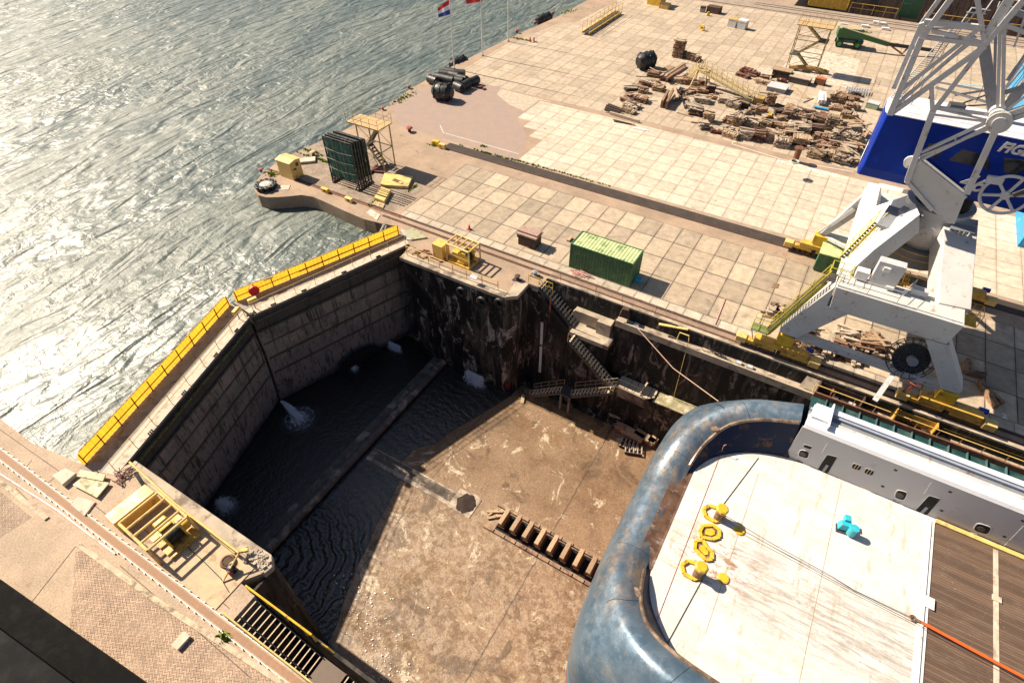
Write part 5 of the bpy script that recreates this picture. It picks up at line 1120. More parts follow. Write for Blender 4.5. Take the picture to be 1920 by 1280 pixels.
winch_unit('l','big yellow caged winch with long cabinet on the left dock corner',((-29.1,3.35,0),(1.0,2.6,1.25)),(-26.5,3.35,2.9,2.5,1.7),(-25.5,3.5,0),-.06,2)
simple('baseplate','brown winch base slab on the left quay','slab',MB().box((-25,1.9,.004),(-20.2,4.6,.05)),M('ochre_concrete',(.50,.36,.22),.8,.2,1.2,(.3,.2,.12),.3,.9))
# railings right corner
railing('railing','cream railing along the tyre hung wall beside the right winch',[(-31.4,33.2,.06),(-27.5,33.1,.06),(-24.5,33.1,.06),(-21.2,33.2,.06)],YELP,1.05,1.5,.035)
m_=MB(); random.seed(8)
for k in range(10): m_.cbox((-31+random.uniform(0,3.2),33.6+random.uniform(0,1.2),.08),(random.uniform(.4,1.4),.15,.08),random.uniform(-1,1))
simple('scrap_heap','rusty scrap bars behind the railing near the gate hinge','scrap',m_,RUST)
simple('flat_lamp','small white flat lamp on the cream railing','lamp',MB().cbox((-23.6,33.0,.75),(.65,.45,.1),0,.2),WHITEP)
for px,py,l in((856,392*0+523,'x'),): pass
for p,l in((G(970,525),'dark capstan at the chipped pier corner'),(G(1003,517),'small grey capstan beside the top of the upper steel stairs')):
    t=thing('capstan',l,'capstan',p); MB().lathe(p,[(.3,0),(.2,.1),(.17,.35),(.28,.5),(.1,.58)],16).build('drum',RUSTD if 'dark' in l else GREYD,t,smooth=True); MB().cbox(p+V((0,0,.03)),(.8,.6,.06)).build('base',STEEL,t)
railing('railing','short yellow railing at the top of the upper steel stairs',[(-19.4,35.5,.05),(-18.3,35.45,.05),(-16.9,35.4,.05)],YELB,1.0,.9,.025)
railing('chain_railing','thin rusty chain railing along the near crane rail',[(-17,37.15,.1),(-13.5,37.12,.1),(-11,37.12,.1),(-8,37.12,.1)],RUST,.95,2.6,.02,(1,))
# stairs on the right wall
def flight(label,p,q,w_,n,rail=1):
    t=thing('steel_stairs',label,'stairs',p); steps(t,p,q,w_,n,STEEL,M('pale_tread',(.62,.50,.36),.8,.2,5),td=.15,rail=rail,rmat=M('cream_rail',(.42,.32,.18),.7,.3,4)); return t
flight('upper flight of steel stairs from the quay down to the concrete landing',(-18.3,36.15,0),(-14.6,36.15,-3.3),1.35,13,2)
flight('middle flight of steel stairs down the dark wall to the slatted platform',(-14.3,34.35,-3.3),(-9.4,34.35,-7.5),1.15,17,2)
t=thing('stair_platform','slatted cream platform where the middle and lower stairs meet','platform',(-7.6,35.5,-7.5))
MB().prism([(-9.5,34.7),(-6.6,34.6),(-5.9,35.2),(-5.9,36.2),(-9.5,36.2)],-7.6,-7.5).build('deck',M('cream_slats',(.50,.41,.30),.8,.15,3),t)
m_=MB(); 
for k in range(4): m_.box((-8.4+k*.65,34.7,-7.499),(-8.36+k*.65,36.2,-7.49))
m_.build('slat_gaps',BLACK,t); MB().prism([(-9.3,34.9),(-6.6,34.8),(-6.1,35.3),(-6.1,36.1),(-9.3,36.1)],-9,-7.61).build('bracket',CONCD,t)
railing('x','',[(-9.4,34.72,-7.5),(-7.9,34.72,-7.5),(-6.9,34.65,-7.5)],STEEL,1.0,.9,.025,parent=t); m_=MB().beam((-7.2,34.8,-7.4),(-6.9,35.6,-6.4),.14,.05); m_.build('leaning_board',CREAM,t)
t=flight('lower flight of steel stairs running back along the dock wall',(-9.4,34.3,-7.55),(-13.3,33.9,-10.05),1.1,12)
MB().box((-14.5,33.2,-10.15),(-13.2,34.5,-10.05)).build('landing',STEEL,t)
for x in(-14.3,-13.4): MB().beam((x,33.4,-10.1),(x,33.4,FL),.2).build('support_post',CONCD,t)
t=flight('last short flight of steel stairs down to the dock floor',(-14.4,33.8,-10.1),(-17.6,33.5,-12.3),1.0,9)
simple('plank','short cream plank at the foot of the last stairs','plank',MB().beam((-18.3,33.0,-12.4),(-18.0,32.2,-12.75),.35,.08),CREAM)
for z0,z1_ in((-3.7,-6.6),(-6.9,-10.6)):
    m_=MB().box((-17.75,35.10,z1_),(-17.5,35.18,z0)); simple('depth_gauge','%s white strip of the depth gauge on the dark recessed wall'%('upper' if z0>-5 else 'lower'),'gauge',m_,WHITEP,'white depth gauge strips')
m_=MB(); 
for k in range(14): m_.box((-16.96,35.12,-.6-k*.22),(-16.85,35.16,-.48-k*.22))
simple('red_scale','thin red marked scale above the white gauge strips','scale',m_,M('dull_red',(.22,.03,.02),.7,.3,4))
text_mesh('B',.95,.01,M('sign_red_faded',(.20,.015,.02),.7,.3,5),V((-20.25,32.6,-12.1)),(.77,.64,0),(0,0,1),'wall_letter',None,bold=.03); tag(bpy.data.objects['wall_letter'],'faded red letter B painted low on the pier corner','letter')
text_mesh('30',.6,.006,WHITEP,V((11.9,37.075,-.85)),(1,0,0),(0,0,1),'wall_number',None); tag(bpy.data.objects['wall_number'],'small white number 30 on the step wall by the cable ledge','number')
def ground_text(txt,size,px,py,nm,label,sh=0):
    p=G(px,py,.012); text_mesh(txt,size,.001,M('road_white',(.75,.72,.66),.8,.2,8,(.5,.42,.33),.4,5),p,(1,0,0),(0,1,0),nm,None,bold=.03); tag(bpy.data.objects[nm],label,'ground lettering')
ground_text('HOUT',1.0,1456,303,'ground_word','white painted word HOUT on the slabs left of the rusty pipe'); ground_text('WOOD',1.0,1512,318,'ground_word_two','white painted word WOOD on the slabs right of the rusty pipe'); bpy.data.objects['ground_word_two'].name='ground_word'
ground_text('2',.7,1878,782,'slab_number','white number 2 painted on the shaded slab at the right')
struct('road_marking',MB().beam(G(*z1(765,995),.008),G(*z1(1330,1155),.008),.1,.004).beam(G(*z1(740,940),.008),G(*z1(765,995),.008),.1,.004),M('line_white',(.6,.55,.48),.8,.3,5))
m_=MB()
for a,b in(((1372,268),(1384,262)),((1372,270),(1470,300)),((1470,300),(1600,322)),): m_.beam(G(*a,.009),G(*b,.009),.16,.004)
struct('road_marking',m_,MATS['line_white'])
t=thing('steel_pipe','short upright rusty pipe between the painted words','pipe',G(1490,305)); MB().lathe(G(1490,303),[(.34,0),(.34,1.65),(.55,1.65),(.55,1.75),(.34,1.75)],20).build('pipe',RUST,t,smooth=True); m_=MB().torus(G(1490,303,1.78),.42,.1,(0,0,1),24,6); m_.build('flange',M('rim_pale',(.45,.42,.32),.7,.2,4),t); MB().cyl(G(1490,303,1.755),.33,.01,18).build('opening',BLACK,t)
# ================= TIMBER YARD =================
TN=['tan','brown','pale grey','reddish brown','dark']
LM=[('the tall block pile',(1268,100)),('the yellow gangway',(1330,150)),('the gangway end',(1425,180)),('the long beams',(1270,165)),('the slatted planks',(1165,200)),
    ('the grey pipes',(1410,222)),('the rusty pipe',(1490,290)),('the pale slabs',(1375,255)),('the blue crane',(1610,290)),('the white boards',(1540,205)),('the crane portal',(1560,650)),('the cable reel',(1680,660)),('the grey lattice',(1595,170)),('the yellow bars',(1450,230))]
stacks=[]
def stack(px,py,L,W,h,tone,rot,seed,z0=0.0):
    stacks.append((px,py,L,W,h,tone,rot,seed,z0))
S3=[(545,85,1.7,1.5,3.0,1,.1),(620,98,3.4,.9,.9,0,-.5),(655,108,1.6,1.4,.7,1,.3),(400,203,1.9,1.2,.8,1,.2),(436,196,1.2,.9,.5,3,.5),(470,228,1.5,1.2,.8,3,0),(520,225,1.8,1.3,.6,2,.2),(560,238,1.8,1.2,.7,0,0),(600,245,1.7,1.2,.8,1,.2),(650,255,1.6,1.1,.7,0,.1),(690,262,1.5,1.2,1.0,1,.4),
(262,285,1.8,1.1,.5,4,.8),(300,272,1.6,1.2,.5,1,.3),(338,300,1.5,1.0,.7,0,.2),(350,257,1.9,1.0,.7,1,.1),(384,262,1.5,1.3,.6,4,0),(430,285,1.6,1.5,.8,0,0),(412,240,1.3,.6,.3,1,.3),(250,322,1.6,1.1,.4,2,.7),
(240,355,1.8,.9,.5,1,-.1),(322,352,2.0,1.3,.7,1,0),(270,385,2.3,1.4,.5,2,-.2),(250,418,2.1,1.1,.4,0,-.2),
(580,305,1.9,1.3,.4,0,.8),(575,340,1.4,.8,.3,2,.9),(620,300,1.1,.7,.3,3,0),(645,293,1.7,1.0,.5,1,0),(700,312,1.8,1.3,1.0,1,0),(735,315,1.3,1.3,1.5,3,.1),(692,355,2.1,1.6,.8,2,.1),
(640,400,2.4,1.0,.6,2,-.2),(652,430,1.9,1.3,.9,4,.1),(725,470,1.4,1.4,1.4,0,.1),(700,512,1.2,1.4,.8,2,.6),(775,335,1.4,1.2,.5,0,.2),(820,355,1.7,1.4,.8,2,.3),(880,385,1.9,1.5,1.0,2,-.1),(905,345,1.5,1.1,.5,0,.2),
(940,385,1.6,1.4,1.1,4,0),(975,352,1.8,1.1,.9,2,.1),(1000,412,1.4,1.3,.6,4,.4),(1040,422,1.6,1.5,.9,1,.3),(965,425,1.8,.9,.4,2,.9),
(1098,372,1.2,1.5,1.7,1,.2),(1150,430,1.3,1.2,.8,4,.4),(1200,445,1.5,1.3,1.0,1,.2),(1218,410,1.4,1.0,.6,0,.6),(1165,465,1.2,1.0,.6,0,.2),
(850,482,1.6,1.0,.6,1,0),(905,498,1.5,1.3,1.5,0,0),(985,500,1.8,1.2,.9,2,.05),(1062,510,1.7,1.2,1.0,0,0),(1140,512,1.9,1.3,.7,1,-.2),(1205,525,1.6,1.2,.9,0,.3),
(790,545,2.1,.7,.4,3,.2),(850,532,1.3,1.0,.6,2,.8),(860,568,1.9,1.1,.7,0,-.1),(950,572,1.7,1.4,1.1,2,.1),(1030,580,1.8,1.5,1.3,3,0),(1110,580,2.0,1.4,1.2,2,.3),(1165,618,1.9,1.5,1.1,2,.2),(1212,572,1.6,1.4,1.0,0,.5),(1280,608,2.1,1.5,1.2,0,.2),
(1290,545,1.8,1.3,1.1,2,.1),(1340,482,1.6,1.2,.9,4,0),(1400,490,1.9,1.4,1.3,1,0),(1300,462,1.8,1.1,.7,1,-.1),(1255,500,1.7,1.2,.8,2,.4),(1375,540,1.6,1.2,1.0,1,.1),(1460,520,1.7,1.4,2.0,0,0),(1400,578,2.0,1.3,.7,1,0),
(1385,618,2.2,.8,.4,1,.9),(1360,640,1.6,.7,.4,3,.3),(1370,688,1.9,1.2,.9,0,-.1),(1440,688,1.9,1.2,.9,0,0),(1490,635,1.8,1.3,.9,1,.1),(1512,585,2.0,1.4,1.2,2,0),(1530,545,1.9,1.2,1.0,0,.2),(1562,498,1.7,1.1,.7,0,.3),(1590,540,1.9,1.2,1.1,2,.6),(1590,600,1.9,1.4,1.2,2,-.2),(1620,500,1.5,1.0,.7,1,.3),(1570,455,2.1,1.3,.9,0,0),(1590,400,2.0,1.1,.8,0,.2),
(1500,355,2.0,1.3,1.1,1,0),(1550,365,1.8,1.2,.9,1,.2),(1520,318,1.6,1.0,.7,0,.1),(1600,345,1.6,.9,.6,1,0),(1612,318,1.5,.8,.5,4,0),(1545,685,1.9,1.3,1.0,0,0),(1520,718,2.0,1.3,.9,2,-.1),(1560,650,1.9,1.2,1.0,2,.1),(1605,640,1.5,1.1,.8,1,.1),(1625,610,1.5,1.1,.9,2,.4),(1500,405,2.2,.9,.4,1,.1),(1620,725,1.2,1.1,.6,1,.2),(1440,440,2.2,1.0,.3,3,-.3),(1250,395,2.4,1.0,.3,2,-.3),(1340,430,1.8,.8,.5,1,0),(1080,450,1.3,1.0,.4,2,.9),(1555,580,1.3,.9,.7,1,.2),(1310,500,1.2,1.0,.8,0,.2),(1430,640,1.3,1.0,.5,1,.5),(960,190,2.2,1.0,.9,3,-.2),(990,200,2.0,1.0,.8,3,-.2),(935,205,2.3,.9,.4,3,-.3),(1068,225,1.7,1.1,.7,1,0),(1050,245,2.2,1.0,.6,0,-.1),(1170,235,1.4,.7,.4,3,-.1)]
for i,(x,y,L,W,h,tn,rt) in enumerate(S3): a,b=zt(x,y); stack(a,b,L,W,h,tn,rt,i)
S4=[(700,950,.7,.9,.9,2,0),(760,962,.7,.9,.8,2,.1),(820,992,.75,.9,.8,0,0),(870,965,.7,.8,.5,2,.2),(925,985,.7,.9,.8,2,0),(990,1030,.75,.9,.9,3,0),(1005,975,.8,.9,.5,2,.1),(940,1050,.6,.8,.6,2,0),(1000,1060,.6,.8,.5,2,0),(1100,1050,.9,.9,.8,3,.1),(1180,1085,.9,.9,.7,3,0),(1240,1110,.9,.9,.6,1,.1),(1300,1125,.9,.8,.6,3,0),(1290,1170,.6,.6,.4,2,.2),(640,795,.8,.8,.5,2,0),(740,765,.9,1.2,.5,4,.1),(1030,885,.6,1.3,.5,2,-.2),(1100,925,.9,1.2,.6,0,-.2),(1225,885,2.2,1.6,.8,2,.2),(1290,935,.8,1.2,.6,2,-.3),(1350,1025,1.0,.9,.7,2,0),(1440,965,1.5,1.6,1.2,0,.2),(1500,985,1.3,1.5,1.0,1,.1),(1600,1035,1.5,1.5,.6,2,.3),(1655,1015,1.2,1.3,.7,0,.2),(1690,1065,.9,.9,.5,2,.5),(815,1115,1.1,1.3,.35,2,-.1),(325,505,.8,.7,.5,1,.3),(300,565,1.0,1.0,.5,2,.2),(360,540,1.0,.8,.5,0,0),(440,565,1.2,.8,.4,2,-.1),(490,610,.7,.8,.5,4,.2),(380,590,.9,.8,.5,1,.1),(500,890,.7,.7,.5,2,0),(585,895,.7,.7,.5,2,0)]
for i,(x,y,L,W,h,tn,rt) in enumerate(S4): a,b=z6(x,y); stack(a,b,L,W,h,tn,rt,200+i)
bins={}
for s in stacks:
    k=min(range(len(LM)),key=lambda i:(LM[i][1][0]-s[0])**2+((LM[i][1][1]-s[1])*1.6)**2); bins.setdefault(k,[]).append(s)
ORD=['leftmost','second','third','fourth','fifth','sixth','seventh','eighth','ninth','tenth','eleventh','twelfth','thirteenth','fourteenth','fifteenth','sixteenth','seventeenth','eighteenth','nineteenth','twentieth']
bins2={}
for k,lst in bins.items():
    ys=sorted(s[1] for s in lst); md=ys[len(ys)//2] if len(lst)>5 else -1
    for s_ in lst: bins2.setdefault((k,'back row' if s_[1]<md else ('front row' if md>0 else 'the group')),[]).append(s_)
for (k,rowname),lst in bins2.items():
    lst.sort(key=lambda s:s[0])
    for i,(px,py,L,W,h,tone,rot,seed,z0) in enumerate(lst):
        random.seed(seed*7+3); c=G(px,py,0); nm='timber_stack'
        lab='%s timber stack, %s in %s by %s'%(TN[tone],'leftmost' if i==0 else ORD[i]+' from left',rowname,LM[k][0])
        t=thing(nm,lab,'timber stack',c,'timber stacks in the yard' if px<1640 and py<330 else 'timber stacks under the crane')
        tones={}
        z=0; lay=0; h*=.85
        while z<h:
            th=random.choice((.10,.13,.17)) if h>.5 else .10; along_=(lay%2==0); n=max(2,int((W if along_ else L)/.27)); 
            for j in range(n):
                if random.random()<.12 and z>h*.5: continue
                u=(j+.5)/n-.5; ll=(L if along_ else W)*random.uniform(.72,1.08); ww=(W if along_ else L)/n*random.uniform(.72,.98)
                off=V((random.uniform(-.14,.14),u*W,0)) if along_ else V((u*L,random.uniform(-.1,.1),0))
                sz_=(ll,ww,th*.95) if along_ else (ww,ll,th*.95)
                cr_=rot+random.gauss(0,.05 if z<h*.8 else .16); p=c+rotz(off,rot)+V((0,0,z+th/2))
                tt=tone if random.random()<.72 else random.choice((0,1,2,2,4)); tones.setdefault(tt,MB()).cbox(p,sz_,cr_)
            z+=th; lay+=1
        for j in range(random.choice((0,1,1,2,3))):
            a_=random.uniform(0,3.14) if random.random()<.4 else rot+random.gauss(0,.25); tt=random.choice((0,2,2,1,4)); z_=z+.05+j*.05 if random.random()<.6 else .06
            o_=V((random.gauss(0,.3),random.gauss(0,.3),0)) if z_>.1 else V((random.choice((-1,1))*L*.6,random.choice((-1,1))*W*.75,0))
            tones.setdefault(tt,MB()).cbox(c+o_+V((0,0,z_)),(random.uniform(.8,2.6)*min(1,L/1.2),random.uniform(.12,.26),.05),a_)
        for tt,mb in tones.items(): mb.build('planks',WOODS[tt],t)
def beams(label,lst,cat='beams',name='long_beams',mat=None,group=None):
    t=thing(name,label,cat,G(lst[0][0],lst[0][1]),group)
    for (ax,ay,bx,by,z,w_,h_,tn) in lst: MB().beam(G(ax,ay,z),G(bx,by,z),w_,h_).build('beam',mat or WOODS[tn],t)
    return t
ZT=lambda *L:[(*zt(a,b),*zt(c_,d_),z,w_,h_,tn) for a,b,c_,d_,z,w_,h_,tn in L]
beams('pair of long heavy brown beams left of the yellow gangway',ZT((455,215,585,130,.3,.45,.5,0),(468,222,590,140,.25,.3,.4,1),(480,218,590,150,.7,.3,.3,1)))
beams('pink flat board leaning on the long heavy beams',ZT((435,185,510,140,.1,1.2,.06,0)))
beams('fan of pale long planks in front of the long brown beams',ZT((450,370,485,305,.5,.3,1.0,1),(478,375,520,290,.6,.3,1.0,1),(490,350,560,262,.9,.3,.25,2),(520,340,575,265,.7,.25,.2,2),(525,260,545,330,1.3,.3,.1,0),(535,345,610,300,.2,.22,.12,0),(545,350,600,320,.1,.2,.1,1)))
beams('dark slatted planks at the left end of the timber yard',ZT((118,378,205,408,.35,.2,.3,4),(112,390,200,418,.35,.2,.3,4),(108,402,190,425,.3,.2,.25,4),(130,370,208,398,.2,.2,.2,4)))
beams('long grey joist at the yard edge by the slatted planks',ZT((140,420,315,472,.2,.28,.3,2),(160,460,285,492,.12,.25,.2,2),(165,470,270,490,.1,.2,.2,4)))
beams('single white plank lying on the pale slabs',ZT((280,512,372,528,.05,.3,.06,2)),mat=WHITEP)
beams('bundle of long white boards under the yellow gangway',ZT((760,280,920,335,.35,.3,.12,2),(770,275,925,330,.4,.3,.12,2),(765,290,900,340,.3,.3,.14,2),(780,300,880,345,.2,.3,.12,2)))
beams('pair of long thick grey pipes in the timber yard',ZT((835,440,1130,490,.3,.35,.35,2),(860,432,1140,480,.45,.35,.35,2)))
beams('long reddish boards with a flat pale sheet in the yard',ZT((1215,372,1450,430,.15,.5,.1,2),(1220,385,1440,440,.1,.2,.2,3),(1140,365,1260,410,.1,.2,.1,4),(1130,378,1240,415,.1,.2,.1,4)))
beams('white boards standing on a blue painted frame',ZT((1395,355,1400,300,.5,.22,.5,2),(1412,355,1412,302,.6,.22,.5,2),(1430,358,1428,305,.5,.22,.5,2)),mat=WHITEP)
beams('blue painted frame under the white boards',ZT((1365,385,1445,400,.2,.5,.15,0)),mat=BLUEL)
beams('long diagonal boards beside the blue crane house',ZT((1640,600,1690,530,.4,.3,.3,0),(1625,600,1670,535,.3,.3,.3,1)))
beams('thin loose board behind the painted frame',ZT((1250,270,1330,335,.06,.5,.08,0),(1300,360,1360,335,.05,.15,.06,4)))
simple('steel_plate','round pale disc lying behind the yellow gangway','disc',MB().cyl(G(*zt(1072,178),.3),1.5,.15,24),CONCP)
def boxthing(name,label,cat,px,py,sz,rot,mat,z=0,lid=None,lidm=None,group=None,taper=1):
    c=G(px,py,0); t=thing(name,label,cat,c,group); MB().cbox(c+V((0,0,sz[2]/2+z)),sz,rot,taper=taper).build('body',mat,t,bevel=.02)
    if lid: MB().cbox(c+V((0,0,sz[2]+z+lid/2)),(sz[0]*1.05,sz[1]*1.05,lid),rot).build('lid',lidm or mat,t)
    return t
boxthing('open_skip','dark brown steel skip behind the yellow gangway','skip',*zt(1165,208),(2.6,1.6,1.1),-.05,RUSTD,0,.08,WOODS[0]); boxthing('open_skip','dark grey flat skip right of the brown skip','skip',*zt(1275,240),(2.9,1.6,.8),-.1,STEEL,0,.08,WOODS[2])
boxthing('grid_crate','grey ribbed crate with a blue base beside the yellow gangway end','crate',*zt(1142,285),(2.6,2.2,.6),-.05,GREYD,0,.06,GREYM)
boxthing('orange_sheet','orange red flat steel sheet on a rusty block','sheet',*zt(1395,250),(1.4,.8,.8),-.2,RUST,0,.12,M('orange_red',(.45,.13,.05),.6,.25,3))
boxthing('green_bin','small pale green open bin at the right edge of the yard','bin',*zt(1710,392),(1.5,1.1,.7),-.2,M('pale_green_bin',(.25,.32,.2),.7,.25,3),0,.08,GREYM)
m_=MB(); c0,c1_=G(*zt(1560,265),.5),G(*zt(1700,275),.5)
for k in range(5): m_.tube([c0+V((0,-.35*k,0)),c1_+V((0,-.35*k-.6,0))],.06,5)
for k in range(10): p=c0.lerp(c1_,k/9); m_.tube([p,p+V((0,-1.6,0))],.05,5)
simple('lattice_panel','grey steel lattice panel at the back of the timber yard','lattice',m_,GREYM)
simple('yellow_bars','small bundle of bright yellow bars among the dark timbers','bars',MB().cbox(G(*zt(1092,432),.6),(.12,.9,.2),.1).cbox(G(*zt(1100,432),.6),(.12,.9,.2),.1).cbox(G(*zt(1108,433),.6),(.12,.9,.2),.1),YELB)
# yellow gangway in the yard
def gangway(label,p,q,w_,mat,deckm,h=1.1,n=10,tr=True):
    p,q=V(p),V(q); t=thing('gangway',label,'gangway',p); d=(q-p); hd=V((d.x,d.y,0)).normalized(); nr=V((-hd.y,hd.x,0)); a=math.atan2(hd.y,hd.x)
    for s in(-1,1): MB().beam(p+nr*s*w_/2,q+nr*s*w_/2,.12,.3).build('side_girder',mat,t)
    m_=MB(); k_=int(d.length/.3)
    for i in range(k_): m_.cbox(p.lerp(q,(i+.5)/k_),(.17 if tr else .29,w_,.05),a)
    m_.build('tread_deck',deckm,t)
    for s in(-1,1):
        o_=nr*s*w_/2; m_=MB()
        for hh in(h,h*.5): m_.tube([p+o_+V((0,0,hh)),q+o_+V((0,0,hh))],.035,6)
        m_.build('handrail',mat,t)
        for i in range(n+1): c=p.lerp(q,i/n)+o_; MB().tube([c,c+V((0,0,h))],.04,6).build('post',mat,t)
    return t
YS=M('stair_yellow',(.62,.48,.20),.6,.25,3,(.25,.15,.07),.35,3)
a=G(*zt(700,165),2.3); b=G(*zt(1010,340),.5); t=gangway('long pale yellow gangway lying across the timber stacks',a,b,1.4,YS,M('tread_tan',(.45,.33,.2),.8,.2,4))
g2=gangway('short pale yellow ladder stair leaning at the head of the long gangway',G(*zt(610,215),.1),G(*zt(690,140),2.5),1.2,YS,MATS['tread_tan'],1.0,4)
m_=MB(); 
for dx in(-.7,.7): m_.beam(a+V((dx,-.4,0)),V((a.x+dx*1.6,a.y-1.3,0)),.12); m_.beam(a+V((dx,.4,0)),V((a.x+dx*1.6,a.y+1,0)),.12); m_.beam(a+V((-.8,dx*.6,0)),a+V((.8,dx*.6,0)),.12); m_.beam(a+V((dx,-.45,0)),a+V((dx,.45,0)),.1)
m_.build('trestle',YS,t); m_=MB(); m_.cbox(b+V((.6,.4,-.1)),(1.2,1.6,.9)); m_.build('end_frame',M('ochre_frame',(.38,.25,.08),.7,.3,3),t)
gangway('bright yellow boarding gangway lying on the far slabs by the water',G(1098,62,.35),G(1160,22,.35),1.3,YELB,STEEL,1.6,8,False)
# ---- far objects
boxthing('yellow_box','tall bright yellow container cut by the top edge','container',1230,8,(2.9,2.4,2.6),-.1,YELB)
boxthing('waste_skip','small ochre open skip beside the tall yellow container','skip',1246,16,(1.9,1.2,.9),-.1,M('ochre_skip',(.45,.28,.06),.6,.3,3),0,.03,WOODS[4])
boxthing('dark_skip','open dark brown skip near the far crane rail','skip',1338,24,(2.5,1.6,1.1),-.1,RUSTD); boxthing('machine','small grey and brown pump left of the dark skip','pump',1317,23,(.9,.7,.7),0,GREYD,0,.3,RUSTD)
simple('yellow_bag','crumpled yellow bag between the pump and the dark skip','bag',MB().cbox(G(1328,26,.35),(.7,.5,.7),.4,taper=.4),YELB)
boxthing('grey_bin','square grey bin with an orange rim on the far slabs','bin',1373,50,(1.5,1.3,1.2),-.15,GREYM,0,.1,M('ochre_rim',(.5,.3,.08),.7,.2,3)); boxthing('grey_bin','square grey bin full of white bags on the far slabs','bin',1391,54,(1.5,1.3,1.2),-.15,GREYM,0,.25,WHITEP)
simple('arched_sign','small yellow arched stand in front of the grey bins','stand',MB().torus(G(1317,52,.5),.4,.12,(.5,1,0),14,6).cbox(G(1317,53,.25),(.8,.25,.5)),YELB)
# boom lift
t=thing('boom_lift','green boom lift with green wheels and a long arm','boom lift',G(1590,88)); zl=lambda x,y:(1500+x/5.17,y/5.17)
GL=M('lift_green',(.02,.10,.03),.45,.25,2,(.05,.06,.03),.2,2); p0=G(1588,90); e1=(G(1610,93)-G(1573,89)).normalized(); e2=V((-e1.y,e1.x,0)); an=math.atan2(e1.y,e1.x)
MB().cbox(p0+V((0,1.0,.9)),(4.0,1.5,.5),an).build('chassis',GL,t,bevel=.05); 
bd=MB().cbox(p0+e1*-.6+V((0,1.0,2.1)),(3.6,2.1,1.3),an); bd.build('counterweight_body',GL,t,bevel=.15); MB().cbox(p0+e1*-.6+V((0,1.0,2.8)),(3.4,1.9,.1),an).build('body_top',M('faded_top',(.42,.33,.2),.7,.2,2),t)
for u in(-1.4,1.4):
    for v in(0,2.0):
        c=p0+e1*u+e2*v+V((0,0,.55)); o=MB().tube([c-e2*.25,c+e2*.25],.6,20).build('wheel',BLACKR,t,smooth=True); MB().tube([c-e2*.3,c-e2*.26],.33,16).build('rim',M('rim_green',(.03,.28,.04),.4,.2,2),o) if 0 else MB().tube([c-e2*.3,c-e2*.26],.33,16).build('wheel_rim',M('rim_green',(.03,.28,.04),.4,.2,2),t)
b0=G(1578,56,2.6) ; b1=G(*zl(860,430),1.4); MB().beam(b0,b1,.75,.8,.6,.6).build('main_boom',GL,t); MB().beam(b0+V((0,0,.42)),b1+V((0,0,.33)),.5,.05).build('boom_top',MATS['faded_top'],t)
b2=G(*zl(1290,490),.9); MB().beam(b1,b2,.4,.45).build('inner_boom',BLACKR,t); m_=MB(); m_.beam(b1,G(*zl(990,525),.3),.2); m_.beam(G(*zl(990,525),.3),G(*zl(1060,450),1.2),.2); m_.beam(G(*zl(880,430),1.4),G(*zl(950,430),1.5),.3); m_.build('linkage',M('link_red',(.22,.09,.08),.6,.3,3),t)
# green cabin, yellow platform and railing of the far dock
t=thing('green_cabin','dark green metal cabin with a cream roof by the second dock','cabin',(2.9,141,0)); MB().box((1.25,139.9,.1),(4.6,142.3,4.6)).build('walls',GREEND,t,bevel=.03); MB().box((1.15,139.8,4.6),(4.7,142.4,4.75)).build('roof',YELP,t); m_=MB(); m_.box((2.85,139.86,.3),(2.95,139.9,4.5)); m_.box((1.3,139.86,2.3),(4.5,139.9,2.4)); m_.build('door_frames',GREENC,t); MB().box((3.2,139.86,3.3),(4.2,139.9,3.8)).build('sign_plate',WHITEP,t)
t=thing('yellow_cage_platform','bright yellow caged platform by the second dock','platform',(-11,139.5,0)); MB().box((-14.6,138.6,.2),(-7.6,140.4,.5)).build('deck',YELB,t); m_=MB(); m_.box((-14.6,138.55,.5),(-7.6,138.6,1.8)); m_.build('mesh_side',M('cage_mesh',(.50,.28,.03),.6,.3,6),t); railing('x','',[(-14.6,138.6,.5),(-7.6,138.6,.5),(-7.6,140.4,.5),(-14.6,140.4,.5)],YELB,2.8,1.4,.06,parent=t)
railing('railing','long yellow railing along the second dock right of the cage platform',[(-7,138.7,.05),(1,138.7,.05)],YEL,1.6,2.2,.05); railing('railing','yellow railing along the second dock right of the green cabin',[(5.5,138.7,.05),(32,138.7,.05)],YEL,1.6,2.2,.05)
boxthing('mooring_hook','dark machine at the edge of the second dock','machine',1635,14,(1.6,1.2,1.5),0,STEEL)
t=thing('satellite_drum','round white drum with a brown centre behind the boom lift','drum',G(1603,55)); MB().cyl(G(1603,56),1.2,.35,20).build('drum_body',WHITEP,t); MB().cyl(G(1603,56,.36),.4,.25,14).build('drum_cap',CREAM,t)
for px,py,l in((1583,46,'grey board behind the green boom lift'),(1622,49,'short white block left of the small white boxes'),(1644,42,'left one of the small white boxes by the far rail'),(1654,44,'right one of the small white boxes by the far rail'),(1660,54,'low white block under the small white boxes')): simple('white_block',l,'block',MB().cbox(G(px,py,.2),(1.2,.7,.35),.1),WHITEP if 'grey' not in l else GREYM)
m_=MB()
for a,b in(((1706,138),(1775,150)),((1800,158),(1850,162))): m_.beam(G(*a,.012),G(*b,.012),.7,.004)
struct('road_marking',m_,M('cyan_line',(.22,.42,.45),.8,.4,3,(.4,.33,.25),.5,2))
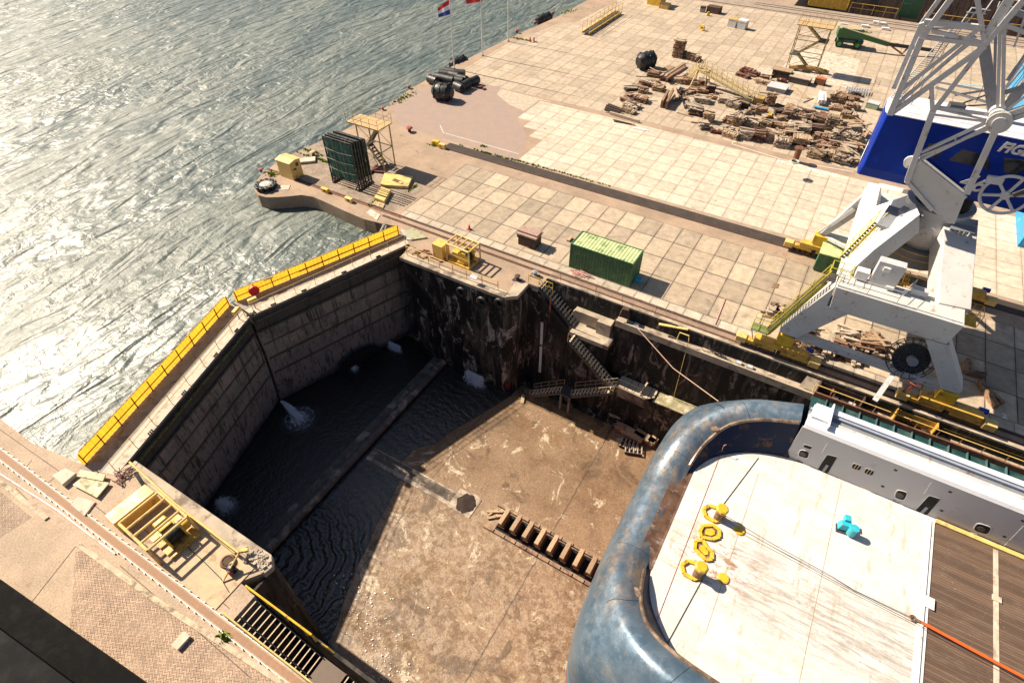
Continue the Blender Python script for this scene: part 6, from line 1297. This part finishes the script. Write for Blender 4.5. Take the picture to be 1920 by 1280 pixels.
# blue steelwork at the right edge
t=thing('blue_ship_section','tall bright blue steel section with a white stripe at the right edge','steel section',(20,62,0)); x_=G(1907,462).x; y_=G(1907,462).y
MB().box((x_,y_,0),(x_+8,y_+46,3.2)).build('plating',BLUEL,t); MB().box((x_-.02,y_-.03,1.2),(x_+8,y_-.005,1.6)).build('stripe',WHITEP,t)
m_=MB()
for k in range(9): m_.cbox((18.6+.0*k,92-k*1.1,1.2+.1*(k%2)),(2.2,.8,.5),.2,0,.5)
simple('yellow_fenders','row of bright yellow tilted panels beside the blue section','panels',m_,YELB)
# ================= LEFT QUAY =================
y0,y1=1.0,1.42
pl0,pl1=G(0,862),G(566,1280)
def lq(px,py,z=0): return G(px,py,z)
TA0,TA1=G(0,851),G(560,1280); TB0,TB1=G(0,838),G(590,1280)
t=thing('cable_track','long rusty cable track lined with white clamps along the left quay','cable track',((TA0+TA1)/2).to_tuple())
MB().beam(TA0+V((-14,0,.03)),TA1+V((8,0,.03)),.5,.05).build('rusty_rail',M('track_rust',(.30,.17,.10),.8,.25,3),t) if 0 else None
d=(TA1-TA0).normalized(); n_=V((-d.y,d.x,0)); P0=TA0-d*12; P1=TA1+d*10
MB().beam(P0+V((0,0,.02)),P1+V((0,0,.02)),.34,.03).build('rusty_rail',M('track_rust',(.30,.17,.10),.8,.25,3),t)
m_=MB()
for s in(-1,1): m_.beam(P0+n_*s*.27+V((0,0,.03)),P1+n_*s*.27+V((0,0,.03)),.05,.05)
m_.build('white_edge',M('edge_white',(.72,.66,.55),.7,.15,5),t)
for k in range(92):
    s=1 if k%2 else -1; c=TA0-d*1.5+d*(k//2)*.62+n_*s*.31; m_=MB(); m_.cbox(c+V((0,0,.04)),(.12,.09,.07),math.atan2(d.y,d.x)); m_.cyl(c+V((0,0,.08)),.03,.05,6); m_.build('clamp',WHITEP,t)
simple('white_pipe','thin white pipe lying beside the cable track','pipe',MB().tube([G(0,888,.05),G(110,958,.05),G(216,1038,.05)],.05,8),WHITEP)
def kerb(label,pts,w_=.28,h_=.1): simple('kerb',label,'kerb',sum_beams(pts,w_,h_),M('kerb_concrete',(.50,.40,.28),.85,.25,2,(.2,.15,.1),.4,1.5))
def sum_beams(pts,w_,h_):
    m_=MB(); P=[G(*p,h_/2) for p in pts]
    for a,b in zip(P,P[1:]): m_.beam(a,b,w_,h_)
    return m_
kerb('concrete kerb strip along the west end of the herringbone bricks',[(-30,880),(88,972)]); kerb('long concrete kerb strip beside the herringbone bricks',[(146,1020),(300,1130),(560,1300)])
simple('concrete_slab','loose concrete beam lying across the long kerb','slab',MB().beam(G(328,1214,.12),G(352,1188,.12),.5,.22),CONCP) 
simple('ramp_plate','loose olive steel ramp plate at the left gate end','plate',MB().prism([(p.x,p.y) for p in(G(140,912),G(157,898),G(208,908),G(185,936))],.15,.24),M('olive_plate',(.40,.34,.18),.6,.2,2,(.2,.15,.08),.3,2))
simple('ramp_plate','narrow olive plate between the gate walkway and the ramp plate','plate',MB().prism([(p.x,p.y) for p in(G(148,897),G(155,885),G(202,894),G(197,906))],.20,.30),MATS['olive_plate'])
simple('stone_block','broken pale stone block left of the ramp plates','stone',MB().prism([(p.x,p.y) for p in(G(102,896),G(128,882),G(148,892),G(122,914))],.004,.35),CONCP,bevel=.05)
simple('stone_block','flat pale stone between the ramp plate and the cable track','stone',MB().prism([(p.x,p.y) for p in(G(135,948),G(147,932),G(180,942),G(160,968))],.004,.12),CONCP)
m_=MB(); 
for s in(0,1): m_.tube([G(243,866,1.0),G(330,945,1.0),G(448,1036,1.0)] if s==0 else [G(245,868,.5),G(345,958,.45),G(445,1040,.45)],.07 if s==0 else .05,8)
m_.tube([G(448,1036,1.0),G(418,1090,.1)],.05,8); simple('bent_railing','bent pale yellow railing along the broken left dock edge','railing',m_,YELP,smooth=True)
t=thing('hose_coil','coil of brown hose by the broken dock corner','hose',G(427,1052)); 
for k in range(5): MB().torus(G(427,1052,.05+.05*k),.42-.02*k,.035,(0.05*k,0,1),26,6).build('loop',M('hose_brown',(.22,.10,.06),.6,.3,5),t,smooth=True)
t=thing('bollard','red and black capped bollard at the broken dock corner','bollard',G(432,1073)); MB().tube([G(428,1075,.3),G(434,1070,.3)],.2,14).build('red_drum',REDB,t,smooth=True); MB().lathe(G(438,1070,0),[(.24,0),(.22,.35),(.28,.45),(.15,.55)],14).build('black_cap',BLACKR,t,smooth=True)
random.seed(3); m_=MB()
for k in range(60):
    c=V((random.gauss(-20.6,.5),random.gauss(5.1,.22),.12)); s=random.uniform(.06,.22); m_.cbox(c,(s,s*.8,s*.7),random.uniform(0,3),random.uniform(0,1))
tag(m_.build('rubble',CONCP),kind='stuff')
simple('hose','thin black hose and rope across the winch slab','hose',MB().tube([G(335,1010,.1),G(380,1050,.08),G(415,1085,.08),G(430,1110,.05)],.025,6),STEEL)
m_=MB(); random.seed(9)
for k in range(7): 
    q=G(238,880,.1); m_.tube([q+V((random.uniform(-.6,.9),random.uniform(-1,.4),random.uniform(0,.2))) for _ in range(4)],.03,5)
simple('cable_tangle','tangle of red and dark cables at the left gate hinge','cables',m_,M('cable_redbrown',(.16,.06,.05),.6,.3,5))
simple('steel_channel','black steel channel at the left gate hinge','channel',MB().beam(G(254,886,.1),G(274,918,.1),.2,.2),BLACK)
simple('yellow_beam','short yellow bracket on the broken dock corner','bracket',MB().beam(G(440,1035,.5),G(465,1030,.5),.18,.18),YELB)
# lower left stairs
t=thing('steel_stairs','upper flight of open steel stairs going down inside the left quay','stairs',(-18.9,2.8,0))
steps(t,(-18.9,2.75,-.05),(-14.6,2.75,-3.0),1.35,14,STEEL,M('thin_tread',(.48,.38,.26),.6,.2,4),rail=False,td=.07)
MB().beam((-18.9,2.35,-.02),(-14.6,2.35,-2.97),.07,.2).build('stringer',STEEL,t)
MB().box((-14.6,2.07,-3.1),(-12.9,3.5,-3.0)).build('landing',M('brown_landing',(.13,.09,.065),.6,.3,3),t)
t=thing('steel_stairs','lower flight of open steel stairs by the bottom edge','stairs',(-12.9,2.8,-3)); steps(t,(-12.9,2.9,-3.0),(-7,2.9,-7.2),1.2,18,STEEL,MATS['thin_tread'],rail=False,td=.07)
railing('railing','yellow railing on the dock side of the lower left stairs',[(-19.4,3.6,-.3),(-15.0,3.6,-.3),(-14.4,3.6,-.3)],YELB,1.0,1.4,.06,(1,)) 
railing('railing','yellow railing on the quay side of the lower left stairs',[(-19.2,1.95,0),(-9.5,1.95,0)],YELP,1.0,1.5,.045,(1,.5))
railing('railing','yellow railing beside the lower landing at the bottom edge',[(-14.4,3.65,-1.5),(-13.6,3.65,-1.2),(-8.6,3.65,-3.6)],YELB,1.0,1.4,.055,(1,))
m_=MB()
for a_,b_ in(((60,1127),(143,1022)),((30,915),(86,972)),((0,805),(125,893)),((45,880),(60,862)),((90,905),(120,880)),((262,985),(305,1022)),((305,1022),(395,1108)),((395,1108),(440,1060)),((395,1108),(430,1140)),((175,945),(260,1012)),((225,1060),(330,1150)),((350,1165),(470,1270))):
    m_.beam(G(*a_,.007),G(*b_,.007),.035,.004)
struct('pavement_joints',m_,M('joint_dark',(.07,.05,.04),.9,.3,5))
# roof in the corner
DR=M('dark_roof',(.007,.0065,.0065),.7,.3,1,(.012,.011,.010),.3,1)
for q_ in('dark_roof_upper','dark_roof'):
    pass
t=thing('dark_shed','dark grey roof edge of a shed in the bottom left corner','shed',(-40,-9,0)); zr=3.0; a=G(-60,1045,zr); b=G(330,1320,zr); dn=V((0,-1,0))
m_=MB(); m_.prism([(a.x,a.y),(b.x,b.y),(b.x+1,b.y-3.2),(a.x-1,a.y-3.2)],0,zr); m_.build('lower_roof',DR,t); m_=MB(); c1_=G(-60,1135,zr+.9); c2_=G(190,1320,zr+.9); m_.prism([(c1_.x,c1_.y),(c2_.x,c2_.y),(c2_.x,c2_.y-12),(c1_.x,c1_.y-12)],zr,zr+.9); m_.build('upper_roof',M('dark_roof_upper',(.012,.0115,.012),.6,.3,1),t)
for q_ in('dark_roof_upper','dark_roof'): MATS[q_].node_tree.nodes['Principled BSDF'].inputs['Specular IOR Level'].default_value=.03
# ================= DOCK FLOOR THINGS =================
for k in range(22):
    x=-12.75+k*1.16
    t=thing('keel_block','timber capped keel block, %s from the gate'%(['first','second','third','fourth','fifth','sixth','seventh','eighth'][k]) if k<8 else 'keel block hidden under the ship hull','keel block',(x,20.1,FL),'keel blocks in a row on the dock floor')
    MB().cbox((x,20.1,FL+1.15),(.36,1.6,.26)).build('timber_cap',WOODS[0],t,bevel=.02)
    MB().cbox((x,20.1,FL+.75),(.46,1.3,.5)).build('timber_body',WOODS[1],t); MB().cbox((x,20.1,FL+.25),(.7,1.4,.5)).build('plinth',RUSTD,t)
for y in(19.0,21.3):
    m_=MB(); 
    for k in range(24): m_.cbox((-13.6+k*1.05,y,FL+.13),(.95,.32,.22))
    simple('kerb','block kerb along the %s side of the keel blocks'%('near' if y<20 else 'far'),'kerb',m_,M('keel_kerb',(.30,.20,.13),.85,.4,2,(.14,.07,.05),.45,1.2,obj=False))
simple('keel_bed','black gap','bed',MB().box((-13.2,19.25,FL+.002),(14,21.05,FL+.03)),BLACK)
bpy.data.objects['keel_bed']['label']='dark sunken bed between the keel block kerbs'
simple('loose_planks','three loose planks lying at the gate end of the keel blocks','planks',MB().beam((-14.6,20.2,FL+.12),(-13.4,20.9,FL+.12),.2,.1).beam((-14.2,19.7,FL+.12),(-13.3,20.5,FL+.15),.2,.1).beam((-13.9,20.9,FL+.1),(-14.3,20.0,FL+.1),.15,.08),WOODS[0])
for i,(px,py,L,W,h,tn,rt,l) in enumerate(((1149,795,1.9,.5,.4,0,-.15,'tan beam left of the timber heap by the dock wall'),(1162,790,2.2,.55,1.0,2,.05,'white topped beam behind the timber heap by the dock wall'),(1161,808,.9,.7,1.0,1,0,'small lattice crate stack at the left of the timber heap'),(1185,820,2.2,.9,.8,0,-.12,'big tan timber block in the middle of the timber heap'),(1207,826,2.1,.8,.8,0,-.2,'big tan timber block right of the middle in the timber heap'),(1222,832,.8,.8,.8,0,-.2,'short tan block at the right end of the timber heap'))):
    c=G(px,py,FL); t=thing('timber_block',l,'timber block',c,'timber blocks by the dock wall'); MB().cbox(c+V((0,0,h*.8)),(L,W,h*.35),rt).build('top_timber',WOODS[tn],t,bevel=.02); MB().cbox(c+V((0,0,h*.3)),(L*.95,W*.9,h*.58),rt).build('lower_timber',WOODS[1],t)
for px,py,rt,l in((1178,836,.1,'upper left of two dark pallets on the dock floor'),(1187,845,.35,'lower right of two dark pallets on the dock floor')):
    c=G(px,py,FL); t=thing('pallet',l,'pallet',c,'dark pallets on the dock floor'); m_=MB()
    for k in range(5): m_.cbox(c+rotz(V((-.75+k*.375,0,.35)),rt),(.12,1.0,.05),rt)
    m_.build('slats',WOODS[2],t); m_=MB()
    for k in(-.45,0,.45): m_.cbox(c+rotz(V((0,k,.2)),rt),(1.6,.14,.28),rt)
    m_.build('bearers',WOODS[4],t)
# white shell and foam scraps near the stairs
FOAM=M('foam_white',(.72,.70,.66),.7,.15,5,bump=.3)
random.seed(21); m_=MB()
def fleck(c,s):
    n=7; a0=random.uniform(0,6); P=[c+V((s*random.uniform(.35,1)*math.cos(a0+i/n*6.283)*1.3,s*random.uniform(.35,1)*math.sin(a0+i/n*6.283),random.uniform(0,.02))) for i in range(n)]; m_.add(P,[list(range(n))])
for k in range(230):
    u=abs(random.gauss(0,.35)); px=640+random.gauss(0,14)+u*150*random.random(); py=1075+random.random()*210; px+= (py-1075)*.38
    fleck(G(px,py,FL+.06),random.choice((.03,.035,.04,.05,.08)))
tag(m_.build('white_flecks',FOAM),kind='stuff')
# leaking water at the gates
JET=bpy.data.materials.new('water_spray'); JET.use_nodes=True; b=JET.node_tree.nodes['Principled BSDF']; b.inputs['Base Color'].default_value=(.80,.84,.90,1); b.inputs['Roughness'].default_value=.4; b.inputs['Transmission Weight'].default_value=.0
def jet(label,src,dst,n,spread,pool_r,seed,width=0):
    random.seed(seed); src,dst=V(src),V(dst); m_=MB()
    for k in range(n):
        t_=random.random(); p=src.lerp(dst,t_); p.z=src.z+(dst.z-src.z)*t_*t_; sp_=spread*(.3+t_); s=random.uniform(.008,.03)
        c=p+V((random.gauss(0,sp_)+random.uniform(-width,width),random.gauss(0,sp_),random.gauss(0,sp_*.6)))
        m_.add([c+V((s,0,0)),c+V((-s*.5,s,0)),c+V((-s*.5,-s,0)),c+V((0,0,s*2.2))],[(0,1,2),(0,3,1),(1,3,2),(2,3,0)])
    for k in range(int(n*.05)):
        oa=V((random.gauss(0,spread*.35)+random.uniform(-width,width),random.gauss(0,spread*.35),0)); ob=oa+V((random.gauss(0,spread*1.3),random.gauss(0,spread*1.3),0)); t0=random.uniform(0,.5); t1=min(1,t0+random.uniform(.2,.6)); pts=[]
        for q in range(6):
            t_=t0+(t1-t0)*q/5; p=src.lerp(dst,t_); p.z=src.z+(dst.z-src.z)*t_*t_; pts.append(p+oa.lerp(ob,t_))
        m_.tube(pts,random.uniform(.006,.018),3)
    o=tag(m_.build('water_jet',JET),label,'water leak','water leaking through the gates')
    foam(dst,pool_r,width)
def foammat():
    m,nt,b=newmat('water_foam'); n=N(nt); o=n.new('ShaderNodeTexCoord').outputs['Object']; p=n.pos(); X,Y,Z=n.sep(o)
    ln=n.new('ShaderNodeVectorMath',operation='LENGTH'); n.L(o,ln.inputs[0]); r_=ln.outputs['Value']
    v=n.new('ShaderNodeTexVoronoi',feature='DISTANCE_TO_EDGE'); v.inputs['Scale'].default_value=5.5; n.L(n.mix(.12,p,n.noise(p,3,3)),v.inputs['Vector'])
    web=n.ramp(v.outputs['Distance'],.0,.10,1,0); core=n.ramp(r_,.05,.55,1.0,0); ring=n.math('MULTIPLY',n.ramp(n.math('SINE',n.math('MULTIPLY',r_,22)),.2,1.0),.6)
    fall=n.ramp(r_,.35,1.0,1,0); a_=n.math('MULTIPLY',n.math('ADD',n.math('ADD',n.math('MULTIPLY',web,.8),core),n.math('MULTIPLY',ring,n.ramp(n.noise(p,2,4),.45,.6))),fall)
    a_=n.math('MULTIPLY',a_,n.ramp(n.noise(p,4.5,6,.75),.35,.58)); a_=n.math('MINIMUM',a_,.95)
    b.inputs['Base Color'].default_value=(.72,.77,.84,1); b.inputs['Roughness'].default_value=.5; n.L(a_,b.inputs['Alpha']); return m
FOAMM=foammat()
def foam(dst,r,width):
    mb=MB(); n=36; mb.v=[V((0,0,0))]+[V((math.cos(i/n*6.283),math.sin(i/n*6.283),0)) for i in range(n)]; mb.f=[[0,1+i,1+(i+1)%n] for i in range(n)]
    o=mb.build('foam',FOAMM); o.location=(dst.x,dst.y,FL+.08); rr=r*1.35; o.scale=(rr+width,rr*(1 if width==0 else .8),1); tag(o,kind='stuff')
jet('largest water jet bursting from the foot of the gate apex',G(527,752,-11.4),G(562,785,FL),5200,.15,1.6,1)
jet('water jet spouting from a hole in the right gate leaf',GY(660,662,26.6) if 0 else G(658,665,-11.6),G(665,692,FL),2400,.12,.6,2)
jet('thin white water line under the right end of the right gate leaf',V((-34.3,32.0,-12.3)),V((-34.0,31.6,FL)),2600,.10,.5,3,.8)
jet('white water splash at the foot of the tyre hung wall',V((-24.0,32.6,-12.0)),V((-23.6,32.0,FL)),4200,.18,.6,4,1.0)
jet('wide water spray at the foot of the left gate leaf',G(410,940,-11.6),G(425,950,FL),3600,.26,1.0,5)
jet('faint water trickle falling beside the right gate hinge',G(757,545,-6.0),G(758,590,-10),350,.07,.2,6)
m_=MB(); c=G(655,672,-11.0); 
simple('gate_hole','dark wet patch round the leaking hole in the right gate leaf','hole',MB().cyl(PR(.55,.40,-11.6),1.5,.02,24,(-(34.9-19.75),(-5.0),0)) if 0 else MB().add([PR(.47+.16*math.cos(i/20*6.283),.62,-12.2+1.9*max(0,math.sin(i/20*6.283)))+V((.25,-.1,0)) for i in range(20)],[list(range(20))]),BLACK)
# ledge fittings
railing('railing','thin cream railing on the cable ledge right of the portal crane',[(5.3,36.35,-1.2),(22,36.3,-1.2)],YELP,.95,1.35,.035,(1,))
simple('hooked_pole','tall hooked yellow pole with a rope hanging into the dock','pole',MB().tube([(-5.6,36.5,-1.1),(-5.5,36.4,-.1),(-4.7,36.3,.0),(-4.6,36.2,-.4)],.05,6).tube([(-4.6,36.2,-.4),G(1248,800,-11.5)],.03,5),YELP)
simple('mooring_rope','pale rope running from the ledge down to the ship bulwark','rope',MB().tube([G(1195,615,-1.1),G(1262,690,-1.0),G(1347,752,2.6)],.035,6),ROPE)
simple('yellow_board','long pale yellow board lying against the step wall','board',MB().beam((-7.4,36.7,-.3),(-5.0,36.95,.05),.25,.1),YELP)
simple('leaning_pole','rusty trestle with a dark tarpaulin at the start of the ledge','trestle',MB().cbox((-10.4,36.6,-.2),(.9,.7,.8),.2,taper=.6),RUSTD)
for x,l in((-9.2,'grey drain grate near the start of the cable ledge'),(-.4,'small grey panel box on the ledge right of the hooked pole'),(.5,'four pane grey grate on the ledge right of the panel box'),(6.9,'framed grey panel on the ledge under the railing'),(8.1,'dark four pane grate on the ledge beside the cables')):
    t=thing('ledge_box',l,'box',(x,36.55,-1.2),'small grey boxes on the cable ledge'); MB().cbox((x,36.5,-1.1),(.5,.4,.2)).build('case',GREYD,t); MB().cbox((x,36.5,-.99),(.4,.3,.02)).build('face',GREYM,t)
random.seed(31); 
for j,(xa,xb,l) in enumerate(((6.2,8.4,'loops of dark cable on the ledge by the second pit'),(9.5,13.5,'loose dark hoses trailing along the right part of the ledge'),(-3.6,-1.8,'curved dark cables on the ledge by the hooked pole'))):
    m_=MB()
    for k in range(6):
        x=random.uniform(xa,xb); m_.tube([V((x+random.uniform(0,1.6),random.uniform(36.32,36.85),-1.15+random.uniform(0,.1))) for _ in range(5)],.025,5)
    simple('cables',l,'cables',m_,BLACKR)
t=thing('service_pit','first open rusty service pit in the ledge beside the crane rail','pit',(6.5,36.8,-1.2)); 
for (xa,xb,nm) in((5.6,8.6,'first'),(10.9,13.4,'second')):
    if nm=='second': t=thing('service_pit','second open rusty service pit with an ochre divider','pit',(12,36.8,-1.2))
    MB().box((xa,36.42,-1.215),(xb,37.05,-1.20)).build('pit_opening',BLACK,t); m_=MB(); m_.box((xa,36.88,-1.2),(xb,37.0,-.25)); m_.box((xa-.08,36.4,-1.2),(xa,37.0,-.15)); m_.box((xb,36.4,-1.2),(xb+.08,37.0,-.15)); m_.build('pit_walls',RUSTD if nm=='first' else YEL,t); MB().box((xa+.9,36.45,-1.19),(xa+1.0,37,-.5)).build('divider',RUST,t)
simple('sloping_plate','smooth grey brown plate sloping from the coping to the ledge','plate',MB().add([(4.6,37.1,.1),(5.5,37.1,.1),(5.5,36.4,-1.1),(4.3,36.4,-1.1)],[(0,1,2,3)]),CONC)
simple('yellow_pipe','thin yellow pipe along the step wall below the crane','pipe',MB().tube([(12.5,36.95,-.5),(25,36.95,-.5)],.05,6),YELB)
for px,py,L,rt,l in((1808,690,1.6,1.5,'dark upright timbers standing right of the crane leg'),(1826,705,1.1,.1,'short dark plank right of the upright timbers'),(1848,742,2.4,-1.1,'two crossed brown timbers on the shaded slabs')):
    c=G(px,py); m_=MB().cbox(c+V((0,0,.25)),(L,.35,.4),rt); m_.cbox(c+V((.25,.1,.3)),(L*.8,.25,.3),rt+.35); simple('loose_timbers',l,'timbers',m_,WOODS[1])
simple('slab_patch','brown square cover plate on the pale slabs left of the crane','plate',MB().prism([(p.x,p.y) for p in(G(1446,540),G(1451,531),G(1462,533),G(1458,541))],.005,.02),WOODS[1])
simple('measuring_pole','red and white pole lying across the near slabs','pole',MB().tube([G(1341,608,.05),G(1360,560,.05)],.04,6),MATS['red_white_tape'])
